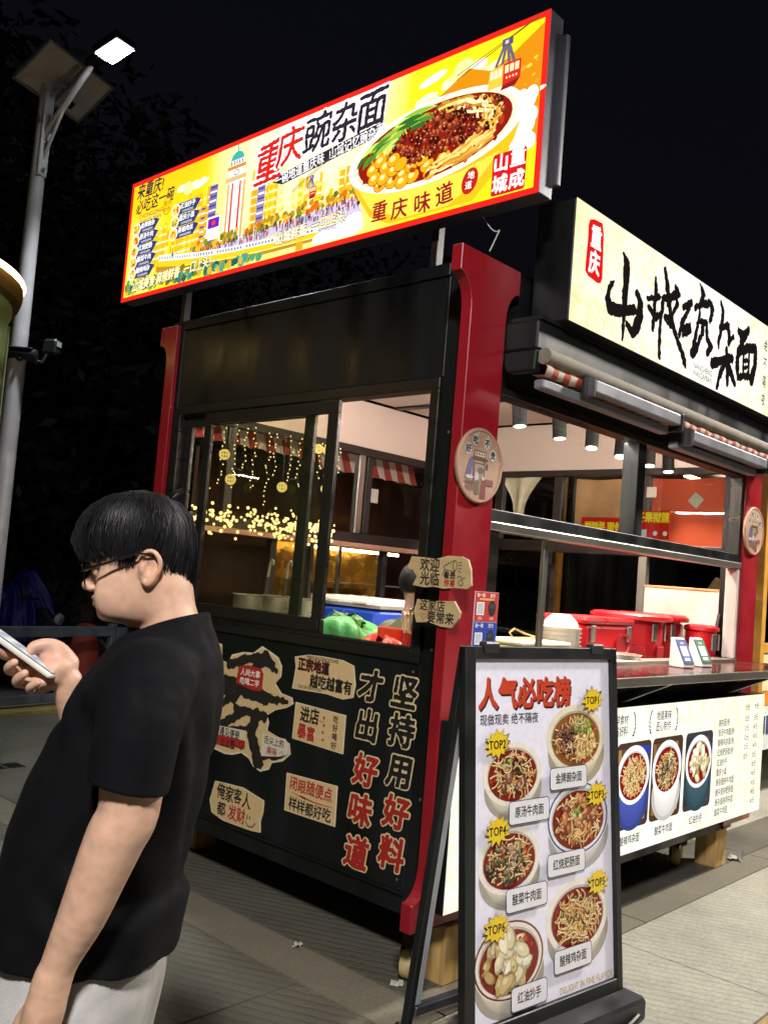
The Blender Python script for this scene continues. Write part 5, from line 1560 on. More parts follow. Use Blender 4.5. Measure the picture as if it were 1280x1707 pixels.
c.text('看是', -.075, 1.607, .030, INKC, 'c', .018); c.text('惊喜', -.073, 1.577, .028, REDC, 'c', .018)
c.ell(-.018, 1.582, .012, .013, INKC, 14); c.ell(-.018, 1.582, .009, .010, hx('#c0a678'), 14)
for k in range(5): c.ell(-.034 + .008 * k, 1.602 + .004 * math.sin(k * 1.5), .003, .003, INKC, 8)
c.build('print', M_PRT, t)
W2 = [(-0.229, 1.505), (-0.144, 1.504), (-0.044, 1.51), (-0.011, 1.469), (-0.015, 1.446), (-0.047, 1.408), (-0.097, 1.407), (-0.164, 1.42), (-0.225, 1.413), (-0.243, 1.455)]
t, c = plaque('lower pointed wooden board reading 这家店要常来 with a heart outline, on the corner', W2)
c.text('这家店', -.150, 1.485, .048, INKC, 'c', .018, sx=.9); c.text('要常来', -.105, 1.440, .048, INKC, 'c', .02, sx=.95)
c.line([(-.190, 1.425), (-.205, 1.442), (-.198, 1.453), (-.190, 1.445), (-.182, 1.453), (-.175, 1.442), (-.190, 1.425)], .003, REDC)
c.build('print', M_PRT, t)

# payment stickers on the red pillar (codes left out)
FP = Frame((0, -.0355, 0), (1, 0, 0), (0, 0, 1))
for (v0, v1, col, lb) in ((1.434, 1.554, hx('#c22a26'), 'red payment card with a small device picture, on the red corner pillar'), (1.316, 1.432, hx('#1f3fa8'), 'blue payment card with a small device picture, below the red one')):
    t = thing('payment_card', lb, 'payment sign', (0, 0, 0), 0, 'payment cards on the pillar')
    u0, u1 = .028, .186
    MB().prism([(u0, v0), (u1, v0), (u1, v1), (u0, v1)], FP.O, FP.X, FP.Y, FP.N, 0, .003).build('card', mat('card edge white', (.75, .75, .75), .4), t)
    c = Canvas(FP, .0033); c.rect(u0 + .001, v0 + .001, u1 - .001, v1 - .001, col)
    c.rect(u0 + .014, v0 + .026, u0 + .064, v1 - .042, (.85, .85, .85)); c.rect(u0 + .020, v0 + .031, u0 + .058, v1 - .047, (.55, .57, .6))
    c.ell(u1 - .042, (v0 + v1) / 2 - .006, .026, .033, hx('#1a1a20'), 20); c.ell(u1 - .042, (v0 + v1) / 2 + .004, .015, .010, hx('#3a3c48'), 14)
    c.text('碰一碰', u0 + .039, v1 - .014, .018, (.95, .93, .9), 'c', .01); c.text('支付', u1 - .042, v1 - .014, .018, (.95, .93, .9), 'c', .01)
    c.text('扫码', u0 + .039, v0 + .013, .014, (.95, .93, .9), 'c'); c.text('付款', u1 - .042, v0 + .013, .014, (.95, .93, .9), 'c')
    if col[0] > .3: c.rect(u0 + .03, v1 - .034, u1 - .03, v1 - .026, hx('#d8b070'))
    c.build('print', M_PRT, t)

# round plaques on the pillars
M_DISC = mat('tan disc board', hx('#a8846c'), .55, var=.18, scale=7)
for (cx, full, lb) in ((-.022, True, 'round tan plaque with 好吃不贵 and a drawn noodle shop, on the corner pillar'), (LX - .012, False, 'round tan plaque on the far right red pillar')):
    t = thing('round_plaque', lb, 'plaque', (0, 0, 0), 0, 'round plaques on the pillars')
    o = MB().lathe([(.146, -.006), (.150, 0), (.150, .008), (.146, .012), (.138, .012), (.136, .0085), (.001, .0085)], n=48).build('disc', M_DISC, t, True)
    o.rotation_euler = (R(90), 0, 0); o.location = (cx, -.043, 2.052)
    MB().box(cx - .08, -.0495, 1.99, cx + .08, -.0365, 2.11).build('spacer', M_DISC, t)
    c = Canvas(Frame((cx, -.0520, 2.052), (1, 0, 0), (0, 0, 1)), 0)
    for k in range(12):
        a = 2 * math.pi * k / 12 + .2; c.line([(.125 * math.cos(a), .125 * math.sin(a)), (.136 * math.cos(a), .136 * math.sin(a))], .004, hx('#d0b8a0'))
    for (ch, u, v) in (('好', -.083, .058), ('吃', -.042, .098), ('不', .035, .093), ('贵', .078, .050)):
        c.ell(u, v, .021, .024, hx('#b9b4b4'), 18); c.text(ch, u, v, .034, hx('#1c1818'), 'c', .04, rough=.03)
    wd = hx('#3f2a22')
    c.rect(-.045, .030, .035, .058, hx('#6a3f2c')); c.rect(-.039, .036, .029, .052, hx('#cfc0a4'))
    for k in range(4): c.rect(-.033 + k * .016, .039, -.023 + k * .016, .049, hx('#4a3428'))
    c.rect(-.056, .020, .048, .030, wd); c.rect(-.043, -.075, -.037, .02, wd); c.rect(.024, -.075, .03, .02, wd); c.rect(-.043, .004, .03, .009, wd)
    c.rect(-.037, -.055, .024, .004, hx('#8f7a62')); c.ell(.003, -.02, .02, .014, hx('#4f4a42'), 12)
    for (u) in (-.055, .044): c.ell(u, .0, .006, .014, hx('#2a2a24'), 10)
    c.poly([(-.090, -.055), (-.06, -.055), (-.05, .01), (-.065, .03), (-.08, -.01)], hx('#4a4a8a')); c.ell(-.067, -.052, .026, .008, hx('#b9b0b0'), 12)
    c.ell(-.02, -.05, .014, .022, hx('#b8a8b4'), 10); c.rect(-.09, -.075, -.03, -.065, hx('#6a4a3a'))
    for k in range(4): c.rect(-.085 + k * .014, -.105, -.078 + k * .014, -.075, hx('#5f3a44'))
    c.rect(-.025, -.115, .0, -.06, hx('#5a5a44')); c.poly([(.01, -.13), (.045, -.13), (.04, -.05), (.015, -.06)], hx('#7a2f34')); c.rect(.04, -.075, .09, -.05, hx('#7a4438')); c.ell(.022, -.05, .008, .009, hx('#d0b09a'), 10)
    c.build('drawing', M_PRT, t)
# ------------------------------------------------------------------ A-frame menu board
ab = thing('a_frame_board', 'black framed standing menu board with six ranked noodle bowls', 'menu board', (-.366, -.4573, 0), R(-5.76))
LEAN = R(5.6)
Xa, Ya, Na = Vector((1, 0, 0)), Vector((0, math.sin(LEAN), math.cos(LEAN))), Vector((0, -math.cos(LEAN), math.sin(LEAN)))
O_ = Vector((0, 0, .13))
def fbar(name, u0, v0, u1, v1, d0, d1, par=ab, m=M_BLK):
    return MB().prism([(u0, v0), (u1, v0), (u1, v1), (u0, v1)], O_, Xa, Ya, Na, d0, d1).build(name, m, par, bevel=.003)
fbar('frame_bar', -.052, -.11, 0, 1.245, -.022, .012); fbar('frame_bar', .794, -.11, .830, 1.245, -.022, .012)
fbar('frame_bar', 0, 1.2, .794, 1.245, -.022, .012); fbar('frame_bar', 0, -.05, .794, 0, -.022, .012)
fbar('back_sheet', 0, 0, .794, 1.2, -.014, -.006, m=mat('white poster backing', hx('#d8d6da'), .6))
FB = Frame(O_ + Na * -.0058, Xa, Ya)
MP = printed('glossy poster print', .32)
c = Canvas(FB, .0002)
RG = random.Random(21)
PW = hx('#ebe9fa')
c.rect(0, 0, .794, 1.2, PW)
c.build('poster', MP, ab)
c = Canvas(FB, .0006)
c.text('人气必吃榜', .292, 1.073, .112, hx('#38140f'), 'c', .052, sx=.93)
c.text('人气必吃榜', .288, 1.079, .112, hx('#c4442c'), 'c', .038, sx=.93)
c.text('现做现卖 绝不隔夜', .194, .990, .041, hx('#2a2628'), 'c', .012, sx=.93)
c.text('DELIGHT IN FINE FLAVOR', .625, .020, .034, hx('#c9ad62'), 'c', .012, sx=.80)
c.build('heading', MP, ab)
items = [('TOP1', (.672, 1.045), 'dry', (.577, .905), .178, '金牌豌杂面', (.513, .765), hx('#e6dcc4'), hx('#dccfae'), None),
         ('TOP2', (.117, .908), 'beef', (.209, .80), .158, '原汤牛肉面', (.284, .668), hx('#eae3d4'), hx('#d9d0c0'), None),
         ('TOP3', (.692, .688), 'pork', (.585, .61), .190, '红烧肥肠面', (.494, .462), hx('#e9e8ea'), hx('#dcdad8'), hx('#3a4a94')),
         ('TOP4', (.117, .618), 'veg', (.190, .512), .165, '酸菜牛肉面', (.268, .378), hx('#ece6dc'), hx('#d6cebf'), None),
         ('TOP5', (.688, .366), 'chicken', (.573, .262), .188, '酸辣鸡杂面', (.527, .126), hx('#ece6dc'), hx('#dad2c4'), None),
         ('TOP6', (.110, .301), 'wonton', (.188, .182), .186, '红油抄手', (.278, .054), hx('#e9e0d6'), hx('#d8cdbf'), hx('#6a2f2c'))]
for (tp_, sp_, kind, bc, br, nm, lc, rim, side, trim) in items:
    c = Canvas(FB, .0006)
    bowl(c, bc[0], bc[1], br, br * .70, RG, kind, rim, side, trim, .38)
    c.build('dish_photo', MP, ab)
    c = Canvas(FB, .011)
    c.star(sp_[0], sp_[1], .048, .072, 12, hx('#6a4a10'), .74, .1, RG); c.star(sp_[0], sp_[1], .045, .068, 12, hx('#e8c62c'), .74, .1, RG)
    c.text(tp_, sp_[0], sp_[1] - .001, .040, hx('#221a10'), 'c', .03, sx=.86)
    c.build('rank_star', MP, ab)
    c = Canvas(FB, .013)
    w = .030 * len(nm) * .5 + .034
    c.rrect(lc[0] - w - .003, lc[1] - .041, lc[0] + w + .003, lc[1] + .041, .014, hx('#2f3a5a')); c.rrect(lc[0] - w, lc[1] - .038, lc[0] + w, lc[1] + .038, .012, hx('#e4e2e8'))
    c.text(nm, lc[0], lc[1], .040, hx('#1c1a1c'), 'c', .02, sx=.80)
    c.build('name_plate', MP, ab)
# rear leg frame, hinges, base
Yb = Vector((0, -.11, 1)).normalized(); Nb = Vector((0, 1, .11)).normalized()
Ob = Vector((0, .275, .01))
def rbar(name, u0, v0, u1, v1, d0=-.016, d1=.016, m=M_BLK):
    return MB().prism([(u0, v0), (u1, v0), (u1, v1), (u0, v1)][::-1], Ob, Xa, Yb, Nb, d0, d1).build(name, m, ab, bevel=.003)
rbar('rear_leg', -.052, 0, -.024, 1.365); rbar('rear_leg', .796, 0, .830, 1.365)
rbar('cross_bar', -.018, .07, .796, .105, m=mat('satin grey bar', hx('#4a4c50'), .35, .5))
rbar('edge_strip', -.0235, .11, .006, 1.35, -.012, .012, mat('pale aluminium strip', hx('#a9b0b4'), .4, .3))
for x in (.08, .70): MB().box(x - .04, .105, 1.345, x + .04, .14, 1.385, .006).build('hinge', M_DG, ab)
MB().box(-.07, -.11, .0, .85, .02, .085, .012).build('base_tank', M_DG, ab)
MB().box(-.065, .02, .012, -.02, .31, .05, .006).build('side_bar', M_BLK, ab)
MB().box(.80, .02, .012, .845, .31, .05, .006).build('side_bar', M_BLK, ab)
MB().box(-.02, .02, .012, .80, .24, .03, .004).build('base_plate', mat('grey base plate', hx('#55575a'), .5, .3), ab)
for (x, y) in ((-.045, .22), (-.045, .29), (.82, .28)): MB().tube([(x, y, .05), (x, y, .056)], .008, 8).build('screw', M_ALU, ab)
MB().tube([(.62, -.118, .03), (.70, -.128, .02), (.78, -.118, .035)], .012, 8).build('tank_plug', M_BLK, ab)
# ------------------------------------------------------------------ things on and in the stall
M_POT = mat('brushed steel pot', hx('#d6d0c2'), .34, .75, var=.08, scale=3, stretch=(1, 1, 8))
for (y, x, r, h, lb) in ((1.72, .33, .100, .335, 'largest steel pot, leftmost behind the fairy light window'), (1.505, .33, .078, .345, 'middle steel pot behind the fairy light window'), (1.315, .34, .075, .345, 'right steel pot behind the sash stile, beside the green bag')):
    t = thing('steel_pot', lb, 'pot', (x, y, 1.09), 0, 'steel pots at the side window')
    MB().lathe([(r * .97, 0), (r, .01), (r, h - .008), (r + .008, h), (r - .003, h), (r - .004, .012), (.001, .012)], n=28).build('body', M_POT, t, True)
    for s in (-1, 1): MB().tube([(0, s * r, h * .75), (.02, s * (r + .03), h * .78), (-.02, s * (r + .03), h * .78), (0, s * r, h * .75)], .004, 6).build('handle', M_POT, t, True)
for (y, lb) in ((1.61, 'left ladle standing in the steel pots'), (1.46, 'right ladle standing in the steel pots')):
    t = thing('ladle', lb, 'ladle', (.33, y, 1.40), 0, 'ladles in the pots')
    mb = MB(); mb.tube([(0, 0, -.12), (0, -.005, .06), (0, -.02, .205), (0, -.035, .225), (0, -.05, .215), (0, -.048, .195)], [.008, .008, .007, .006, .006, .005], 8); mb.build('shaft', M_POT, t, True)
    MB().tube([(0, -.002, .02), (0, -.012, .13)], .0105, 10).build('grip', mat('dark grey grip', hx('#3a3733'), .5), t, True)
    MB().lathe([(.01, -.16), (.035, -.15), (.042, -.125), (.040, -.125), (.02, -.145)], n=16).build('cup', M_POT, t, True)
t = thing('cooler_box', 'blue insulated cooler box with a thick white lid inside the window', 'cooler', (.95, 1.445, 1.074))
MB().box(-.15, -.235, 0, .15, .235, .325, .025).build('body', mat('blue cooler plastic', hx('#1f45a8'), .4), t)
MB().box(-.165, -.255, .327, .165, .255, .382, .02).build('lid', mat('white lid plastic', hx('#e2dccb'), .4, var=.05), t)
MB().box(-.170, -.17, .345, -.1655, -.06, .355, .002).build('lid_grip', mat('tan lid mark', hx('#b59a78'), .5), t)
MB().ball((-.125, -.12, .20), .06, 14, 8).build('badge', mat('pale blue badge', hx('#9fb4d8'), .5), t, True)
def sack(name, label, cat, loc, sx, sy, h, m, seed, openr=.45, ripple=.16):
    rg = random.Random(seed); ph = [rg.uniform(0, 6) for _ in range(8)]
    V = []; F = []; nu, nv = 72, 26
    for j in range(nv + 1):
        t = j / nv
        r = (math.sin(min(1, t * 1.25) * math.pi * .5) ** .6) * (1 if t < .6 else 1 - (1 - openr) * ((t - .6) / .4) ** 1.6)
        for i in range(nu):
            a = 2 * math.pi * i / nu
            q = r * (1 + ripple * (.5 * math.sin(3 * a + ph[0] + 2 * t) + .35 * math.sin(7 * a + ph[1] - 3 * t) + .25 * math.sin(13 * a + ph[2] + 5 * t) + .12 * math.sin(23 * a + 9 * t)) * (.4 + t))
            z = h * (t - .22 * max(0, t - .62) ** 2 * 6 + .09 * math.sin(2 * a + ph[3]) * t + .025 * math.sin(5 * a + ph[4]) * t * t)
            V.append((sx * q * math.cos(a), sy * q * math.sin(a), max(0.002, z)))
    for j in range(nv):
        for i in range(nu):
            k = (i + 1) % nu
            F.append((j * nu + i, j * nu + k, (j + 1) * nu + k, (j + 1) * nu + i))
    F.append(tuple(range(nu - 1, -1, -1)))
    o = from_data(name, V, F, m, None, True); o.location = loc
    return tag(o, label, cat)
M_GBAG = mat('green plastic bag film', hx('#5fae62'), .32, var=.18, scale=9, bump=.6, bscale=22)
sack('green_plastic_bag', 'crumpled open green plastic bag of vegetables in the side window', 'plastic bag', (.20, .845, 1.092), .15, .19, .33, M_GBAG, 4, .5, .22)
lf = thing('leafy_vegetables', 'dark green leafy vegetables poking out of the green plastic bag', 'vegetables', (.19, .86, 1.30))
V = []; F = []
for k in range(90):
    p = Vector((rng.gauss(0, .04), rng.gauss(0, .05), rng.uniform(0, .09))); a = Vector((rng.gauss(0, 1), rng.gauss(0, 1), rng.gauss(.5, 1))).normalized(); b = a.orthogonal().normalized(); s = rng.uniform(.02, .04)
    i = len(V); V += [p - a * s, p + b * s * .35, p + a * s, p - b * s * .35]; F.append((i, i + 1, i + 2, i + 3))
from_data('leaf_bunch', V, F, mat('dark salad leaves', hx('#3f6a24'), .5, var=.4), lf)['kind'] = 'stuff'
sack('red_plastic_bag', 'knotted clear and red plastic bag beside the green one', 'plastic bag', (.16, .565, 1.092), .085, .13, .255, mat('red tinted bag film', hx('#d8483a'), .25, var=.5, scale=14, bump=.6, bscale=26), 9, .25, .2)
t = thing('red_tray', 'flat red tray standing behind the red plastic bag', 'tray', (.25, .52, 1.092))
MB().box(-.02, -.15, 0, .0, .15, .26, .006).build('tray', mat('red tray plastic', hx('#c83420'), .4), t)
t = thing('chopstick_holder', 'black holder packed with red wrapped wooden chopsticks at the window corner', 'chopsticks', (.125, .365, 1.092))
MB().box(-.045, -.06, 0, .045, .06, .20, .006).build('holder', M_BLK, t)
M_STK = mat('pale chopstick wood', hx('#d8b98a'), .6, var=.12); M_RW = mat('red paper wrap', hx('#b52a20'), .6)
st = None
for k in range(26):
    q = MB(); q.tube([(0, 0, .02), (0, 0, .145)], .0042, 6); q.tube([(0, 0, .145), (0, 0, .155), (.0, 0, .160)], [.006, .007, .002], 6)
    if st is None:
        st = q.build('chopstick', M_STK, t); w_ = MB().tube([(0, 0, -.03), (0, 0, .075)], .0058, 6).build('paper_wrap', M_RW, st); o = st
    else:
        o = st.copy(); COL.objects.link(o); o.parent = t; w2 = w_.copy(); COL.objects.link(w2); w2.parent = o
    o.location = (rng.uniform(-.035, .035), rng.uniform(-.05, .05), .19 + rng.uniform(-.01, .02)); o.rotation_euler = (rng.gauss(0, .13), rng.gauss(0, .1), 0)

# red insulated containers
M_RC = mat('red insulated plastic', hx('#c01820'), .34, var=.1, scale=5, bump=.04, bscale=25)
M_RCD = mat('worn red plastic', hx('#a3141c'), .42, var=.18)
def latch(t, x, y, z, w=.03): 
    o = MB().box(x - w / 2, y - .012, z - .055, x + w / 2, y, z + .03, .004).build('latch', M_SS, t)
    return o
t = thing('insulated_food_box', 'wide red insulated food box with a round recess, leftmost on the counter', 'food container', (1.60, .36, 1.216), 0, 'red insulated containers')
MB().box(-.27, -.14, 0, .25, .16, .205, .022).build('body', M_RC, t)
MB().box(-.28, -.15, .208, .26, .17, .242, .015).build('lid', M_RC, t)
latch(t, -.20, -.1405, .17, .045); latch(t, .19, -.1405, .17, .045)
o = MB().lathe([(.062, 0), (.066, .012), (.052, .012), (.047, .002), (.001, .0)], n=24).build('grip_recess', M_RCD, t, True); o.rotation_euler = (R(90), 0, 0); o.location = (.13, -.141, .095); o.scale = (1.25, 1, 1)
def drum(label, x, y, r, h, lidr):
    t = thing('insulated_drum', label, 'food container', (x, y, 1.216), 0, 'red insulated containers')
    MB().lathe([(r * .93, 0), (r * .96, .012), (r, h - .01), (r, h), (.001, h)], n=32).build('body', M_RC, t, True)
    MB().lathe([(lidr, h + .001), (lidr + .008, h + .01), (lidr + .006, h + .028), (lidr - .02, h + .04), (.001, h + .043)], n=32).build('lid', M_RC, t, True)
    for a in (-1.9, -1.1):
        q = MB().box(-.02, -.014, h - .11, .02, .0, h - .01, .004).build('latch', M_SS, t); q.location = (r * math.cos(a), r * math.sin(a), 0); q.rotation_euler = (0, 0, a + R(90))
    for a in (-2.4, -1.5, -.7):
        q = MB().box(-.045, -.008, .02, .045, .004, h - .14, .006).build('raised_panel', M_RCD, t); q.location = (r * .975 * math.cos(a), r * .975 * math.sin(a), 0); q.rotation_euler = (0, 0, a + R(90))
    return t
drum('red insulated drum with wide overhanging lid, second on the counter', 2.08, .36, .19, .235, .23)
drum('red insulated drum with tall lid, third on the counter', 2.47, .42, .17, .235, .215)
t = drum('smallest red drum, rightmost, with a black spatula in it', 2.63, .17, .095, .19, .10)
t = thing('spatula', 'black handled spatula leaning out of the smallest red drum', 'spatula', (2.66, .10, 1.40))
MB().tube([(-.03, 0, -.14), (.02, .0, .02), (.06, .0, .12)], [.008, .011, .012], 8).build('handle', M_BLK, t, True)
# white boxes, bowls and pot
t = thing('foam_box', 'low pale foam box on the counter behind the menu board', 'box', (.87, .30, 1.216))
MB().box(-.2, -.14, 0, .22, .14, .095, .008).build('body', mat('pale foam', hx('#e6dcc0'), .8), t); MB().box(-.205, -.145, .096, .225, .145, .115, .006).build('lid', MATS['pale foam'], t)
t = thing('tongs', 'bent wooden tongs lying on the foam box', 'tongs', (.80, .28, 1.335))
MB().tube([(-.02, 0, .05), (-.06, 0, .03), (0, .02, .004), (.2, .03, .004)], .005, 6).build('arm', M_STK, t, True); MB().tube([(-.02, 0, .05), (.02, -.03, .03), (.2, -.01, .004)], .005, 6).build('arm', M_STK, t, True)
M_BWL = mat('white melamine bowl', hx('#ece6d8'), .3, var=.04)
for k in range(5):
    t = thing('white_bowl', 'white bowl in the stack on the counter, %s' % ('lowest', 'second from the bottom', 'middle', 'second from the top', 'topmost')[k], 'bowl', (1.22, .30, 1.216 + k * .022), 0, 'stacked white bowls')
    MB().lathe([(.045, 0), (.05, .004), (.085, .045), (.108, .092), (.111, .094), (.106, .094), (.08, .047), (.045, .010), (.001, .008)], n=28).build('bowl', M_BWL, t, True)
t = thing('white_bowl', 'white bowl turned upside down on top of the stack', 'bowl', (1.22, .30, 1.398), 0, 'stacked white bowls')
o = MB().lathe([(.045, 0), (.05, .004), (.08, .03), (.094, .06), (.090, .06), (.07, .028), (.001, .008)][::-1], n=28).build('bowl', M_BWL, t, True); o.rotation_euler = (R(180), 0, 0); o.location = (0, 0, .066)
t = thing('shallow_pan', 'shallow steel pan on the counter before the red box', 'pan', (1.50, .13, 1.216))
MB().lathe([(.10, 0), (.12, .005), (.13, .062), (.138, .066), (.128, .066), (.118, .01), (.001, .008)], n=32).build('pan', M_POT, t, True)
# payment scanners on the counter
def scanner(x, y, label, face):
    t = thing('payment_scanner', label, 'card reader', (x, y, 1.2445), R(-14), 'payment scanners on the counter')
    MB().prism([(-.045, 0), (.05, 0), (.052, .012), (-.02, .145), (-.04, .15)], (-.04, 0, 0), (0, -1, 0), (0, 0, 1), (-1, 0, 0), -.085, 0).build('stand', mat('white scanner plastic', hx('#d9d8d6'), .35), t, bevel=.004)
    a = Vector((0, -.049, .018)); b = Vector((0, .0175, .142)); y_ = (b - a).normalized()
    F_ = Frame(Vector((-.038, 0, 0)) + a + Vector((0, -.0015, .0008)), (1, 0, 0), y_)
    MB().prism([(0, 0), (.081, 0), (.081, .138), (0, .138)], F_.O, F_.X, F_.Y, F_.N, 0, .002).build('screen_bezel', M_BLK, t)
    c = Canvas(F_, .0024); c.rrect(.005, .012, .076, .132, .006, face); c.rect(.016, .045, .065, .10, (.7, .72, .75)); c.text('扫码', .04, .116, .014, (.9, .9, .9), 'c'); c.rrect(.02, .02, .06, .036, .004, (.8, .8, .82))
    c.build('screen_print', M_PRT, t)
scanner(1.62, -.175, 'white payment scanner with a blue face, left one on the counter', hx('#1f3f9a'))
scanner(1.86, -.165, 'white payment scanner with a green face, right one on the counter', hx('#1f6a3a'))

# fairy lights inside the side window
M_BULB = glow('warm fairy bulb', (1.0, .70, .28), 3.2, False)
M_BULB2 = glow('warm lantern glow', (1.0, .74, .2), 1.3, False)
t = thing('fairy_lights', 'warm fairy lights strung along and hanging before the rear window', 'string lights', (0, 2.13, 0))
mb = MB(); mb.tube([(.16 + .06 * k, .01 * math.sin(k), 1.86 + .03 * math.sin(k * 1.7)) for k in range(20)], .002, 4); mb.build('wire', M_BLK, t)
mb = MB()
for k in range(230):
    mb.ball((rng.uniform(.20, 1.30), rng.uniform(-.06, .06), 1.845 + rng.gauss(0, .042)), rng.uniform(.006, .012), 7, 4)
o = mb.build('bulb_cluster', M_BULB, t); o['kind'] = 'stuff'
mb = MB(); wires = MB()
for k in range(13):
    x = .26 + k * .085 + rng.uniform(-.02, .02); L = rng.uniform(.2, .5)
    wires.tube([(x, 0, 2.42), (x, 0, 2.42 - L)], .0012, 4)
    for q in range(int(L / .028)):
        mb.ball((x + rng.uniform(-.012, .012), rng.uniform(-.012, .012), 2.42 - q * .028 - rng.uniform(0, .02)), .0042, 6, 4)
o = mb.build('icicle_bulbs', M_BULB, t); o['kind'] = 'stuff'
wires.build('icicle_wires', M_BLK, t)['kind'] = 'stuff'
pos = [('first lit lattice ball lantern, upper left of the window', .34, 2.22), ('lit lattice ball lantern low at the left of the window', .40, 2.08), ('lit lattice ball lantern at the centre of the window', .80, 2.085), ('lit lattice ball lantern low near the sash stile', 1.17, 2.12), ('lit lattice ball lantern high near the sash stile, left of a pair', 1.08, 2.37), ('lit lattice ball lantern high at the sash stile, right of a pair', 1.16, 2.372)]
for (lb, x, z) in pos:
    t = thing('ball_lantern', lb, 'lantern', (x, 2.10, z), 0, 'ball lanterns in the side window')
    mb = MB()
    for k in range(5):
        a = math.pi * k / 5
        mb.tube([(.029 * math.cos(a) * math.sin(b), .029 * math.sin(a) * math.sin(b), .029 * math.cos(b)) for b in [2 * math.pi * q / 14 for q in range(15)]],   .0034, 5, cap=False)
    for b in (.75, 1.57, 2.4): mb.tube([(.029 * math.sin(b) * math.cos(a), .029 * math.sin(b) * math.sin(a), .029 * math.cos(b)) for a in [2 * math.pi * q / 14 for q in range(15)]], .0030, 5, cap=False)
    mb.build('lattice', M_BULB2, t)
    MB().tube([(0, 0, .029), (0, 0, 2.42 - z)], .0015, 4).build('cord', M_BLK, t)

# beyond the rear wall: striped awning pieces, red cloth, lit display case of the next stall
M_AWN = striped('striped awning cloth', hx('#a83a34'), hx('#d8c4b8'), .15)
for (x0, x1, lb) in ((.42, 1.50, 'striped red and white awning behind the fairy light window'), (1.55, 1.98, 'striped red and white awning piece left of the shiny rear post'), (2.08, 2.62, 'short striped red and white awning piece with a ragged end')):
    V = []; F = []; n = int((x1 - x0) / .02)
    for i in range(n + 1):
        x = x0 + (x1 - x0) * i / n
        for k in range(5):
            q = k / 4; V.append((x, .06 * (1 - q) + .012 * math.sin(x * 42) * q, .17 * (1 - q) + (.012 * abs(math.sin(x * 21))) * (k == 4)))
    for i in range(n):
        for k in range(4): F.append((i * 5 + k, i * 5 + k + 1, i * 5 + 6 + k, i * 5 + 5 + k))
    o = from_data('striped_awning', V, F, M_AWN, None, True); o.location = (0, 2.58, 2.32 if x0 > 1.5 else 2.36)
    tag(o, lb, 'awning', 'striped awnings behind the stall')
rs = thing('rear_stall', 'dim stall behind with brown cloth wall and a lit glass display case', 'market stall', (2.6, 3.3, 0))
M_CLO = mat('brown red cloth', hx('#5a3424'), .85, var=.3, scale=3)
M_YEL = mat('yellow varnished timber', hx('#b8863a'), .4, var=.2)
MB().box(-.95, .9, .02, 2.9, .95, 2.6).build('cloth_wall', M_CLO, rs)
MB().box(-.95, -.55, 2.56, 2.9, .95, 2.62).build('roof', M_K, rs)
for x in (-.9, .9, 2.8): MB().box(x - .04, -.5, 0, x + .04, -.42, 2.56, .004).build('post', M_INF, rs)
MB().box(-.9, -.52, 0, 1.6, .3, 1.28, .01).build('counter', M_K, rs)
MB().box(-.85, -.49, 1.282, .42, .02, 1.32, .006).build('case_base', M_YEL, rs)
cs = MB().box(-.86, -.5, 1.80, .43, .03, 1.90, .01).build('case_top', M_YEL, rs)
for (x, y) in ((-.84, -.48), (.40, -.48), (-.84, .0), (.40, .0), (-.55, -.48)): MB().box(x - .015, y - .012, 1.321, x + .015, y + .012, 1.799, .002).build('case_post', M_SS, rs)
MB().box(-.82, -.485, 1.322, .385, -.481, 1.798).build('case_glass', M_GL, rs)
MB().box(-.8, -.02, 1.322, .38, -.015, 1.798).build('case_back', mat('crinkled gold foil', hx('#b58a3a'), .25, .7, var=.3, bump=.8, bscale=14), rs)
MB().tube([(-.8, -.25, 1.775), (.38, -.25, 1.775)], .012, 8).build('case_tube', glow('warm case tube', (1.0, .74, .40), 18), rs)
MB().box(-.7, -.4, 1.50, .3, -.06, 1.51).build('case_shelf', M_SS, rs)
for k in range(6): MB().ball((-.62 + k * .16, -.24, 1.375), .055, 12, 7, .8).build('bun', mat('pale steamed bun', hx('#e8dcb8'), .7), rs, True)
# red cloth banners and strip signs beyond the end window
M_BAN = mat('orange red banner cloth', hx('#c04a2c'), .8, var=.15, scale=2); M_TANB = mat('tan printed cloth', hx('#c09068'), .8, var=.25, scale=5)
def cloth(name, label, y0, y1, z0, z1, m, x=2.98, cat='banner', group=None, pinch=0):
    V = []; F = []; nu, nv = 26, 10
    for j in range(nv + 1):
        for i in range(nu + 1):
            a = i / nu; q = j / nv
            yy = y0 + (y1 - y0) * a
            if pinch: yy = (y0 + y1) / 2 + (yy - (y0 + y1) / 2) * (1 - pinch * math.sin(min(1, (1 - q) * 1.25) * math.pi * .5))
            V.append((x + .018 * math.sin(a * 9 + 2 * q) * (1 - .5 * q), yy, z0 + (z1 - z0) * q - .012 * math.sin(a * math.pi) * q))
    for j in range(nv):
        for i in range(nu): F.append((j * (nu + 1) + i, j * (nu + 1) + i + 1, (j + 1) * (nu + 1) + i + 1, (j + 1) * (nu + 1) + i))
    return tag(from_data(name, V, F, m, None, True), label, cat, group)
cloth('cloth_banner', 'tan cloth banner with a faint flower seen through the end window', .90, 1.33, 1.97, 2.42, M_TANB, group='cloth banners beyond the end window')
cloth('cloth_banner', 'bright orange red cloth banner at the right of the end window', .17, .80, 1.95, 2.42, M_BAN, group='cloth banners beyond the end window')
cloth('lace_curtain', 'pale tied lace curtain in the end window beside the corner pillar', 1.52, 1.90, 2.10, 2.42, mat('cream lace', hx('#d8cdb4'), .85, var=.15), 2.80, 'curtain', None, .75)
FB2 = Frame((2.748, 0, 0), (0, -1, 0), (0, 0, 1))
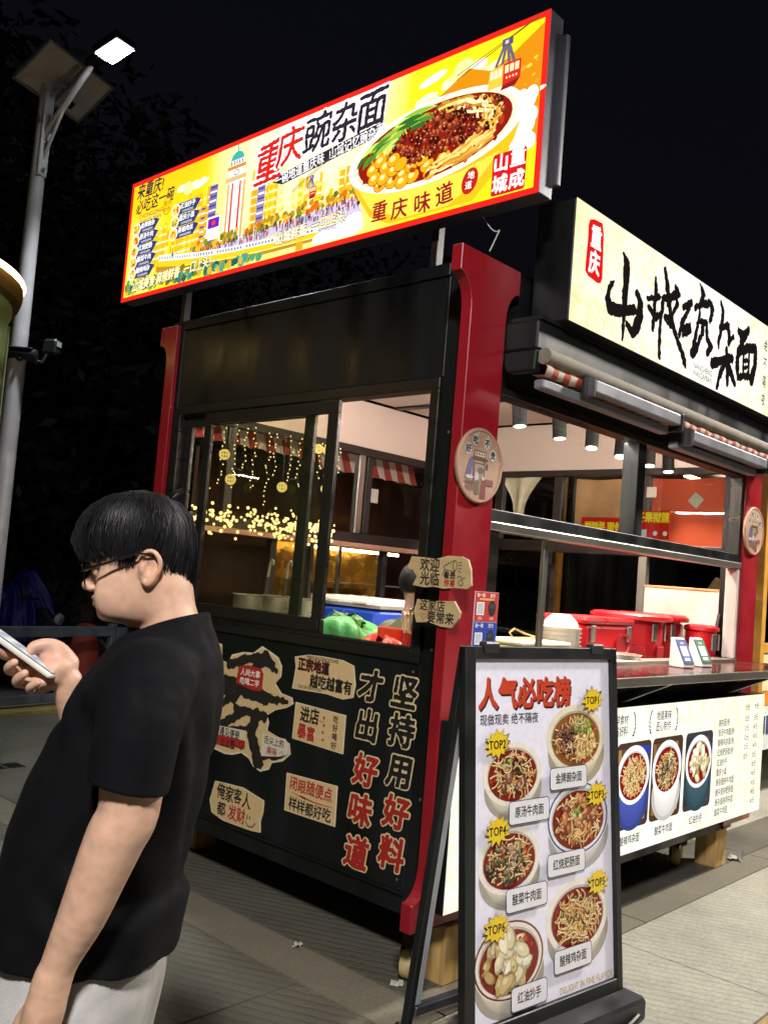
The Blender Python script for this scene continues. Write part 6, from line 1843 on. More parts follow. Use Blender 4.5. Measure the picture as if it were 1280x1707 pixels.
for (y0, y1, z0, z1, txt, lb, tx) in ((.475, .715, 1.978, 2.165, '煎饼果子', 'square red strip sign with mirrored yellow lettering and small dish pictures, right of the mullion', .06), (.74, 1.135, 1.985, 2.115, '烤冷面 手抓饼', 'long narrow red strip sign with mirrored yellow lettering, left of the mullion', .06)):
    t = thing('strip_sign', lb, 'sign', (0, 0, 0), 0, 'red strip signs in the end window')
    MB().prism([(-y1, z0), (-y0, z0), (-y0, z1), (-y1, z1)], FB2.O, FB2.X, FB2.Y, FB2.N, -.004, 0).build('film', mat('red sign film', hx('#c8281a'), .5), t)
    c = Canvas(FB2, .0004); vt = z1 - .045 if y1 < .8 else (z0 + z1) / 2
    c.rect(-y1, z0, -y0, z1, hx('#d42c1c')); c.text(txt, -(y0 + y1) / 2, vt, .072 if y1 < .8 else .068, hx('#ffe02a'), 'c', .045, sx=-.85 if y1 < .8 else -.83, sp=.95)
    if y1 < .8:
        c.rect(-y1 + .01, z0 + .012, -y1 + .08, z0 + .06, hx('#d8d4cc'))
        for k in range(3): c.ell(-y0 - .03 - k * .035, z0 + .036, .016, .016, (hx('#e8e4d8'), hx('#b03a24'), hx('#dfe6da'))[k], 14)
    c.build('print', backlit('self lit strip sign print', .55), t)  # print glows by itself, standing in for the neighbour's light behind it
t = thing('small_notice', 'small white paper notice with a dark mark on the end wall post', 'notice', (2.752, .62, 2.29)); 
MB().box(0, -.035, -.035, .002, .035, .035).build('sheet', M_PAPER, t)
t = thing('small_notice', 'small white paper notice stuck low on the rear window pane', 'notice', (1.80, 2.262, 2.15))
MB().box(-.04, -.002, -.05, .04, 0, .05).build('sheet', M_PAPER, t)
t = thing('small_notice', 'small diamond shaped white notice stuck on the orange red banner', 'notice', (2.952, .40, 2.26))
o = MB().box(0, -.04, -.04, .002, .04, .04).build('sheet', M_PAPER, t); o.rotation_euler = (R(40), 0, 0)

# the neighbouring stall at the right edge
ns = thing('neighbour_stall', 'lit yellow timber stall with glass front at the right edge', 'market stall', (4.5, .50, 0))
M_CRM = mat('cream stall panel', hx('#dcc9a0'), .55, var=.12); M_ORG = mat('orange panel', hx('#d8832a'), .5)
for (x, y) in ((0, 0), (2.4, 0), (0, 1.9), (2.4, 1.9)): MB().box(x, y, .02, x + .08, y + .08, 2.75, .004).build('post', M_YEL, ns)
MB().box(-.1, -.25, 2.75, 2.6, 2.1, 2.85, .01).build('roof', M_K, ns)
MB().box(.081, .02, 1.98, 2.39, .06, 2.74).build('upper_board', M_K, ns)
MB().box(.081, .01, 1.22, 2.39, .07, 1.30, .004).build('counter_rail', M_YEL, ns)
MB().box(.081, .01, 1.93, 2.39, .07, 1.98, .004).build('head_rail', M_YEL, ns)
MB().box(.081, .035, 1.305, 2.39, .041, 1.925).build('glass', M_GL, ns)
MB().box(.1, 1.85, .45, 2.38, 1.88, 2.7).build('back_wall', M_K, ns)
MB().box(.081, .02, .92, 2.39, .06, 1.215).build('cream_board', M_CRM, ns)
MB().box(.081, .018, .80, 2.39, .05, .915).build('orange_band', M_ORG, ns)
MB().box(.081, .016, .45, 2.39, .05, .795).build('lower_board', mat('white lower board', hx('#d6d6d8'), .5), ns)
for k in range(8):
    MB().box(.11 + k * .13, .008, .58, .20 + k * .13, .0155, .72).build('blue_tile', mat('dark blue print', hx('#3a4a6a'), .5), ns)
MB().tube([(.2, .8, 2.68), (2.2, .8, 2.68)], .016, 8).build('tube_lamp', glow('warm neighbour tube', (1.0, .86, .62), 22), ns)
MB().tube([(.3, .03, 1.905), (2.2, .03, 1.905)], .008, 6).build('light_strip', glow('warm neighbour strip', (1.0, .80, .5), 8), ns)
mb = MB(); mb.tube([(.4, .55, 1.302), (.42, .5, 1.5), (.45, .55, 1.72), (.5, .6, 1.80)], [.12, .16, .10, .02], 10); mb.build('wrapped_sack', mat('cream wrapped cloth', hx('#c9b288'), .8, var=.2), ns, True)
t = thing('stool', 'dark metal stool under the right end of the menu box', 'stool', (3.25, .75, 0), .3)
MB().box(-.15, -.15, .42, .15, .15, .45, .01).build('seat', M_DG, t)
for (x, y) in ((-.13, -.13), (.13, -.13), (-.13, .13), (.13, .13)): MB().tube([(x * 1.1, y * 1.1, 0), (x * .9, y * .9, .42)], .014, 8).build('leg', M_DG, t)
# hood of the neighbouring stall overhead at the far right
# ------------------------------------------------------------------ people
import openvdb as vdb
class Field:
    """Smoothly blended body volumes sampled on a grid, turned into one skin."""
    def __init__(s, lo, hi, h):
        s.lo = np.array(lo, float); s.h = h
        s.n = np.ceil((np.array(hi) - s.lo) / h).astype(int) + 1
        s.D = np.full(s.n, .03, np.float32)
    def sub(s, lo, hi, pad=.035):
        a = np.maximum(0, np.floor((np.array(lo) - pad - s.lo) / s.h).astype(int)); b = np.minimum(s.n, np.ceil((np.array(hi) + pad - s.lo) / s.h).astype(int) + 1)
        sl = tuple(slice(i, j) for i, j in zip(a, b))
        x = (s.lo[0] + s.h * np.arange(a[0], b[0]))[:, None, None]; y = (s.lo[1] + s.h * np.arange(a[1], b[1]))[None, :, None]; z = (s.lo[2] + s.h * np.arange(a[2], b[2]))[None, None, :]
        return sl, x, y, z
    def put(s, sl, d, k, cut=False):
        o = s.D[sl]
        if cut:
            d = -d
            q = np.clip(.5 - .5 * (d - o) / k, 0, 1) if k > 0 else (o > d)
            s.D[sl] = (d + (o - d) * q + k * q * (1 - q)) if k > 0 else np.maximum(o, d)
            return
        if k <= 0: s.D[sl] = np.minimum(o, d); return
        q = np.clip(.5 + .5 * (d - o) / k, 0, 1)
        s.D[sl] = d + (o - d) * q - k * q * (1 - q)
    def cap(s, a, b, ra, rb, k=.012, cut=False):
        a, b = np.array(a, float), np.array(b, float); r = max(ra, rb)
        sl, x, y, z = s.sub(np.minimum(a, b) - r, np.maximum(a, b) + r)
        ab = b - a; l2 = ab @ ab + 1e-12
        t = np.clip(((x - a[0]) * ab[0] + (y - a[1]) * ab[1] + (z - a[2]) * ab[2]) / l2, 0, 1)
        d = np.sqrt((x - a[0] - t * ab[0]) ** 2 + (y - a[1] - t * ab[1]) ** 2 + (z - a[2] - t * ab[2]) ** 2) - (ra + t * (rb - ra))
        s.put(sl, d.astype(np.float32), k, cut); return s
    def chain(s, pts, rad, k=.012):
        """A tapering limb along smooth joints, blended into the body as one volume."""
        P = np.array(pts, float); rd = np.array(rad, float)
        Q = []; q = []
        for i in range(len(P) - 1):
            p0, p1, p2, p3 = P[max(i - 1, 0)], P[i], P[i + 1], P[min(i + 2, len(P) - 1)]
            r0, r1, r2, r3 = rd[max(i - 1, 0)], rd[i], rd[i + 1], rd[min(i + 2, len(P) - 1)]
            for t in (0, .25, .5, .75):
                w = (-.5 * t + t * t - .5 * t ** 3, 1 - 2.5 * t * t + 1.5 * t ** 3, .5 * t + 2 * t * t - 1.5 * t ** 3, -.5 * t * t + .5 * t ** 3)
                Q.append(w[0] * p0 + w[1] * p1 + w[2] * p2 + w[3] * p3); q.append(w[0] * r0 + w[1] * r1 + w[2] * r2 + w[3] * r3)
        Q.append(P[-1]); q.append(rd[-1]); Q = np.array(Q); q = np.array(q); m = q.max()
        sl, x, y, z = s.sub(Q.min(0) - m, Q.max(0) + m)
        D = None
        for a, b, ra, rb in zip(Q[:-1], Q[1:], q[:-1], q[1:]):
            ab = b - a; l2 = ab @ ab + 1e-12
            t = np.clip(((x - a[0]) * ab[0] + (y - a[1]) * ab[1] + (z - a[2]) * ab[2]) / l2, 0, 1)
            d = np.sqrt((x - a[0] - t * ab[0]) ** 2 + (y - a[1] - t * ab[1]) ** 2 + (z - a[2] - t * ab[2]) ** 2) - (ra + t * (rb - ra))
            D = d if D is None else np.minimum(D, d)
        s.put(sl, D.astype(np.float32), k); return s
    def ell(s, c, r, k=.012, rz=0.0, ry=0.0, cut=False):
        c = np.array(c, float); m = max(r)
        sl, x, y, z = s.sub(c - m, c + m)
        X, Y, Z = x - c[0], y - c[1], z - c[2]
        if rz: X, Y = X * math.cos(rz) + Y * math.sin(rz), -X * math.sin(rz) + Y * math.cos(rz)
        if ry: X, Z = X * math.cos(ry) - Z * math.sin(ry), X * math.sin(ry) + Z * math.cos(ry)
        q = np.sqrt((X / r[0]) ** 2 + (Y / r[1]) ** 2 + (Z / r[2]) ** 2)
        g = np.sqrt((X / r[0] ** 2) ** 2 + (Y / r[1] ** 2) ** 2 + (Z / r[2] ** 2) ** 2) + 1e-9
        s.put(sl, (q * (q - 1) / g).astype(np.float32), k, cut); return s
    def loft(s, tab, k=.012, p=2.3, rz=0.0, c=(0, 0), extra=None, top=None):
        """tab rows: z, x_front, x_back, half width."""
        T = np.array(tab, float); T = T[np.argsort(T[:, 0])]
        m = np.abs(T[:, 1:]).max() + .02
        sl, x, y, z = s.sub((c[0] - m, c[1] - m, T[0, 0]), (c[0] + m, c[1] + m, T[-1, 0]), .02)
        X, Y = x - c[0], y - c[1]
        if rz: X, Y = X * math.cos(rz) + Y * math.sin(rz), -X * math.sin(rz) + Y * math.cos(rz)
        zz = z[0, 0]
        def ip(i):
            v = np.interp(zz, T[:, 0], T[:, i])
            ker = np.ones(5) / 5; vp = np.pad(v, 2, mode='edge'); return np.convolve(vp, ker, 'valid')[None, None, :]
        f, b, w = ip(1), ip(2), ip(3)
        cx, rx = (f + b) / 2, np.abs(b - f) / 2
        q = (np.abs((X - cx) / rx) ** p + np.abs(Y / w) ** p) ** (1 / p)
        d = (q - 1) * np.minimum(rx, w)
        d = np.maximum(d, np.maximum(T[0, 0] - z, z - T[-1, 0]))
        if extra is not None: d = d + extra(X, Y, z)
        if top is not None: d = np.maximum(d, top(x, y, z))
        s.put(sl, d.astype(np.float32), k); return s
    def mesh(s, name, m, parent, tone=None):
        g = vdb.FloatGrid(.03); g.copyFromArray(np.ascontiguousarray(np.clip(s.D, -.03, .03)))
        V, T, Q = g.convertToPolygons(isovalue=0.0, adaptivity=0.0)
        V = V * s.h + s.lo
        me = bpy.data.meshes.new(name)
        Fq = Q[:, ::-1].astype(np.int32); n = len(Fq)
        me.vertices.add(len(V)); me.vertices.foreach_set('co', V.astype(np.float32).ravel())
        me.loops.add(n * 4); me.loops.foreach_set('vertex_index', Fq.ravel())
        me.polygons.add(n); me.polygons.foreach_set('loop_start', np.arange(0, n * 4, 4, dtype=np.int32))
        me.update(calc_edges=True); me.validate()
        # relax the grid steps away
        E = np.empty(len(me.edges) * 2, np.int32); me.edges.foreach_get('vertices', E); E = E.reshape(-1, 2)
        cnt = np.bincount(E.ravel(), minlength=len(V))[:, None].clip(1)
        for it in range(4):
            A = np.zeros_like(V); np.add.at(A, E[:, 0], V[E[:, 1]]); np.add.at(A, E[:, 1], V[E[:, 0]])
            V = V + (.5 if it % 2 == 0 else -.52) * (A / cnt - V)
        me.vertices.foreach_set('co', V.astype(np.float32).ravel())
        if tone is not None:
            a = me.color_attributes.new('tone', 'FLOAT_COLOR', 'POINT')
            a.data.foreach_set('color', np.concatenate([tone(V), np.ones((len(V), 1))], 1).astype(np.float32).ravel())
        me.shade_smooth(); me.update()
        o = bpy.data.objects.new(name, me); me.materials.append(m); COL.objects.link(o); o.parent = parent
        return o

def skinmat():
    m = bpy.data.materials.new('skin'); m.use_nodes = True; nt = m.node_tree; b = nt.nodes['Principled BSDF']
    a = nt.nodes.new('ShaderNodeAttribute'); a.attribute_name = 'tone'
    tc = nt.nodes.new('ShaderNodeTexCoord'); n1 = nt.nodes.new('ShaderNodeTexNoise'); n1.inputs['Scale'].default_value = 45; n1.inputs['Detail'].default_value = 5
    nt.links.new(tc.outputs['Object'], n1.inputs['Vector'])
    mr = nt.nodes.new('ShaderNodeMapRange'); mr.inputs[1].default_value = .25; mr.inputs[2].default_value = .75; mr.inputs[3].default_value = .82; mr.inputs[4].default_value = 1.12
    nt.links.new(n1.outputs[0], mr.inputs[0])
    mx = nt.nodes.new('ShaderNodeMix'); mx.data_type = 'RGBA'; mx.blend_type = 'MULTIPLY'; mx.inputs[0].default_value = 1
    nt.links.new(a.outputs['Color'], mx.inputs[6]); nt.links.new(mr.outputs[0], mx.inputs[7]); nt.links.new(mx.outputs[2], b.inputs['Base Color'])
    b.inputs['Roughness'].default_value = .5; b.inputs['Subsurface Weight'].default_value = .12; b.inputs['Subsurface Radius'].default_value = (.010, .004, .002); b.inputs['Subsurface Scale'].default_value = .6
    n2 = nt.nodes.new('ShaderNodeTexNoise'); n2.inputs['Scale'].default_value = 420; nt.links.new(tc.outputs['Object'], n2.inputs['Vector'])
    bp = nt.nodes.new('ShaderNodeBump'); bp.inputs['Strength'].default_value = .18; bp.inputs['Distance'].default_value = .001
    nt.links.new(n2.outputs[0], bp.inputs['Height']); nt.links.new(bp.outputs[0], b.inputs['Normal'])
    return m
M_SKIN = skinmat()
SK = np.array(hx('#cfa68d'))
M_TEE = mat('black cotton jersey', hx('#07080c'), .82, var=.2, scale=30, bump=.25, bscale=900, spec=.14)
M_PANT = mat('light grey sweat cloth', hx('#b4b2b0'), .85, var=.12, scale=25, bump=.35, bscale=700)
M_HAIR = mat('black hair', hx('#0e0d10'), .55, var=.35, scale=40, stretch=(1, 1, .25), spec=.33)

man = thing('person', 'man in black t-shirt and light grey trousers looking at a phone', 'person', (-1.7029 - .45 * .6830, -1.1226 + .45 * .7304, 0), R(-46.92))
PSI = R(-7); H0 = (.010, 0.0)
FW = (-math.cos(PSI), math.sin(PSI)); LT = (-math.sin(PSI), -math.cos(PSI))
def hp(a, b, z): return (H0[0] + a * FW[0] + b * LT[0], H0[1] + a * FW[1] + b * LT[1], z)
F = Field((-.34, -.36, .0), (.30, .36, 1.72), .003)
# head: rows are z, front, back (front is negative x in the head's own frame), half width
head = [(1.458, -.004, .05, .030), (1.468, -.034, .070, .046), (1.480, -.047, .085, .056), (1.492, -.055, .090, .063), (1.505, -.061, .092, .068), (1.520, -.065, .094, .071), (1.540, -.070, .094, .074),
        (1.560, -.076, .095, .075), (1.580, -.080, .096, .076), (1.610, -.083, .096, .077), (1.640, -.076, .090, .074), (1.665, -.058, .075, .062), (1.688, -.02, .04, .03)]
F.loft(head, .01, 2.15, math.pi - (math.pi - (-PSI)), H0)
F.ell(hp(.040, 0, 1.474), (.021, .024, .014), .012, -PSI)              # chin
F.ell(hp(.012, .036, 1.482), (.036, .018, .018), .03, -PSI); F.ell(hp(.012, -.036, 1.482), (.036, .018, .018), .03, -PSI)
F.ell(hp(.030, .052, 1.510), (.026, .017, .032), .03, -PSI); F.ell(hp(.030, -.052, 1.510), (.026, .017, .032), .03, -PSI)   # cheeks
F.cap(hp(.066, 0, 1.556), hp(.080, 0, 1.524), .006, .0085, .010)       # nose
F.ell(hp(.0815, 0, 1.5225), (.0105, .0115, .0085), .008, -PSI)
for s in (-1, 1): F.ell(hp(.073, s * .012, 1.518), (.009, .0075, .0068), .005, -PSI)
for s in (-1, 1): F.ell(hp(.072, s * .007, 1.5112), (.0045, .0035, .003), .002, -PSI, cut=True)
F.cap(hp(.060, .016, 1.5005), hp(.0675, 0, 1.5025), .004, .0058, .004); F.cap(hp(.060, -.016, 1.5005), hp(.0675, 0, 1.5025), .004, .0058, .004)
F.cap(hp(.056, .014, 1.491), hp(.0635, 0, 1.4905), .0045, .0062, .004); F.cap(hp(.056, -.014, 1.491), hp(.0635, 0, 1.4905), .0045, .0062, .004)
F.cap(hp(.0715, -.012, 1.4963), hp(.0715, .012, 1.4963), .0012, .0012, .001, cut=True)
for s in (-1, 1):
    F.ell(hp(.066, s * .031, 1.547), (.012, .017, .009), .006, -PSI, cut=True)    # eye sockets
    F.ell(hp(.0575, s * .031, 1.547), (.0125, .0145, .0105), .003, -PSI)           # lids
    F.cap(hp(.074, s * .016, 1.566), hp(.064, s * .048, 1.564), .006, .005, .008)  # brow
    # ear: lobe bowl, rim
    E = [(-.018, 1.589), (-.006, 1.584), (.0, 1.570), (-.004, 1.556), (-.012, 1.540), (-.020, 1.535)]
    F.ell(hp(-.032, s * .0765, 1.563), (.018, .0065, .028), .006, -PSI)
    rim = [hp(-.018, s * .080, 1.576), hp(-.024, s * .084, 1.589), hp(-.038, s * .088, 1.591), hp(-.050, s * .089, 1.578), hp(-.051, s * .088, 1.562), hp(-.043, s * .085, 1.546), hp(-.033, s * .081, 1.535), hp(-.026, s * .079, 1.538)]
    F.chain(rim, [.004, .0042, .0045, .0045, .0042, .0045, .006, .005], .003)
    F.ell(hp(-.032, s * .087, 1.562), (.0115, .0085, .0165), .003, -PSI, cut=True)
    F.cap(hp(-.020, s * .079, 1.565), hp(-.021, s * .080, 1.556), .005, .004, .004)
# neck and trunk
F.loft([(1.36, -.02, .165, .11), (1.40, .012, .160, .095), (1.44, .034, .148, .074), (1.47, .040, .135, .066), (1.50, .036, .122, .064), (1.54, .02, .112, .064), (1.57, .0, .10, .06)], .016, 2.0)
F.loft([(.80, -.10, .08, .14), (.90, -.130, .105, .155), (1.0, -.145, .122, .170), (1.10, -.135, .132, .170), (1.20, -.102, .152, .172), (1.30, -.062, .160, .180), (1.37, -.032, .165, .185), (1.42, .0, .155, .12)], .03, 2.3)
# near (left) arm hanging, bent a little at the elbow
F.chain([(.085, -.165, 1.375), (.093, -.215, 1.28), (.094, -.222, 1.19), (.079, -.224, 1.148), (.060, -.224, 1.09), (.039, -.222, 1.025), (.014, -.220, .960), (.002, -.219, .918)], [.060, .052, .047, .046, .042, .037, .0285, .026], .014)
F.chain([(.002, -.219, .925), (-.004, -.219, .885), (-.012, -.216, .845)], [.026, .031, .029], .012)
for (x, y, L, r) in ((-.034, -.214, .082, .0095), (-.018, -.222, .094, .0098), (-.001, -.222, .088, .0095), (.014, -.216, .068, .0082)):
    F.chain([(x, y, .842), (x - .005, y + .002, .842 - L * .45), (x - .016, y + .008, .842 - L * .78), (x - .026, y + .016, .842 - L)], [r + .0015, r, r - .001, r - .002], .004)
F.chain([(-.020, -.208, .885), (-.044, -.198, .850), (-.052, -.192, .815), (-.052, -.188, .792)], [.014, .0125, .011, .009], .007)
# far (right) arm raised, holding the phone
F.chain([(.085, .165, 1.375), (.05, .215, 1.26), (-.03, .215, 1.12), (-.035, .21, 1.11)], [.060, .052, .045, .043], .014)
F.chain([(-.035, .21, 1.11), (-.09, .165, 1.20), (-.122, .125, 1.29), (-.128, .115, 1.332)], [.043, .039, .028, .0255], .014)
F.ell((-.152, .103, 1.352), (.034, .030, .027), .014, 0, R(-30)); F.ell((-.160, .106, 1.378), (.026, .018, .018), .010); F.ell((-.170, .092, 1.329), (.032, .032, .016), .012, 0, R(-18))
F.chain([(-.134, .118, 1.365), (-.150, .108, 1.390), (-.170, .098, 1.399), (-.190, .088, 1.394), (-.195, .085, 1.386)], [.021, .016, .0125, .0115, .009], .008)
for (rt, bu, tipp, r) in (((-.185, .128, 1.372), (-.232, .088, 1.372), (-.246, .046, 1.386), .0092), ((-.178, .125, 1.356), (-.222, .066, 1.350), (-.208, .042, 1.367), .0100), ((-.168, .12, 1.338), (-.204, .062, 1.329), (-.186, .041, 1.349), .0100), ((-.155, .11, 1.325), (-.178, .058, 1.319), (-.160, .042, 1.334), .0088)):
    m_ = tuple((a + b) / 2 + d for a, b, d in zip(rt, bu, (-.004, 0, -.006)))
    F.chain([rt, m_, bu, tuple((a + b) / 2 + d for a, b, d in zip(bu, tipp, (-.003, -.004, .0))), tipp], [r + .002, r + .001, r + .0005, r - .0005, r - .002], .004)
# hips, legs, feet
F.loft([(.72, -.08, .07, .12), (.80, -.11, .08, .14), (.90, -.12, .095, .15)], .01, 2.3)
for s in (-1, 1):
    F.chain([(-.02, s * .085, .78), (-.035, s * .098, .48), (-.01, s * .10, .10)], [.062, .05, .036], .01)
    F.chain([(.02, s * .10, .045), (-.10, s * .105, .035), (-.16, s * .108, .028)], [.04, .036, .026], .015)
def tone(V):
    C_ = np.tile(SK, (len(V), 1))
    dx, dy = V[:, 0] - H0[0], V[:, 1] - H0[1]
    a = dx * FW[0] + dy * FW[1]; b = dx * LT[0] + dy * LT[1]; z = V[:, 2]
    lip = np.exp(-(((z - 1.4965) / .0085) ** 2 + (b / .017) ** 2) ** 2) * (a > .050)
    C_ = C_ * (1 - lip[:, None] * .75) + np.array(hx('#a8665c')) * lip[:, None] * .75
    red = np.exp(-(((z - 1.563) / .03) ** 2 + ((np.abs(b) - .088) / .012) ** 2)) * .5 + np.exp(-(((z - 1.52) / .02) ** 2 + ((a - .084) / .014) ** 2)) * .4
    red += np.exp(-(((V[:, 0] + .165) / .035) ** 2 + ((z - 1.372) / .02) ** 2 + ((V[:, 1] - .09) / .05) ** 2)) * .5
    C_ = C_ * (1 - red[:, None] * .5) + np.array(hx('#c87a68')) * red[:, None] * .5
    return C_
body = F.mesh('body', M_SKIN, man, tone)
# T-shirt
def folds(X, Y, z):
    w = np.clip((1.34 - z) / .1, 0, 1)
    f = .0055 * np.sin(z * 60 + 9 * Y + 4 * np.sin(X * 18)) * np.exp(-((z - .99) / .07) ** 2) * np.clip((X + .08) / .08, 0, 1)
    f = f + .0045 * np.sin(Y * 55 + z * 24 + 6 * X) * np.exp(-((z - 1.30) / .06) ** 2) + .005 * np.sin(X * 46 + Y * 30 - z * 16) * np.exp(-((z - .95) / .05) ** 2)
    f = f + .0025 * np.sin(X * 70 - z * 50) * np.exp(-((Y + .19) / .03) ** 2) * w
    f = f + .0045 * np.sin(34 * (X + .6 * (z - 1.25)) + 5 * np.sin(9 * z + 14 * Y)) * np.exp(-((z - 1.16) / .12) ** 2) * np.clip((X + .02) / .1, 0, 1)
    f = f + .004 * np.sin(48 * (z + .9 * X) + 3 * np.sin(21 * Y)) * np.exp(-((z - 1.33) / .07) ** 2) * np.exp(-((Y + .13) / .07) ** 2)
    return f
S = Field((-.24, -.34, .86), (.26, .34, 1.53), .003)
S.loft([(.905, -.170, .146, .188), (.95, -.173, .152, .192), (1.014, -.164, .144, .188), (1.10, -.154, .151, .186), (1.185, -.130, .168, .186), (1.239, -.106, .176, .188), (1.28, -.086, .179, .192), (1.355, -.056, .182, .196), (1.40, -.026, .178, .178), (1.44, .0, .166, .125), (1.47, .026, .153, .092), (1.50, .05, .146, .075)],
       .0, 2.3, extra=folds, top=lambda x, y, z: (z - (1.438 + .40 * (x - .02)) - .9 * y * y) * .9)
S.chain([(.090, -.150, 1.375), (.094, -.205, 1.318), (.090, -.226, 1.222)], [.074, .068, .063], .02)
S.chain([(.085, .150, 1.375), (.05, .21, 1.27), (.0, .215, 1.17)], [.074, .068, .060], .02)
# sleeve hems cut level, openings round the arms
sl, x, y, z = S.sub((-.0, -.33, 1.13), (.2, -.175, 1.24), 0)
S.D[sl] = np.maximum(S.D[sl], np.where(y < -.193, (1.228 - z) - .16 * (x - .09), S.D[sl])).astype(np.float32)
sh = S.mesh('t_shirt', M_TEE, man)
MB().tube([(.022 + .1248 * (.5 - .5 * math.cos(a)) - .002, .079 * math.sin(a), 1.4375 + .40 * .1248 * (.5 - .5 * math.cos(a)) + .9 * (.079 * math.sin(a)) ** 2 - .004) for a in [2 * math.pi * k / 40 for k in range(41)]], .0075, 6, cap=False).build('collar', M_TEE, sh, True)
# trousers and shoes
P = Field((-.24, -.26, .03), (.24, .26, .96), .005)
P.loft([(.74, -.150, .108, .184), (.84, -.158, .124, .186), (.89, -.150, .125, .176), (.95, -.145, .12, .165)], .0, 2.3, extra=lambda X, Y, z: .004 * np.sin(Y * 50 + X * 20) * np.clip((.9 - z) / .1, 0, 1))
for s in (-1, 1): P.chain([(-.020, s * .092, .80), (-.035, s * .098, .48), (-.01, s * .10, .11)], [.098, .078, .062], .03)
P.mesh('trousers', M_PANT, man)
for s in (-1, 1):
    q = Field((-.26, s * .10 - .09, -.01), (.10, s * .10 + .09, .13), .005); q.chain([(.03, s * .10, .055), (-.10, s * .105, .045), (-.175, s * .108, .038)], [.05, .045, .034], .02)
    sl, x, y, z = q.sub((-.26, -.3, -.01), (.1, .3, .13), 0); q.D[sl] = np.maximum(q.D[sl], .002 - z + 0 * x + 0 * y).astype(np.float32)
    q.mesh('shoe', mat('white trainer', hx('#c8c8c6'), .5), man)
# hair: layered shell with combed ridges, then loose locks
def hair_low(ph):       # lower edge of the hair by direction (0 = front, degrees)
    d = abs(ph)
    return np.interp(d, [0, 30, 55, 66, 76, 84, 92, 104, 118, 126, 140, 165, 180], [1.567, 1.569, 1.581, 1.590, 1.570, 1.558, 1.588, 1.596, 1.594, 1.564, 1.543, 1.538, 1.537])
ZT = 1.7025
prof_z = [1.53, 1.56, 1.596, 1.629, 1.660, 1.683, 1.696, ZT]
pf = [.088, .096, .109, .106, .090, .062, .034, .004]; pb = [.099, .102, .099, .094, .086, .065, .040, .004]; pw = [.077, .080, .087, .088, .080, .061, .038, .004]
def hair_pt(ph, z, off=0.0):
    c, s_ = math.cos(R(ph)), math.sin(R(ph))
    ra = np.interp(z, prof_z, pf if c > 0 else pb) + off; rb_ = np.interp(z, prof_z, pw) + off
    q = 1 / math.sqrt((c / ra) ** 2 + (s_ / rb_) ** 2)
    return hp(q * c, q * s_, z)
V = []; Fc = []
nu, nv = 220, 30
hrg = random.Random(77)
rid = [hrg.gauss(0, 1) for _ in range(nu)]
rid = [(rid[i] + rid[i - 1] * .7 + rid[(i + 1) % nu] * .7) * .0011 + .0022 * math.sin(i * .37 + 2 * math.sin(i * .11)) + .0016 * math.sin(i * .9 + 1.3 * math.sin(i * .23)) for i in range(nu)]
jag = [hrg.gauss(.003, .0045) - .004 * math.sin(i * .37 + 2 * math.sin(i * .11)) for i in range(nu)]
for side in (0, 1):
    for j in range(nv + 1):
        t = j / nv
        for i in range(nu):
            ph = 360 * i / nu - 180
            zl = hair_low(ph) + jag[i] * (1 if side == 0 else .4)
            ang_ = t * math.pi / 2
            z = zl + (ZT - zl) * math.cos(ang_) ** .9
            off = (rid[i] * math.sin(ang_) - .001) if side == 0 else -.012
            V.append(hair_pt(ph + 7 * t * math.sin(R(ph)), min(z, ZT - (.0 if side == 0 else .012)), off))
n1 = nu * (nv + 1)
for side in (0, 1):
    for j in range(nv):
        for i in range(nu):
            k = (i + 1) % nu; q = (side * n1 + j * nu + i, side * n1 + j * nu + k, side * n1 + (j + 1) * nu + k, side * n1 + (j + 1) * nu + i)
            Fc.append(q if side else q[::-1])
for i in range(nu):
    k = (i + 1) % nu; Fc.append((nv * nu + i, nv * nu + k, n1 + nv * nu + k, n1 + nv * nu + i))
hair = from_data('hair', V, Fc, M_HAIR, man, True)
mb = MB()
for k in range(1900):
    ph = hrg.uniform(-180, 180); zl = hair_low(ph) + hrg.gauss(.0, .0045)
    t0 = hrg.uniform(.12, .75); sw = hrg.uniform(-20, 20); lf_ = abs(hrg.gauss(0, .0034))
    pts = []
    for q in range(6):
        t = t0 + (1.0 - t0) * q / 5
        z = zl + (ZT - zl) * math.cos(t * math.pi / 2) ** .9
        pts.append(hair_pt(ph + sw * (t - t0), z, .0010 + lf_ * math.sin(q / 5 * math.pi) + (hrg.uniform(0, .004) if q == 5 else 0)))
    mb.tube(pts, [.0003, .0009, .0011, .0010, .0007, .0002], 5)
mb.build('hair_lock', M_HAIR, hair, True)['kind'] = 'stuff'
mb = MB()
for k in range(9):
    b_ = hair_pt(178 + hrg.uniform(-20, 20), 1.690, 0); mb.tube([b_, (b_[0] + hrg.uniform(0, .02), b_[1] + hrg.uniform(-.01, .01), b_[2] + .014), (b_[0] + hrg.uniform(.005, .03), b_[1], b_[2] + hrg.uniform(.012, .024))], [.0016, .0011, .0004], 5)
mb.build('cowlick', M_HAIR, hair, True)
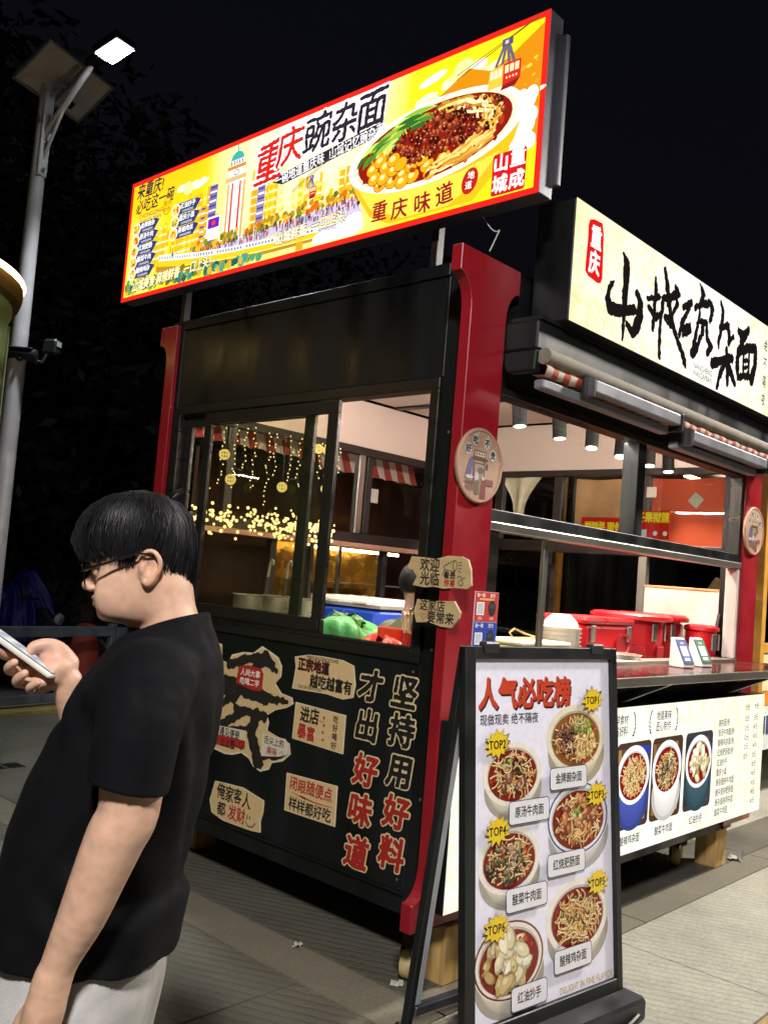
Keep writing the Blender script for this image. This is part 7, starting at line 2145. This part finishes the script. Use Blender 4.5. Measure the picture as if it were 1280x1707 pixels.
# glasses
gl = thing('eyeglasses', 'thin black framed glasses worn by the man with the phone', 'glasses', man.location, R(-46.92))
M_GF = mat('black glasses frame', hx('#101013'), .25)
for s in (-1, 1):
    MB().tube([hp(.082, s * .068, 1.549), hp(.046, s * .0880, 1.562), hp(-.012, s * .0930, 1.586), hp(-.040, s * .0890, 1.586), hp(-.052, s * .083, 1.570)], [.0026, .0026, .0023, .0018, .0016], 6).build('temple_arm', M_GF, gl, True)
    rimp = []
    for k in range(25):
        a = 2 * math.pi * k / 24; u = .027 * math.copysign(abs(math.cos(a)) ** .75, math.cos(a)); v = .0185 * math.copysign(abs(math.sin(a)) ** .75, math.sin(a))
        rimp.append(hp(.0905 - .18 * abs(s * .036 + u) + .25 * v - .0, s * .036 + u, 1.540 + v))
    MB().tube(rimp, .0011, 6, cap=False).build('rim', M_GF, gl, True)
    from_data('lens', rimp[:-1], [tuple(range(24))], glassy('spectacle lens', (.98, .985, .99), .6), gl)
MB().tube([hp(.088, -.010, 1.545), hp(.0925, 0, 1.548), hp(.088, .010, 1.545)], .0016, 6).build('bridge', M_GF, gl, True)
for s in (-1, 1):
    e = MB(); e.ball((0, 0, 0), .0118, 16, 10); e = e.build('eye', mat('eye white', hx('#d8d2ca'), .2), man, True); e.location = hp(.0555, s * .031, 1.5455)
    i_ = MB(); i_.ball((0, 0, 0), .0058, 12, 8); i_ = i_.build('iris', mat('dark brown iris', hx('#1c120c'), .1), e, True); i_.location = (FW[0] * .0075, FW[1] * .0075, -.003)
    MB().tube([hp(.070, s * .018, 1.5675), hp(.0715, s * .032, 1.5705), hp(.063, s * .050, 1.568)], [.0015, .0024, .001], 6).build('eyebrow', M_HAIR, man, True)
# the phone
ph = thing('smartphone', 'white edged smartphone held by the man in his right hand', 'phone', man.location, R(-46.92))
d_ = Vector((-.86, 0, .51)).normalized(); y_ = Vector((0, .99, -.15)); y_ = (y_ - d_ * y_.dot(d_)).normalized(); n_ = d_.cross(y_).normalized()
if n_.z < 0: y_ = -y_; n_ = -n_
c_ = Vector((-.2095, .085, 1.3795)) + n_ * .002
W = Matrix((d_, y_, n_)).transposed().to_4x4(); W.translation = c_
o = MB().box(-.0775, -.0375, -.0055, .0775, .0375, .0045, .003).build('case', mat('off white phone case', hx('#d6d2c8'), .35), ph); o.matrix_local = W
s_ = MB().box(-.075, -.035, .0046, .075, .035, .0056).build('screen', mat('dark screen glass', hx('#0c0c10'), .08), o)
d2 = Canvas(Frame((-.072, .032, .0058), (0, -1, 0), (1, 0, 0)), 0); d2.rect(0, 0, .064, .144, hx('#dfe2ea'))
for k in range(6): d2.rect(.006, .02 + k * .02, .058, .032 + k * .02, hx('#c2c8d6') if k % 2 else hx('#ffffff'))
d2.build('lit_screen', backlit('phone screen light', .9), o)

# the seller inside
sel = thing('person', 'seller in olive jacket with black hair, mostly hidden behind the welcome boards', 'person', (.44, .60, .435), R(-12))
Q = Field((-.28, -.32, .35), (.28, .32, 1.24), .005)
# facing +x in its own frame
Q.ell((.0, 0, 1.115), (.092, .074, .105), .01); Q.ell((.035, 0, 1.065), (.06, .055, .055), .02); Q.cap((.09, 0, 1.10), (.102, 0, 1.08), .010, .012, .01)
for s in (-1, 1):
    Q.ell((-.005, s * .076, 1.10), (.018, .008, .030), .005)
Q.cap((-.02, 0, 1.02), (-.03, 0, .92), .055, .062, .03)
Q.loft([(.36, -.13, .13, .17), (.6, -.14, .13, .18), (.80, -.13, .12, .195), (.90, -.10, .09, .15), (.94, -.08, .06, .09)], .03, 2.2)
for s in (-1, 1): Q.chain([(-.02, s * .18, .86), (.0, s * .24, .62), (.14, s * .16, .48), (.2, s * .1, .50)], [.065, .055, .04, .032], .02)
for s in (-1, 1): Q.chain([(-.02, s * .09, .40), (.10, s * .10, .41), (.13, s * .10, .37)], [.085, .07, .06], .02)
Q.mesh('body', M_SKIN, sel, lambda V: np.tile(SK, (len(V), 1)))
J = Field((-.30, -.34, .35), (.26, .34, 1.0), .005)
J.loft([(.37, -.15, .15, .19), (.6, -.158, .15, .20), (.80, -.148, .138, .21), (.90, -.118, .105, .165), (.955, -.085, .07, .095)], .0, 2.2, extra=lambda X, Y, z: .004 * np.sin(z * 50 + 20 * Y) )
for s in (-1, 1): J.chain([(-.02, s * .175, .86), (.0, s * .245, .62), (.12, s * .175, .50)], [.082, .07, .054], .02)
J.mesh('jacket', mat('olive jacket cloth', hx('#5f6248'), .8, var=.15), sel)
mb = MB(); mb.tube([(.10, -.10, .87), (.02, -.115, .955), (-.08, -.12, .93), (-.15, -.12, .80)], .014, 6, flat=.5); mb.build('checked_strap', striped('checked strap', hx('#e0dcd0'), hx('#1a1a1a'), .03, 2), sel, True)
Hh = Field((-.14, -.12, .98), (.14, .12, 1.26), .004)
Hh.ell((-.012, 0, 1.138), (.104, .086, .100), .0); sl, x, y, z = Hh.sub((-.14, -.12, .98), (.14, .12, 1.26), 0)
Hh.D[sl] = np.maximum(Hh.D[sl], np.maximum((x - .055) * .7 - (z - 1.14) * .7, 1.085 - z + np.clip(x + .02, 0, .05) * 1.2 + 0 * y)).astype(np.float32)
Hh.D[sl] = np.where((np.abs(y) > .052) & (x > -.05) & (z < 1.128), np.maximum(Hh.D[sl], .008), Hh.D[sl]).astype(np.float32)
Hh.mesh('hair', M_HAIR, sel)

# clean up the glyph helper
bpy.data.objects.remove(_fo)
